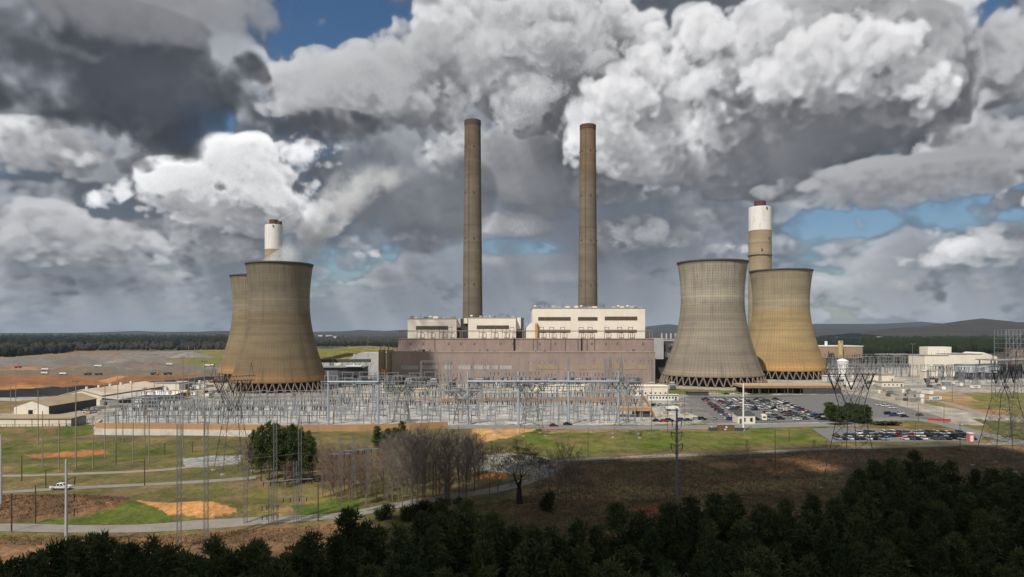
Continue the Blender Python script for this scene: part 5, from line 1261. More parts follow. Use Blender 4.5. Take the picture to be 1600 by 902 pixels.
# right yard
for k, py in enumerate((572, 575, 579, 584, 589)): row(('switch_frame', 'switch_frame', 'isolator_switch', 'bus_support', 'switch_frame')[k], 1296, 1442, py, (18, 18, 16, 15, 15)[k], 3, 0, (1.9, 1.7, 1.6, 1.6, 1.5)[k])
for k, py in enumerate((587, 590, 594, 599)): row(('switch_frame', 'switch_frame', 'switch_frame', 'circuit_breaker')[k], 1462, 1562, py, (14, 14, 14, 10)[k], 2.5, 0, 1.5)
# ---------------------------------------------------------------- conductors slung between the supports
cond = mat('aluminium_conductor', (.12, .12, .125), .5, .05)
def wire(a, b, sag, label, r=.035, n=18):
    a, b = Vector(a), Vector(b); mb = MB(); prev = a
    for i in range(1, n + 1):
        t = i / n; p = a.lerp(b, t); p.z -= sag * 4 * t * (1 - t); mb.tube(prev, p, r, n=4, cap=False); prev = p
    return tag(mb.build('power_line', cond), label, 'power line', 'overhead power lines')
def tip(t, x, z):
    c, s = math.cos(t.rotation_euler.z), math.sin(t.rotation_euler.z); return Vector((t.location.x + c * x, t.location.y + s * x, t.location.z + z))
for k, x in enumerate((-5.2, 0, 5.2)):
    wire(tip(PY['c'], x, 29.6), tip(PY['b'], x * .85, 21), 3, 'long conductor sagging from the field pylon towards the orange shed pylon')
    wire(tip(PY['d'], x, 29), tip(PY['d2'], x * .85, 28.5), 1, 'short conductor between the two pylons at the right edge')
    wire(tip(PY['e'], x * .8, 26), (X(470, 345) + x, 350, 17), 2.5, 'conductor from the slanting pylon into the left switchyard')
    wire(tip(PY['a'], x, 19.5), (X(810 + k * 20, 345), 344, 21), .8, 'short conductor from the verge pylon up to the blue grey gantry')
m0, m1 = at(468.6, 817), at(575, 799)
for k, (z0, z1) in enumerate(((10.5, 13.6), (12.2, 12.4), (16.8, 15.6))):
    wire((m0[0], m0[1], m0[2] + z0), (m1[0], m1[1], m1[2] + z1), 1.2, 'conductor slung between the masts of the pine clump and the bare thicket', .03)
    wire((m1[0], m1[1], m1[2] + z1), (X(1060, 170), 186 - k * 6, 13 + k * 2.4), 2.2, 'long low conductor crossing the bare thicket and the rough field', .03)
    wire((m0[0], m0[1], m0[2] + z0), (X(-60, 150), 150, 14 + k * 2.5), 2.0, 'long conductor running left over the lower road', .03)

cab = [at(-40, 696), at(60, 695), at(226, 699), at(257.5, 711), at(300.5, 707), at(345, 705)]
for a, b in zip(cab[:-1], cab[1:]): wire((a[0], a[1], a[2] + 4.2), (b[0], b[1], b[2] + 4.2), .8, 'low dark cable slung between the poles on the left grass', .07, 10)
# ---------------------------------------------------------------- vehicles
PAINTS = [('white', (.72, .72, .70), 9), ('black', (.012, .012, .013), 8), ('silver', (.38, .39, .40), 6), ('grey', (.10, .105, .11), 7), ('dark red', (.16, .012, .012), 2), ('blue', (.02, .05, .16), 2), ('red', (.38, .015, .012), 1)]
def paint_mat(n, c):
    m = mat('car_paint_' + n.replace(' ', '_'), c, .32, .06, .4, 0.15 if n in ('silver', 'grey') else 0.0, spec=.5); return m
def car_shape(kind, pm):
    """one vehicle, nose to +x"""
    mb = MB()
    prof = {'sedan': ([(-2.3, .35), (2.3, .35), (2.35, .62), (1.15, .86), (-1.65, .92), (-2.35, .84)], [(-1.75, .9), (1.1, .86), (.35, 1.42), (-1.0, 1.44)]),
            'suv': ([(-2.35, .42), (2.3, .42), (2.38, .85), (1.25, 1.05), (-2.3, 1.08), (-2.4, .8)], [(-2.3, 1.06), (1.15, 1.04), (.55, 1.72), (-2.05, 1.74)]),
            'pickup': ([(-2.8, .5), (2.7, .5), (2.78, .95), (1.45, 1.12), (-2.8, 1.1)], [(-.75, 1.1), (1.35, 1.1), (.75, 1.84), (-.55, 1.86)])}[kind]
    def ext(poly, w0, w1):
        n = len(poly); zs = [p[1] for p in poly]; lo, hi = min(zs), max(zs); wd = lambda z: w0 + (w1 - w0) * (z - lo) / (hi - lo)
        mb.add([(x, -wd(z), z) for x, z in poly] + [(x, wd(z), z) for x, z in poly], [tuple(range(n)), tuple(range(2 * n - 1, n - 1, -1))] + [(i, n + i, n + (i + 1) % n, (i + 1) % n) for i in range(n)])
    mb.use(pm); ext(prof[0], .92, .90)
    mb.use(glass_dark); ext(prof[1], .86, .66)
    top = max(p[1] for p in prof[1]); a, b = prof[1][3][0], prof[1][2][0]; mb.use(pm).box(a, -.66, top - .02, b, .66, top + .05)
    for x in ((a + b) / 2,): mb.box(x - .06, -.80, prof[1][0][1], x + .06, -.74, top).box(x - .06, .74, prof[1][0][1], x + .06, .80, top)
    if kind == 'pickup': mb.use(black).box(-2.7, -.75, 1.101, -.8, .75, 1.14)
    mb.use(rubber); wx = 1.45 if kind != 'pickup' else 1.75
    for x in (-wx, wx):
        for y in (-.95, .75): mb.tube((x, y, .36), (x, y + .2, .36), .36, n=10)
    mb.use(mat('headlamp', (.6, .6, .58), .2, .05)).box(prof[0][2][0] - .12, -.8, .62, prof[0][2][0] + .02, -.5, .78).box(prof[0][2][0] - .12, .5, .62, prof[0][2][0] + .02, .8, .78)
    return mb
CARS = {}
rc = random.Random(3)
def car(x, y, rz, where, grp, colour=None, kind=None):
    kind = kind or rc.choice(['sedan', 'sedan', 'suv', 'suv', 'pickup']); colour = colour or rc.choices([p[0] for p in PAINTS], [p[2] for p in PAINTS])[0]
    key = (kind, colour)
    if key not in CARS: o = car_shape(kind, paint_mat(colour, dict((p[0], p[1]) for p in PAINTS)[colour])).build('parked_car' if kind != 'pickup' else 'parked_pickup'); CARS[key] = o
    else: o = CARS[key].copy(); COL.objects.link(o)
    tag(o, f"{colour} {'pickup truck' if kind == 'pickup' else 'car' if kind == 'sedan' else 'estate car'} {where}", 'car' if kind != 'pickup' else 'pickup', grp)
    return place(o, (x, y, hz(x, y) + (.06 if y < 480 else .05)), rz)
lot = [(1092, 622), (1230, 620), (1330, 617.5), (1385, 628), (1432, 643), (1400, 650), (1352, 640), (1300, 640), (1290, 657), (1190, 657), (1140, 657)]
nA = 0
for i in range(10):
    for side in (-1, 1):
        for j in range(42):
            y = 362 + j * 2.75; x = 113 + i * 13.4 + side * 2.6 + (y - 362) * .16
            px, py = 800 + x * FOC / y, HOR + CAM_H * FOC / y
            if nA >= 198 or not bool(inside(lot, np.array([px]), np.array([py]))[0]) or rc.random() > .60: continue
            if 1182 < px < 1200 and py > 642: continue
            car(x, y, (math.pi if side < 0 else 0) + rc.uniform(-.05, .05), 'parked in the long rows of the main car park', 'cars in the main car park'); nA += 1
nB = 0
for py, n, x0, x1 in ((678.5, 24, 1342, 1500), (682.5, 22, 1306, 1492), (687.5, 23, 1308, 1518)):
    d = D(py)
    for k in range(n):
        if rc.random() < .14: continue
        px = x0 + (x1 - x0) * k / (n - 1); car(X(px, d), d, math.pi / 2 * (1 if py > 682 else -1) + rc.uniform(-.06, .06), 'parked in the lower contractor car park beside the field road', 'cars in the contractor car park'); nB += 1
for px, py, rz, w, c, k in ((865, 666.6, 0, 'driving along the access road before the switchyard', 'dark red', 'sedan'), (887, 664.4, 0, 'on the access road behind the red car', 'black', 'sedan'), (1026, 659, 0, 'on the road below the site trailer, left', 'black', 'sedan'), (1037, 659.5, 0, 'on the road below the site trailer', 'red', 'sedan'), (1046, 659, 0, 'right of the red one on the road below the trailer', 'black', 'suv'), (1065, 658, 0, 'parked before the trailer yard, left', 'grey', 'suv'), (1075, 658, 0, 'parked before the trailer yard, middle', 'black', 'sedan'), (1087, 656.5, 0, 'parked before the trailer yard, right', 'silver', 'sedan'), (1097, 656.5, 0, 'parked at the left corner of the car park', 'black', 'suv'), (1117, 656, 1.2, 'leaving the left lane of the car park', 'silver', 'sedan'),
                       (1375, 634, .2, 'first of three on the lane right of the car park', 'white', 'sedan'), (1384, 636, .2, 'second of three on the lane right of the car park', 'white', 'suv'), (1395, 638.5, .2, 'third of three on the lane right of the car park', 'white', 'sedan'), (1388, 648, .2, 'left end of the short row behind the small wood', 'black', 'suv'), (1397, 650, .2, 'in the short row behind the small wood', 'blue', 'pickup'), (1405, 648, .2, 'in the short row behind the small wood, upper', 'white', 'pickup'), (1413, 652, .2, 'right end of the short row behind the small wood', 'black', 'sedan'), (1437, 650, .3, 'alone on the exit road', 'grey', 'sedan'), (1437, 600, .1, 'alone on the pale plant road', 'white', 'suv'),
                       (136, 645, .3, 'beside the gabled warehouse wall, left', 'white', 'suv'), (142, 646, .3, 'beside the gabled warehouse wall, middle', 'silver', 'pickup'), (150, 644, .3, 'beside the gabled warehouse wall, right', 'white', 'pickup'), (133, 643, .3, 'near the dark side of the gabled warehouse', 'black', 'suv'), (690, 611, .1, 'parked before the hall, left of centre', 'white', 'pickup'), (700, 613, .1, 'parked before the hall, next to the truck', 'white', 'sedan'), (722, 612, .1, 'parked before the middle of the hall', 'black', 'suv'), (1023, 635, .2, 'in the trailer yard, left', 'black', 'suv'), (1032, 634, .2, 'in the trailer yard, second', 'silver', 'sedan'), (1060, 632, .2, 'in the trailer yard, far right', 'white', 'pickup'),
                       (1110, 616, .1, 'in the short row before the grey cooling tower, left', 'white', 'suv'), (1116, 616, .1, 'in the short row before the grey cooling tower, second', 'white', 'suv'), (1121, 616, .1, 'in the short row before the grey cooling tower, third', 'white', 'sedan'), (1135, 617, .1, 'dark one in the row before the grey cooling tower', 'black', 'sedan'), (1146, 616.5, .1, 'alone before the grey cooling tower, right', 'white', 'sedan'), (1166, 617, .1, 'tall one before the grey cooling tower at the right', 'white', 'suv'), (338, 616, .1, 'left of the brown tower foot, first', 'white', 'pickup'), (345, 616, .1, 'left of the brown tower foot, second', 'white', 'suv'), (353, 615.5, .1, 'left of the brown tower foot, third', 'white', 'sedan')):
    x, y = G(px, py); car(x, y, rz, w, None, c, k)
# the white pickup on the middle road, near enough to show its parts
t = thing('pickup_truck', 'white pickup truck driving on the narrow road at the left', 'pickup', tuple(P(95.5, 765.2, .05)), .06)
wp = paint_mat('white', (.72, .72, .70))
MB().use(wp).add([(x, s * .95, z) for s in (-1, 1) for x, z in ((-2.85, .55), (2.75, .55), (2.85, .95), (2.7, 1.12), (1.35, 1.2), (-2.85, 1.18))], [(0, 1, 2, 3, 4, 5), (11, 10, 9, 8, 7, 6)] + [(i, 6 + i, 6 + (i + 1) % 6, (i + 1) % 6) for i in range(6)]).build('body', None, t)
MB().use(wp).add([(x, s * (.9 if z < 1.5 else .72), z) for s in (-1, 1) for x, z in ((-1.0, 1.19), (1.4, 1.19), (.75, 1.9), (-.8, 1.92))], [(0, 1, 2, 3), (7, 6, 5, 4)] + [(i, 4 + i, 4 + (i + 1) % 4, (i + 1) % 4) for i in range(4)]).build('cab', None, t)
for s in (-1, 1):
    MB().add([(-.85, s * .905, 1.26), (-.05, s * .905, 1.26), (-.1, s * .775, 1.78), (-.72, s * .775, 1.78)], [(0, 1, 2, 3)]).add([(.08, s * .905, 1.26), (1.15, s * .905, 1.26), (.68, s * .775, 1.78), (.05, s * .775, 1.78)], [(0, 1, 2, 3)]).build('window', glass_dark, t)
MB().add([(1.42, -.8, 1.22), (1.42, .8, 1.22), (.84, .66, 1.84), (.84, -.66, 1.84)], [(0, 1, 2, 3)]).build('windscreen', glass_dark, t)
for x in (-1.75, 1.8):
    for s in (-1, 1):
        w = MB().tube((x, s * .98 - .12, .42), (x, s * .98 + .12, .42), .42, n=16).build('wheel', rubber, t); MB().tube((x, s * 1.115, .42), (x, s * 1.12, .42), .22, n=12).build('rim', steel, w)
MB().box(-2.7, -.8, 1.181, -1.1, .8, 1.2).build('load_bed', black, t)
for s in (-1, 1): MB().cbox(2.84, s * .7, .88, .06, .35, .18).build('headlight', mat('headlamp', (.6, .6, .58)), t)
# heavier plant
def truck(label, px, py, rz, body, cabc=white, big=1.0):
    x, y = G(px, py); t = thing('dump_truck', label, 'truck', (x, y, hz(x, y)), rz, 'trucks on the spoil ground'); t.scale = (big * .72,) * 3
    MB().add([(-4, -1.3, 1.3), (1.6, -1.3, 1.3), (2, -1.3, 3.2), (-4.6, -1.3, 2.8), (-4, 1.3, 1.3), (1.6, 1.3, 1.3), (2, 1.3, 3.2), (-4.6, 1.3, 2.8)], [(0, 1, 2, 3), (7, 6, 5, 4), (0, 4, 5, 1), (1, 5, 6, 2), (3, 7, 4, 0), (2, 6, 7, 3)]).build('tipper', body, t)
    MB().box(2.1, -1.2, .9, 4.2, 1.2, 3.0).build('cab', cabc, t); MB().box(4.201, -1, 1.9, 4.22, 1, 2.8).build('windscreen', glass_dark, t)
    w = MB()
    for q in (-3.2, -1.8, 3.1):
        for s in (-1.2, .8): w.tube((q, s, .6), (q, s + .4, .6), .6, n=10)
    w.build('wheel_set', rubber, t); MB().bar((-4, 0, 1.1), (4, 0, 1.1), .5).build('chassis', steel_dark, t)
for lab, px, py, rz, b, c, s in (('dark dump truck on the orange earth, left of a pair', 137, 586.5, 0, grey_dk, grey_dk, 1.2), ('dark dump truck on the orange earth, right of a pair', 154, 586.5, .1, grey_dk, grey_dk, 1.2), ('white box truck above the orange earth', 99, 586, 0, white, white, 1.2), ('small white truck left of the box truck', 70, 585, 0, white, white, 1.2), ('white truck on the ash ground', 71, 579, .1, white, white, 1.3), ('red truck at the left of the ash ground', 28, 575.5, .2, red, grey_dk, 1.3), ('white truck before the gravel heap', 154, 574, .1, white, white, 1.5), ('white truck by the green slope, left', 265, 571, .1, white, white, 1.4), ('white truck by the green slope, middle', 324, 573, 0, white, white, 1.4), ('white truck by the green slope, right', 331, 572.5, 0, white, white, 1.3), ('dark digger truck near the coal strip, left', 242, 586, .1, grey_dk, orange, 1.4), ('dark digger truck near the coal strip, right', 262, 586, .1, grey_dk, grey_dk, 1.4), ('orange loader on the grey heap', 179, 564, .2, orange, orange, 1.5), ('white tank truck at the end of the trailer yard', 1050, 642, .02, white, white, 1.2), ('long dark trailer truck on the plant road', 1455, 598, 0, mat('maroon_paint', (.12, .05, .05), .6), grey_dk, 1.9), ('dark flatbed truck at the end of the contractor cars', 1502, 687, 0, black, black, 1.25)):
    truck(lab, px, py, rz, b, c, s)
t = thing('camper_van', 'cream camper van parked right of the guard hut', 'camper', (X(1193, 362), 362, 0), 1.35)
MB().add([(-3.6, -1.2, .5), (3.4, -1.2, .5), (3.4, -1.2, 1.5), (2.2, -1.2, 1.2), (2.9, -1.2, 2.4), (2.6, -1.2, 3.1), (-3.6, -1.2, 3.1)] + [(-3.6, 1.2, .5), (3.4, 1.2, .5), (3.4, 1.2, 1.5), (2.2, 1.2, 1.2), (2.9, 1.2, 2.4), (2.6, 1.2, 3.1), (-3.6, 1.2, 3.1)], [(0, 1, 2, 3, 4, 5, 6), (13, 12, 11, 10, 9, 8, 7)] + [(i, 7 + i, 7 + (i + 1) % 7, (i + 1) % 7) for i in range(7)]).build('body', cream2, t)
MB().box(-2.6, -1.23, 1.7, -1.2, -1.205, 2.4).box(0, -1.23, 1.7, 1.2, -1.205, 2.4).box(-3.63, -.7, 1.7, -3.605, .7, 2.5).build('window', glass_dark, t)
w = MB()
for q in (-2.2, 2.3):
    for s in (-1.15, .9): w.tube((q, s, .42), (q, s + .25, .42), .42, n=12)
w.build('wheel_set', rubber, t)
# odd bits of the yard that catch the eye
o = MB()
for i in range(9): o.cbox(X(1450, 372) + 0 - X(1450, 372) + i * 1.15, i * -.3, .55, 1.05, .5, 1.1)
place(o.build('barrier', mat('barrier_red', (.62, .05, .025), .5, .1)), tuple(P(1452, 657))); tag(bpy.context.scene.objects['barrier'], 'row of red plastic barriers across the exit road', 'barrier')
t = thing('portable_toilet', 'pink red portable cabin beside the contractor cars', 'cabin', tuple(P(1516, 690)))
MB().box(-1.0, -1.0, 0, 1.0, 1.0, 3.4).build('wall', mat('cabin_pink', (.62, .18, .16), .6, .1), t); MB().box(-1.1, -1.1, 3.4, 1.1, 1.1, 3.7).build('roof', white, t); MB().box(-.6, -1.05, .1, .6, -1.005, 2.6).build('door', white, t)
t = thing('fuel_tank', 'orange horizontal tank left of the brown tower, behind the tall poles', 'tank', (X(281, 490), 490, 0)); MB().tube((-6, 0, 3), (6, 0, 3), 2.6, n=20).build('barrel', mat('tank_orange', (.62, .30, .05), .6, .15), t)
for x in (-4, 4): MB().box(x - .4, -1.5, 0, x + .4, 1.5, 1.2).build('saddle', conc, t)
t = thing('skip_container', 'orange container before the brown cooling tower foot', 'container', (X(412, 528), 528, 0)); MB().box(-5, 0, 0, 5, 2.6, 2.6).build('box', mat('container_orange', (.66, .20, .06), .6, .15), t); MB().box(5.01, .1, .1, 5.06, 2.5, 2.5).build('door', cream2, t)
t = thing('scrap_pile', 'heap of rusty scrap and pipes at the foot of the twin towers', 'scrap heap', (X(350, 640), 640, 0)); mb = MB()
for i in range(90): 
    a = Vector((rc.gauss(0, 8), rc.gauss(0, 4), abs(rc.gauss(0, 2.2)) + .2)); mb.bar(a, a + Vector((rc.uniform(-4, 4), rc.uniform(-2, 2), rc.uniform(-1, 2.5))), rc.uniform(.3, 1.1))
mb.build('debris', rust, t)['kind'] = 'stuff'
for k, (px, py, r_, h, mm, lab) in enumerate(((189, 566, 26, 6, ash_m := mat('ash_grey', (.24, .225, .21), .95, .2, .05), 'pale grey gravel heap on the ash ground, left'), (296, 559, 40, 11, ash_m, 'pale grey gravel heap beside the tall pair of poles'), (240, 571, 18, 6, mat('brown_heap', (.20, .13, .10), .95, .2, .05), 'brown spoil heap in the middle of the ash ground'), (205, 568, 20, 5, mat('brown_heap', (.20, .13, .10)), 'low brown spoil heap left of the grey one'))):
    x, y = G(px, py); n = 40; vs, fs = [(0, 0, h)], []
    for j in range(1, 6):
        for i in range(n):
            a = 2 * math.pi * i / n; q = r_ * j / 5 * (1 + .12 * math.sin(3 * a + k) + .06 * math.sin(7 * a)); vs.append((q * math.cos(a), q * math.sin(a), max(-.5, h * (1 - j / 5) ** 1.15 + rc.uniform(-.2, .2))))
    for i in range(n): fs.append((0, 1 + i, 1 + (i + 1) % n))
    for j in range(4):
        for i in range(n): fs.append((1 + j * n + i, 1 + (j + 1) * n + i, 1 + (j + 1) * n + (i + 1) % n, 1 + j * n + (i + 1) % n))
    tag(place(MB().add(vs, fs).build('gravel_heap', mm, None, True), (x, y, hz(x, y))), lab, 'heap', 'heaps on the spoil ground')

# yard clutter: containers, pipe stacks, reels, pallets, porta-sheds, each its own thing
def k_container(): return MB().use(mat('container_grey', (.26, .27, .28), .7, .2, .4)).box(-3, -1.2, .1, 3, 1.2, 2.6).use(steel_dark).box(3.001, -1.1, .2, 3.04, 1.1, 2.5).box(-2.9, -1.23, .1, -2.7, -1.201, 2.6).box(2.7, -1.23, .1, 2.9, -1.201, 2.6)
def k_white(): return MB().use(white).box(-4, -1.4, .5, 4, 1.4, 3.2).use(glass_dark).box(-2.8, -1.44, 1.5, -1.6, -1.401, 2.4).box(.4, -1.44, 1.5, 1.6, -1.401, 2.4).use(grey_dk).box(-.9, -1.44, .55, 0, -1.401, 2.6).use(roof_grey).box(-4.1, -1.5, 3.2, 4.1, 1.5, 3.4)
def k_pipes():
    m = MB().use(mat('stacked_pipe', (.33, .31, .28), .6, .2, .5))
    for r in range(3):
        for i in range(5 - r): m.tube((-4, (i - (4 - r) / 2) * .62, .32 + r * .54), (4, (i - (4 - r) / 2) * .62, .32 + r * .54), .3, n=10)
    return m
def k_reel(): return MB().use(mat('reel_timber', (.36, .26, .16), .9, .25, .8)).tube((0, -.75, 1.2), (0, -.6, 1.2), 1.2, n=18).tube((0, .6, 1.2), (0, .75, 1.2), 1.2, n=18).use(black).tube((0, -.6, 1.2), (0, .6, 1.2), .8, n=16)
def k_pallet():
    m = MB().use(mat('pallet_goods', (.42, .33, .22), .9, .25, .6)).box(-.7, -.6, .15, .7, .6, 1.5).box(-1.9, -.6, .15, -.8, .6, 1.1).use(wood_dark)
    for y in (-.55, 0, .45): m.box(-1.9, y, 0, .7, y + .1, .14)
    return m
def k_tank(): return MB().use(mat('poly_tank', (.66, .66, .63), .6, .15)).cyl(0, 0, 0, 2.4, 1.2, 16).lathe([(1.2, 2.4), (.6, 2.8), (.02, 2.9)], 16)
def k_gear():
    m = MB().use(steel_dark).box(-2, -1, .4, 2, 1, 1.0)
    for i in range(6): m.cbox(-1.6 + i * .62, 0, 1.5, .3, 1.6, 1.0)
    return m.bar((-2, -1, 1), (-2, -1, 2.8), .15).bar((2, 1, 1), (2, 1, 3.2), .15).bar((-2, -1, 2.8), (2, 1, 3.2), .15)
CL = {'container': (k_container, 'grey steel container'), 'site_cabin': (k_white, 'white site cabin with two windows'), 'pipe_stack': (k_pipes, 'stack of pale pipes'), 'cable_reel': (k_reel, 'timber cable reel'), 'pallet_stack': (k_pallet, 'brown pallet load'), 'plastic_tank': (k_tank, 'white plastic tank'), 'plant_skid': (k_gear, 'dark machinery skid')}
CLO = {}; rk = random.Random(21)
def clutter(where, poly, n, kinds, sc=1.0):
    k = 0
    for _ in range(n * 20):
        if k >= n: break
        px, py = rk.uniform(min(p[0] for p in poly), max(p[0] for p in poly)), rk.uniform(min(p[1] for p in poly), max(p[1] for p in poly))
        if not inside(poly, np.array([px]), np.array([py]))[0]: continue
        nm = rk.choice(kinds); x, y = G(px, py)
        if nm in CLO: o = CLO[nm].copy(); COL.objects.link(o)
        else: o = CL[nm][0]().build(nm); CLO[nm] = o
        tag(o, CL[nm][1] + ' ' + where, nm.replace('_', ' '), 'yard stores'); place(o, (x, y, hz(x, y) + .01), rk.choice([0, .2, 1.57, 1.3]) + rk.uniform(-.15, .15), sc * rk.uniform(.85, 1.15)); k += 1
AL = ['container', 'site_cabin', 'pipe_stack', 'cable_reel', 'pallet_stack', 'plastic_tank', 'plant_skid']
clutter('in the open yard right of the main car park', [(1372, 611), (1440, 612), (1475, 620), (1450, 634), (1400, 627), (1375, 618)], 26, AL)
clutter('on the yard in front of the turbine hall', [(640, 597), (1000, 597), (1000, 604), (830, 608), (640, 610)], 30, ['container', 'plant_skid', 'pallet_stack', 'site_cabin', 'plastic_tank'], 1.15)
clutter('in the trailer yard beside the diagonal tan wall', [(1016, 632), (1062, 628), (1090, 645), (1080, 653), (1022, 656)], 8, ['container', 'pallet_stack', 'pipe_stack'])
clutter('on the yard behind the left warehouses', [(225, 604), (330, 598), (345, 612), (330, 622), (232, 612)], 26, AL)
clutter('beside the gabled warehouse at the left', [(128, 640), (200, 630), (205, 640), (130, 655)], 12, ['pallet_stack', 'pipe_stack', 'cable_reel', 'container'])
clutter('on the strip before the brown cooling tower', [(330, 622), (500, 620), (500, 627), (330, 628)], 12, ['pipe_stack', 'pallet_stack', 'plant_skid'])
clutter('around the pump house and the tan cooling tower', [(1300, 592), (1370, 590), (1375, 606), (1322, 610)], 20, AL)
clutter('on the pale ground below the cream process building', [(1440, 600), (1560, 601), (1580, 608), (1450, 610)], 10, ['container', 'plant_skid', 'site_cabin'])
clutter('between the dark plant building and the tan silos', [(512, 600), (600, 596), (600, 606), (515, 610)], 12, ['plant_skid', 'container', 'plastic_tank'])
# ---------------------------------------------------------------- trees
def leaf_mat(name, a, b, tr=.25):
    m = bpy.data.materials.new(name); m.use_nodes = True; nt = m.node_tree; bs = nt.nodes['Principled BSDF']
    tc = nt.nodes.new('ShaderNodeTexCoord'); oi = nt.nodes.new('ShaderNodeObjectInfo')
    n = noise(nt, VM(nt, 'ADD', S(nt, tc.outputs['Object']), VM(nt, 'SCALE', (13.0, 7.0, 3.0), scale=S(nt, oi.outputs['Random']))), .55, 3, .6)
    f = mrange(nt, n + (S(nt, oi.outputs['Random']) - .5) * .35, .32, .72)
    plug(nt, bs.inputs['Base Color'], mixc(nt, f, a, b)); bs.inputs['Roughness'].default_value = .75; bs.inputs['Specular IOR Level'].default_value = .15
    return m
needles = leaf_mat('pine_needles', (.052, .072, .023), (.112, .132, .044))
needles_mid = leaf_mat('pine_needles_sunlit', (.034, .054, .014), (.082, .104, .028))
leaf_dull = leaf_mat('dull_evergreen', (.030, .036, .014), (.058, .064, .024))
bark = mat('pine_bark', (.085, .062, .048), .95, .3, 1.5)
twig = mat('bare_twigs', (.19, .158, .13), .95, .25, .6); twig_red = mat('reddish_bare_twigs', (.22, .15, .12), .95, .25, .6); bark_dk = mat('dark_wet_bark', (.040, .032, .026), .95, .2, 1.0)
def tufts(rs, cen, rad, n, size, up=.25):
    """n small blades scattered over and in a clump"""
    d = rs.normal(size=(n, 3)); d /= np.linalg.norm(d, axis=1)[:, None]
    r = rad * rs.uniform(.45, 1.08, n)[:, None]
    p = np.array(cen) + d * r * np.array((1, 1, .78))
    dr = d + rs.normal(size=(n, 3)) * .55 + np.array((0, 0, up)); dr /= np.linalg.norm(dr, axis=1)[:, None]
    sd = np.cross(dr, rs.normal(size=(n, 3))); sd /= np.linalg.norm(sd, axis=1)[:, None] + 1e-6
    L = size * rs.uniform(.7, 1.4, n)[:, None]; W = L * .15
    return np.stack([p - sd * W, p + sd * W, p + dr * L + sd * W * .4, p + dr * L - sd * W * .4], 1)
def limb(mb, a, b, r0, r1, n=5): mb.tube(a, b, r0, r1, n, cap=False)
def pine(label, seed, h, cw, lm, dens=1.0, base=.32, name='pine_tree', group=None, cone=.12, pw=1.5):
    rs = np.random.RandomState(seed); t = thing(name, label, 'tree', (0, 0, 0), 0, group)
    tr = MB(); lean = rs.normal(size=2) * .35; pts = [Vector((lean[0] * (i / 6) ** 2, lean[1] * (i / 6) ** 2, h * .95 * i / 6)) for i in range(7)]
    for i in range(6): limb(tr, pts[i], pts[i + 1], .26 * (1 - i / 7) * h / 17, .26 * (1 - (i + 1) / 7) * h / 17, 7)
    ax = lambda z: Vector((lean[0] * (z / h) ** 2, lean[1] * (z / h) ** 2, z))
    q = []; z = h * base; a = rs.uniform(0, 6.28)
    while z < h * .97:
        f = (z / h - base) / (1 - base); prof = (min(1, f * 3.2 + .45)) * (1 - f ** pw * (1 - cone)) * (1 if f < .75 else 1 - (f - .75) * 1.4)
        for k in range(rs.randint(2, 5)):
            a += 2.4 + rs.uniform(-.5, .5); L = cw * .5 * prof * rs.uniform(.55, 1.12)
            p0 = ax(z); p1 = p0 + Vector((math.cos(a) * L, math.sin(a) * L, L * rs.uniform(.1, .42)))
            limb(tr, p0, p1, .07, .025, 4)
            for s in ((1.0, .62, .34) if L > 1.6 else (1.0,)):
                if s < 1 and rs.rand() < .25: continue
                c = p0.lerp(p1, s) + Vector(rs.normal(size=3)) * .25; rad = rs.uniform(.55, 1.0) * (cw / 7) * (1.0 if s == 1 else .85)
                q.append(tufts(rs, c, rad, int(58 * dens), .60 * (cw / 7) ** .5))
        z += h * rs.uniform(.035, .06)
    q.append(tufts(rs, ax(h * .965), .7 * cw / 7, int(40 * dens), .6, .9))
    tr.build('trunk', bark, t)
    v = np.concatenate(q).reshape(-1, 3); f = np.arange(len(v)).reshape(-1, 4)
    np_mesh('crown', v, f, lm, t); return t
def bare(label, seed, h, spread, bm, tm, name='bare_tree', group=None, depth=6, trunk=.17, r0=.28, cat='tree'):
    rs = np.random.RandomState(seed); t = thing(name, label, cat, (0, 0, 0), 0, group); tr, cr = MB(), MB(); N = [0]
    def grow(p, d, L, r, k):
        segs = 2 if k > 2 else 1
        for s in range(segs):
            d = (d + Vector(rs.normal(size=3)) * .13 + Vector((0, 0, .07))).normalized(); e = p + d * (L / segs)
            r2 = max(.009, r * .8); limb(tr if k >= depth - 2 else cr, p, e, r, r2, 6 if k >= depth - 1 else 4 if k > 2 else 3); p, r = e, r2
        if k == 0: return
        n = 3 if (k > 1 and rs.rand() < .75) else 2
        if k <= 2: n += 1
        a0 = rs.uniform(0, 6.28); u = d.orthogonal().normalized(); w = d.cross(u)
        for i in range(n):
            a = a0 + 2 * math.pi * i / n + rs.uniform(-.5, .5); sp = spread * rs.uniform(.6, 1.15)
            nd = (d + (u * math.cos(a) + w * math.sin(a)) * sp).normalized()
            grow(p, nd, L * rs.uniform(.62, .86), max(.009, r * rs.uniform(.5, .68)), k - 1)
    grow(Vector((0, 0, -.2)), Vector((0, 0, 1)), h * trunk, r0, depth)
    tr.build('trunk', bm, t); cr.build('crown', tm, t); 
    zmax = max(v[2] for v in cr.v); s = h / zmax
    for ch in t.children: ch.data.transform(Matrix.Scale(s, 4))
    return t
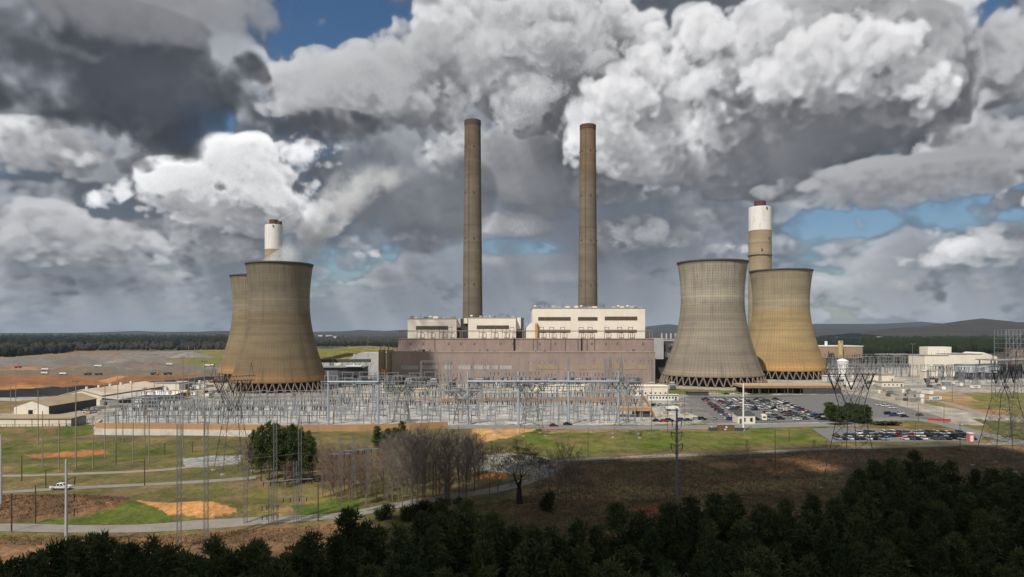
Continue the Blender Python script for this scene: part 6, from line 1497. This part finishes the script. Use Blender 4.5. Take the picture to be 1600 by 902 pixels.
def slim(label, seed, h, w, bm, tm, name='bare_tree', group=None):
    """leafless forest tree: one leader, ascending limbs from low down, a haze of fine twigs"""
    rs = np.random.RandomState(seed); t = thing(name, label, 'tree', (0, 0, 0), 0, group); tr, cr = MB(), MB()
    ln = rs.normal(size=2) * .5; ax = lambda f: Vector((ln[0] * f * f, ln[1] * f * f, h * f))
    for i in range(8): limb(tr, ax(i / 8) - Vector((0, 0, .2 if i == 0 else 0)), ax((i + 1) / 8), .20 * (1 - i / 8.4), .20 * (1 - (i + 1) / 8.4), 6)
    a = rs.uniform(0, 6)
    for k in range(19):
        f = .16 + .80 * k / 18; a += 2.4 + rs.uniform(-.4, .4); L = w * (.35 + .65 * math.sin(math.pi * min(1, (f - .05)) ** .8)) * rs.uniform(.6, 1.1) * .62
        p = ax(f); d = Vector((math.cos(a), math.sin(a), rs.uniform(.7, 1.5))).normalized(); prev = p
        for s in range(4):
            d = (d + Vector(rs.normal(size=3)) * .12 + Vector((0, 0, .08))).normalized(); q = prev + d * L / 4; limb(cr, prev, q, .055 * (1 - s / 5), .055 * (1 - (s + 1) / 5), 4)
            for j in range(3):
                d2 = (d + Vector(rs.normal(size=3)) * .55 + Vector((0, 0, .15))).normalized(); l2 = L * rs.uniform(.22, .42); e = q + d2 * l2; limb(cr, q, e, .022, .012, 3)
                for m in range(7):
                    d3 = (d2 + Vector(rs.normal(size=3)) * .5).normalized(); b = q.lerp(e, rs.uniform(.3, 1)); limb(cr, b, b + d3 * l2 * rs.uniform(.4, .8), .011, .006, 3)
            prev = q
    tr.build('trunk', bm, t); cr.build('crown', tm, t); return t
def bush(label, seed, w, h, lm, name='shrub', group=None, n=26):
    rs = np.random.RandomState(seed); t = thing(name, label, 'shrub', (0, 0, 0), 0, group); q = []; st = MB()
    for i in range(n):
        a, r = rs.uniform(0, 6.28), w * .5 * math.sqrt(rs.rand()) * .85; z = h * rs.uniform(.2, .85) * math.sqrt(max(.1, 1 - (2 * r / w) ** 2)); c = (r * math.cos(a), r * math.sin(a), z)
        q.append(tufts(rs, c, min(w, h) * .2, 34, .32 * min(w, h) ** .5)); limb(st, (r * .2 * math.cos(a), r * .2 * math.sin(a), -.1), c, .05, .02, 4)
    st.build('stem', bark, t); v = np.concatenate(q).reshape(-1, 3); np_mesh('crown', v, np.arange(len(v)).reshape(-1, 4), lm, t); return t
rt = random.Random(5)
USED = set()
def use(proto, x, y, rz=None, sc=1.0, label=None, group=None, dz=0.0):
    loc = (x, y, hz(x, y) + dz); rz = rt.uniform(0, 6.28) if rz is None else rz
    if proto.name not in USED:
        USED.add(proto.name); place(proto, loc, rz, sc)
        if label: proto['label'] = label
        if group: proto['group'] = group
        return proto
    return dup(proto, loc, rz, label, group, sc)
# --- the shaded wood in front
FG = 'pines of the shaded wood in front'; FL = 'dark pine with rounded crown inside the shaded wood along the bottom'
pp = [pine(FL, 100 + i, 17, 6.4 + .5 * (i % 4), needles, 1.0, .34, group=FG) for i in range(9)]
KH = 17.0
SKY = [(-120, 868), (-60, 872), (0, 880), (22, 876), (60, 862), (85, 848), (110, 846), (140, 838), (165, 834), (190, 850), (215, 850), (240, 840), (262, 852), (285, 862), (305, 868), (328, 850), (345, 860), (378, 852), (395, 846), (416, 850), (440, 868), (468, 852), (486, 832), (520, 838), (552, 801), (575, 816), (595, 822), (625, 818), (650, 805), (690, 786), (730, 786), (770, 800), (800, 822), (830, 830), (862, 826), (900, 814), (935, 822), (972, 790), (1005, 798), (1045, 786), (1080, 777), (1120, 772), (1150, 777), (1190, 790), (1225, 780), (1268, 770), (1300, 780), (1325, 762), (1345, 735), (1365, 718), (1395, 716), (1425, 709), (1455, 722), (1485, 719), (1520, 733), (1550, 736), (1580, 732), (1610, 740), (1660, 745), (1720, 760), (1790, 770)]
def sky_y(px):
    for (a, ya), (b, yb) in zip(SKY[:-1], SKY[1:]):
        if a <= px <= b: return ya + (yb - ya) * (px - a) / (b - a)
    return 870 if px < 0 else 770
spots = []
for i, (px, yt) in enumerate(SKY):
    h = KH * rt.uniform(.92, 1.1); d = (CAM_H + .9 - h) * FOC / (yt - HOR); 
    for _ in range(3): d = (CAM_H - hz(X(px, d), d) - h) * FOC / (yt - HOR)
    spots.append((X(px, d), d, h / 17.0))
for lab, px in (('dark pine whose crown stands highest at the right of the shaded wood', 1425), ('pine standing alone above the left wood beside the pale steel pole', 165), ('tall narrow pine jutting above the wood below the bare thicket', 552), ('broad pine crown peaking above the wood left of the monopole', 972)):
    i = [s[0] for s in SKY].index(px); spots[i] = spots[i] + (lab,)
tries = 0
while len(spots) < 268 and tries < 9000:
    tries += 1; px = rt.uniform(-160, 1760); yt = sky_y(px); dmax = (CAM_H - 16.0) * FOC / (yt - HOR) - 4; d = math.sqrt(rt.uniform(70 ** 2, max(71 ** 2, dmax ** 2)))
    if d > dmax: continue
    x = X(px, d)
    if all((x - s[0]) ** 2 + (d - s[1]) ** 2 > 4.9 ** 2 for s in spots): spots.append((x, d, rt.uniform(.78, 1.02)))
for i, s in enumerate(spots):
    sc = s[2]; use(pp[i % 9], s[0], s[1], None, (sc * rt.uniform(.9, 1.12), sc * rt.uniform(.9, 1.12), sc), s[3] if len(s) > 3 else FL, FG)
gt = bare('grey leafless tree standing among the pines at the lower left', 41, 15, .55, twig, twig, depth=7)
for px, d in ((240, 99),): use(gt, X(px, d), d, .3, (1.1, 1.1, 1.02))
o = bush('big rounded olive green tree at the front of the wood below the oak', 51, 13, 12, leaf_dull, 'evergreen_tree', n=120); o['category'] = 'tree'; x, y = X(712, 116), 116; use(o, x, y, .2, (1.1, 1.1, 1.28), dz=.0)
# --- pine clump in the middle left
MG = 'pines of the clump in the left middle'; ML = 'tall sunlit pine in the clump on the left grass'
mp = [pine(ML, 200 + i, 18, 7.0, needles_mid, 1.0, .27, group=MG, pw=1.8) for i in range(4)]
for i, (px, foot, top) in enumerate(((395, 742, 672), (408, 752, 666), (421, 748, 660), (433, 756, 662), (446, 750, 668), (458, 757, 664), (470, 752, 670), (482, 756, 673), (400, 735, 675), (428, 738, 663), (450, 738, 667), (474, 738, 676), (488, 748, 684))):
    x, y, z = at(px, foot); use(mp[i % 4], x, y, None, tuple(((foot - top) * y / FOC / 18 * k for k in (.74, .74, 1.0))), ML, MG)
for i, (px, foot, top) in enumerate(((592, 712, 666), (606, 716, 670), (628, 708, 659), (617, 714, 668))):
    x, y, z = at(px, foot); use(mp[i % 4], x, y, None, tuple(((foot - top) * y / FOC / 18 * k for k in (1.25, 1.25, 1.0))), 'round-headed green pine rising behind the bare thicket', 'pines behind the bare thicket')
# --- bare thicket
BG = 'leafless trees of the thicket'; BL = 'grey brown leafless tree in the thicket behind the masts'
bp = [slim(BL, 300 + i, 16, 7.5 + i * .5, twig, twig, group=BG) for i in range(5)]
br = [slim('reddish leafless tree at the left of the thicket', 320 + i, 14, 8, twig_red, twig_red, group='reddish trees of the thicket') for i in range(2)]
for i in range(74):
    px = rt.uniform(598, 752); foot = rt.uniform(722, 800 - abs(px - 650) * .25); top = 668 + abs(px - 680) * .10 + rt.uniform(0, 22) + max(0, foot - 775) * .6
    x, y, z = at(px, foot); h = (foot - top) * y / FOC; k = h / 16; use(bp[i % 5], x, y, None, (k * .85, k * .85, k), BL, BG)
for i in range(30):
    px = rt.uniform(502, 600); foot = rt.uniform(730, 792); top = rt.uniform(692, 712) + max(0, foot - 770) * .5
    x, y, z = at(px, foot); h = (foot - top) * y / FOC; k = h / 14; use(br[i % 2], x, y, None, (k * .85, k * .85, k), 'reddish leafless tree at the left of the thicket', 'reddish trees of the thicket')
for i in range(46):
    px = rt.uniform(505, 752); foot = rt.uniform(735, 798); x, y, z = at(px, foot); k = rt.uniform(.28, .5)
    use((bp + br)[i % 7], x, y, None, (k * 1.5, k * 1.5, k), 'low leafless sapling in the undergrowth of the thicket', 'saplings under the thicket')
for i in range(16):
    px = rt.uniform(380, 500); foot = rt.uniform(738, 762); x, y, z = at(px, foot); k = rt.uniform(.3, .55)
    use((bp + br)[i % 7], x, y, None, (k * 1.3, k * 1.3, k), 'low leafless sapling among the trunks of the pine clump', 'saplings under the pine clump')
for px, foot, top in ((378, 745, 690), (388, 752, 688), (372, 738, 695)):
    x, y, z = at(px, foot); k = (foot - top) * y / FOC / 16; use(bp[px % 5], x, y, None, k, 'thin leafless tree against the left side of the pine clump', 'leafless trees by the pine clump')
ok = bare('broad dark oak with spreading bare limbs right of the thicket', 77, 17, .72, bark_dk, bark_dk, 'oak_tree', depth=8, trunk=.20, r0=.5); x, y, z = at(812, 787); use(ok, x, y, .6, (1.75, 1.75, 1.02))
for i, (px, foot, top) in enumerate(((872, 790, 702), (884, 795, 695), (893, 786, 700), (905, 780, 708), (858, 782, 712), (778, 780, 705), (765, 775, 700), (842, 792, 725), (755, 760, 690))):
    x, y, z = at(px, foot); k = (foot - top) * y / FOC / 16; use(bp[i % 5], x, y, None, (k * .7, k * .7, k), 'slim leafless tree beside the broad oak', 'slim trees beside the oak')
for px, foot, top, lab in ((1168, 710, 690, 'small leafless tree alone on the lawn by the field road'), (1272, 703, 688, 'small leafless tree at the right end of the lawn'), (1290, 702, 690, 'low leafless bush tree beside the right lawn edge')):
    x, y, z = at(px, foot); k = (foot - top) * y / FOC / 14; use(br[0], x, y, None, (k * 1.1, k * 1.1, k), lab, 'small trees of the lawn')
for i in range(11):
    px, foot = rt.uniform(1515, 1640), rt.uniform(668, 690); x, y, z = at(px, foot); use(bp[i % 5], x, y, None, rt.uniform(.4, .62), 'grey leafless tree in the scrub behind the right pylons', 'scrub trees at the right')
# --- shrubs and small evergreens
SB = [bush('dark evergreen shrub', 400 + i, 4.2, 3.2, needles_mid if i else leaf_dull) for i in range(3)]
for px, foot, w, h, lab in ((858, 797, 5.0, 5.2, 'dark dense evergreen shrub right of the oak'), (660, 806, 6, 4, 'dark shrub under the bare thicket, left'), (690, 802, 6, 4, 'dark shrub under the bare thicket, middle'), (640, 812, 5, 3.5, 'dark shrub under the bare thicket, front'), (720, 796, 5, 3.2, 'dark shrub under the bare thicket, right'), (603, 812, 5, 4, 'dark shrub at the left foot of the thicket'),
                           (1353, 661, 7, 3.2, 'low grey green shrub at the right end of the car park grove'), (1375, 664, 9, 2.4, 'low wide shrub on the strip below the short car row'), (1395, 665, 9, 2.2, 'low wide shrub nearest the exit road')):
    x, y, z = at(px, foot); use(SB[px % 3], x, y, None, (w / 4.2, w / 4.2, h / 3.2), lab, 'shrubs')
gp = [pine('dark evergreen in the small grove at the front of the car park', 500 + i, 9, 6.5, needles_mid, 1.0, .12, group='grove in the car park', cone=.5, pw=2.2) for i in range(2)]
for i, (px, foot) in enumerate(((1297, 657), (1305, 659), (1314, 661), (1322, 657), (1331, 660), (1342, 662), (1352, 659), (1318, 652), (1338, 653), (1327, 655))):
    x, y, z = at(px, foot); use(gp[i % 2], x, y, None, (rt.uniform(.8, 1.05), rt.uniform(.8, 1.05), rt.uniform(.55, 1.0)), None, None)
for px, d, s in ((1355, 980, 1.4), (1366, 985, 1.5), (1378, 990, 1.3), (1390, 1000, 1.4), (1300, 1150, 1.4), (1402, 1010, 1.2), (1345, 960, 1.2), (1415, 1020, 1.3)):
    use(gp[0], X(px, d), d, None, s, 'evergreen tree in the row before the brown depot', 'evergreens before the brown depot')
# --- tussocks: rough dead grass over the shaded field and banks
def tussocks():
    rs = np.random.RandomState(9); n = 52000; PX = rs.uniform(-60, 1680, n); PY = rs.uniform(700, 850, n)
    m = inside([(700, 800), (820, 775), (880, 730), (960, 714), (1300, 704), (1680, 696), (1680, 850), (700, 850)], PX, PY) | inside([(-60, 779), (140, 777), (200, 781), (185, 798), (70, 812), (-60, 818)], PX, PY) | inside([(-60, 836), (300, 834), (560, 818), (560, 850), (-60, 850)], PX, PY)
    PX, PY = PX[m], PY[m]; d = CAM_H * FOC / (PY - HOR); x = (PX - 800) * d / FOC; z = height(x, d); k = len(x)
    q = []
    for j in range(4):
        a = rs.uniform(0, 6.28, k); L = rs.uniform(.2, .6, k); w = rs.uniform(.05, .14, k); ox, oy = rs.normal(size=k) * .3, rs.normal(size=k) * .3
        b = np.stack([x + ox, d + oy, z - .05], 1); s = np.stack([np.cos(a) * w, np.sin(a) * w, np.zeros(k)], 1); t = b + np.stack([rs.normal(size=k) * .25, rs.normal(size=k) * .25, L], 1)
        q.append(np.stack([b - s, b + s, t], 1))
    v = np.concatenate(q).reshape(-1, 3)
    tag(np_mesh('rough_grass', v, np.arange(len(v)).reshape(-1, 3), mat('dead_grass', (.20, .125, .066), .95, .35, .05, c2=(.10, .066, .04))), kind='stuff')
tussocks()
# ---------------------------------------------------------------- far woods and hills
def far_wood(name, poly, n, hgt, m, seed):
    rs = np.random.RandomState(seed); px = [p[0] for p in poly]; py = [p[1] for p in poly]
    PX = rs.uniform(min(px), max(px), n * 3); PY = min(py) + (max(py) - min(py)) * rs.uniform(0, 1, n * 3) ** .8; k = inside(poly, PX, PY); PX, PY = PX[k][:n], PY[k][:n]
    d = CAM_H * FOC / (PY - HOR); x = (PX - 800) * d / FOC; z = height(x, d)
    bm = bmesh.new(); bmesh.ops.create_icosphere(bm, subdivisions=2, radius=1.0); bv = np.array([v.co[:] for v in bm.verts]); bf = np.array([[v.index for v in f.verts] for f in bm.faces]); bm.free()
    V, F = [], []
    for i in range(len(x)):
        s = hgt * rs.uniform(.65, 1.25) * (1 + d[i] / 9000); jit = 1 + rs.normal(size=(len(bv), 1)) * .17
        v = bv * jit * np.array((s * .42, s * .42, s * .52)) + np.array((x[i], d[i], z[i] + s * .45)); V.append(v); F.append(bf + i * len(bv))
    tag(np_mesh(name, np.concatenate(V), np.concatenate(F), m), kind='stuff')
def wood_mat(name, a, b, c):
    return shade_mat(name, lambda nt, p: ramp(nt, noise(nt, VM(nt, 'MULTIPLY', p, (1, .4, .2)), .02, 6, .7), [(.3, a), (.5, b), (.72, c)]), .95, .05)
wm_dark = wood_mat('far_evergreens', (.010, .013, .008), (.015, .019, .010), (.026, .026, .016)); wm_brown = wood_mat('far_bare_woods', (.028, .025, .020), (.046, .039, .031), (.018, .020, .012)); wm_green = wood_mat('far_pine_plantation', (.011, .017, .006), (.019, .027, .009), (.014, .019, .008))  # colours lowered to carry the cloud shade over the far woods
far_wood('far_evergreen_belt', [(-260, 526), (380, 526), (380, 540), (150, 543), (-260, 547)], 2600, 20, wm_dark, 1)
far_wood('bare_wood_belt', [(-260, 541), (120, 541), (380, 538), (380, 550), (330, 549), (200, 547), (118, 549), (40, 556), (-260, 562)], 1500, 13, wm_brown, 2)
far_wood('dark_tree_line', [(-260, 551), (30, 551), (112, 548), (112, 551), (30, 558), (-260, 562)], 420, 14, wm_dark, 3)
far_wood('bare_woods_beyond_mound', [(440, 526), (660, 526), (660, 540), (440, 540)], 1300, 13, wm_brown, 4)
far_wood('hedge_beyond_mound', [(470, 538), (660, 539), (660, 543), (470, 541)], 240, 11, wm_dark, 5)
far_wood('pine_plantation', [(1340, 535), (1470, 533), (1780, 536), (1780, 556), (1560, 552), (1440, 558), (1350, 556)], 2200, 21, wm_green, 6)
far_wood('bare_woods_right', [(1230, 526), (1780, 526), (1780, 537), (1340, 537), (1230, 545)], 2000, 13, wm_brown, 7)
far_wood('tree_belt_right', [(1230, 533), (1400, 534), (1560, 529), (1780, 528), (1780, 531), (1400, 538), (1230, 541)], 800, 17, wm_dark, 8)
far_wood('trees_behind_depot', [(1240, 541), (1345, 541), (1345, 548), (1240, 548)], 260, 14, wm_dark, 9)
far_wood('far_woods_middle', [(1000, 526), (1100, 526), (1100, 560), (1000, 560)], 500, 14, wm_brown, 10)
def ridge(pts, d, depth, m, seed, name='hills'):
    rs = np.random.RandomState(seed); px = np.arange(pts[0][0], pts[-1][0], 4.0); yt = np.interp(px, [p[0] for p in pts], [p[1] for p in pts]) + vnoise(px, px * 0, seed, 5, 1 / 60.0) * 1.6
    crest = CAM_H - (yt - HOR) * d / FOC; rows = []
    for k in range(13):
        f = (k - 6) / 6.0; yy = d + f * depth; prof = max(0.0, (1 - abs(f)) ** .9)
        n = vnoise(px + k * 13, px * 0 + k, seed + 1, 4, 1 / 30.0) * .22
        rows.append(np.stack([(px - 800) * d / FOC, np.full(px.shape, yy), -3 + (crest + 3) * np.clip(prof * (1 + n * (abs(f) > .01)), 0, 1)], -1))
    v = np.concatenate(rows); nx = len(px); idx = np.arange(len(v)).reshape(13, nx); f = np.stack([idx[:-1, :-1], idx[:-1, 1:], idx[1:, 1:], idx[1:, :-1]], -1).reshape(-1, 4)
    tag(np_mesh(name, v, f, m, smooth=True), kind='structure')
def hill_mat(name, a, b, c, s=.006):
    return shade_mat(name, lambda nt, p: ramp(nt, noise(nt, p, s, 9, .72), [(.32, a), (.5, b), (.68, c)]), .95, .05)
hm_far = hill_mat('far_hill_woods', (.018, .022, .014), (.026, .028, .019), (.040, .036, .026), .003); hm_brown = hill_mat('brown_hill_woods', (.022, .022, .016), (.046, .037, .029), (.060, .047, .036))
ridge([(-400, 521), (0, 520.5), (60, 520), (130, 520), (190, 518), (215, 517), (260, 519), (330, 518.5), (490, 518.5), (540, 517), (565, 515), (600, 517), (640, 514.5), (800, 517), (980, 514), (1015, 510), (1045, 507), (1075, 511), (1270, 506), (1340, 506.5), (1400, 505), (1440, 503), (1480, 507), (2000, 512)], 11500, 2600, hm_far, 31)
ridge([(100, 525), (230, 521), (330, 517.5), (400, 517), (470, 520), (560, 522), (700, 520), (1000, 519), (1200, 517), (1290, 514), (1400, 514), (1500, 517), (1600, 520)], 7600, 1500, hm_brown, 33)
ridge([(1330, 521), (1400, 513), (1450, 509), (1480, 505), (1510, 500.5), (1535, 497.5), (1560, 500), (1590, 503.5), (1640, 503), (1720, 508), (1900, 516)], 5200, 1100, hm_brown, 35)
# scattered pale roofs far out
rf = random.Random(8); fb = None
for px, py, c in ((500, 529, white), (514, 528.4, grey_lt), (523, 531, grey_lt), (1301, 529, white), (1306, 528.6, grey_lt), (1444, 526.5, grey_lt), (1464, 526.2, grey_lt), (1490, 526.3, grey_lt), (1590, 525.8, white), (1085, 528, grey_lt), (586, 525.6, grey_lt), (1375, 532, tan)):
    d = D(py); t = thing('far_building', 'tiny pale building among the distant woods', 'building', (X(px, d), d, 0), 0, 'distant buildings')
    w = d / FOC * rf.uniform(2.5, 5); h = 17 + d / 500; MB().use(c).box(-w, 0, 0, w, w, h).build('wall', None, t); MB().use(roof_grey).box(-w * 1.03, -1, h, w * 1.03, w + 1, h + 1.5).build('roof', None, t)

for lst in (pp, mp, bp, br, SB, gp):                                    # spare sorts that found no place
    for q in lst:
        if q.name not in USED:
            for ch in list(q.children): bpy.data.objects.remove(ch)
            bpy.data.objects.remove(q)
# ---------------------------------------------------------------- air, vapour and the added shade clouds
def vol_mat(name, fn, col=(1, 1, 1), aniso=0.0):
    m = bpy.data.materials.new(name); m.use_nodes = True; nt = m.node_tree; nt.nodes.clear()
    v = nt.nodes.new('ShaderNodeVolumePrincipled'); o = nt.nodes.new('ShaderNodeOutputMaterial'); nt.links.new(v.outputs[0], o.inputs['Volume'])
    v.inputs['Color'].default_value = (*col, 1); v.inputs['Anisotropy'].default_value = aniso
    d = fn(nt) if callable(fn) else fn
    plug(nt, v.inputs['Density'], d); return m
hb = MB().box(-26000, -1500, -8, 26000, 16500, 312).build('haze', vol_mat('haze_air', HAZE, (.60, .78, 1.0)))
tag(hb, kind='stuff')
def plume(name, pts, dens, col, sc, top, label, thr=.42):
    """a bent swelling column of vapour"""
    n, vs, fs = 24, [], []; rs = random.Random(4)
    P_ = [Vector(p[:3]) for p in pts]
    path = []
    for i in range(len(pts) - 1):
        for j in range(5):
            t = j / 5; a, b = pts[i], pts[i + 1]; path.append(([a[k] + (b[k] - a[k]) * t for k in range(3)], a[3] + (b[3] - a[3]) * t))
    path.append((list(pts[-1][:3]), pts[-1][3]))
    for k, (c, r) in enumerate(path):
        for i in range(n):
            a = 2 * math.pi * i / n; q = r * (1 + .14 * math.sin(3 * a + k * .7) + .09 * math.sin(5 * a - k)); q *= 1.15; vs.append((c[0] + q * math.cos(a), c[1] + q * .8 * math.sin(a), c[2] + q * .25 * math.cos(a + .5)))
    m = len(path)
    for k in range(m - 1):
        for i in range(n): fs.append((k * n + i, k * n + (i + 1) % n, (k + 1) * n + (i + 1) % n, (k + 1) * n + i))
    fs += [tuple(range(n - 1, -1, -1)), tuple(range((m - 1) * n, m * n))]
    z0, z1 = pts[0][2], pts[-1][2]
    def fn(nt):
        tc = nt.nodes.new('ShaderNodeTexCoord'); p = S(nt, tc.outputs['Object']); nz = noise(nt, p, sc, 5, .62); _, _, z = sep(nt, p)
        f = mrange(nt, z, z0, z1, smooth=False);
        def track(k):                                                   # the bent axis, by height
            c = nt.nodes.new('ShaderNodeFloatCurve'); lo, hi = min(q[k] for q in pts), max(q[k] for q in pts) + 1e-3; cu = c.mapping.curves[0]
            P0 = [((q[2] - z0) / (z1 - z0), (q[k] - lo) / (hi - lo)) for q in pts]
            cu.points[0].location = P0[0]; cu.points[-1].location = P0[-1]
            for q in P0[1:-1]: cu.points.new(*q)
            c.mapping.update(); plug(nt, c.inputs['Value'], f); return S(nt, c.outputs[0]) * (hi - lo) + lo
        cx, cy, cz = sep(nt, p); r = M(nt, 'SQRT', M(nt, 'POWER', cx - track(0), 2.0) + M(nt, 'POWER', cy - track(1), 2.0)) / track(3)
        r = r + (nz - .5) * 1.1
        return mrange(nt, r, 1.1, .3) * mrange(nt, nz, thr, thr + .25) * mrange(nt, f, 0.0, 1.0, dens, top, smooth=False) * mrange(nt, f, 1.0, .75)
    o = MB().add(vs, fs).build(name, vol_mat(name + '_air', fn, col)); tag(o, label, 'steam', None, 'stuff'); return o
plume('steam_plume', [(-189, 557, 99, 21), (-184, 560, 106, 21), (-174, 568, 118, 20), (-163, 578, 133, 22), (-152, 588, 150, 25), (-138, 600, 170, 34), (-120, 615, 190, 42), (-100, 630, 206, 44)], .34, (.95, .975, 1.0), .045, .014, 'pale vapour drifting up and right from the brown cooling tower')
plume('stack_vapour', [(-330, 966, 205, 4.5), (-322, 966, 209, 5), (-312, 966, 214, 6), (-300, 966, 219, 7), (-288, 966, 223, 6)], .14, (1, 1, 1), .09, .03, 'small white puff blowing right from the left white stack', .34)
# unseen clouds added overhead, shaped to shade the wood, the field and hall end
def shade_cloud(poly, n):
    rs = np.random.RandomState(6); k = 900.0 / SUN.z
    xs = [p[0] for p in poly]; ys = [p[1] for p in poly]
    gx, gy = rs.uniform(min(xs), max(xs), n), rs.uniform(min(ys), max(ys), n)
    m = inside(poly, gx + vnoise(gx, gy, 44, 3, 1 / 60.) * 26, gy + vnoise(gx, gy, 45, 3, 1 / 60.) * 26); gx, gy = gx[m], gy[m]
    bm = bmesh.new(); bmesh.ops.create_icosphere(bm, subdivisions=2, radius=1.0); bv = np.array([v.co[:] for v in bm.verts]); bf = np.array([[v.index for v in f.verts] for f in bm.faces]); bm.free()
    V, F = [], []
    for i in range(len(gx)):
        r = rs.uniform(11, 21); c = np.array((gx[i] + SUN.x * k, gy[i] + SUN.y * k, 900.0)) + np.array(SUN) * rs.uniform(-25, 25)
        V.append(bv * r * (1 + rs.normal(size=(len(bv), 1)) * .08) * np.array((1, 1, .7)) + c); F.append(bf + i * len(bv))
    tag(np_mesh('cloud', np.concatenate(V), np.concatenate(F), mat('shade_cloud_white', (.85, .85, .85), 1.0, 0.0, .01), smooth=True), kind='structure')
shade_cloud(SHADE, 1900); shade_cloud(SHADE2, 60)

# ---------------------------------------------------------------- camera, sun, render
cam = bpy.data.cameras.new('drone_camera'); co = bpy.data.objects.new('drone_camera', cam); COL.objects.link(co)
co.location = (0, 0, CAM_H); co.rotation_euler = (R(90), 0, 0)
cam.sensor_width = 36.0; cam.lens = 36.0 * FOC / 1600.0; cam.shift_y = (HOR - 451.0) / 1600.0
cam.clip_start = 1.0; cam.clip_end = 80000.0
SC.camera = co
sl = bpy.data.lights.new('sun', 'SUN'); so = bpy.data.objects.new('sun', sl); COL.objects.link(so)
sl.energy = SUN_STR; sl.angle = R(0.5); sl.color = (1.0, 0.95, 0.875)
so.rotation_euler = SUN.to_track_quat('Z', 'Y').to_euler()
SC.render.engine = 'CYCLES'
SC.cycles.use_denoising = True; SC.cycles.denoiser = 'OPENIMAGEDENOISE'
SC.cycles.max_bounces = 6; SC.cycles.diffuse_bounces = 3; SC.cycles.glossy_bounces = 2; SC.cycles.transparent_max_bounces = 12; SC.cycles.volume_bounces = 2
SC.cycles.sample_clamp_indirect = 4.0
SC.render.film_transparent = False
SC.view_settings.view_transform = 'Standard'; SC.view_settings.look = 'None'
SC.view_settings.exposure = 0.0; SC.view_settings.gamma = 1.0; SC.view_settings.use_curve_mapping = False
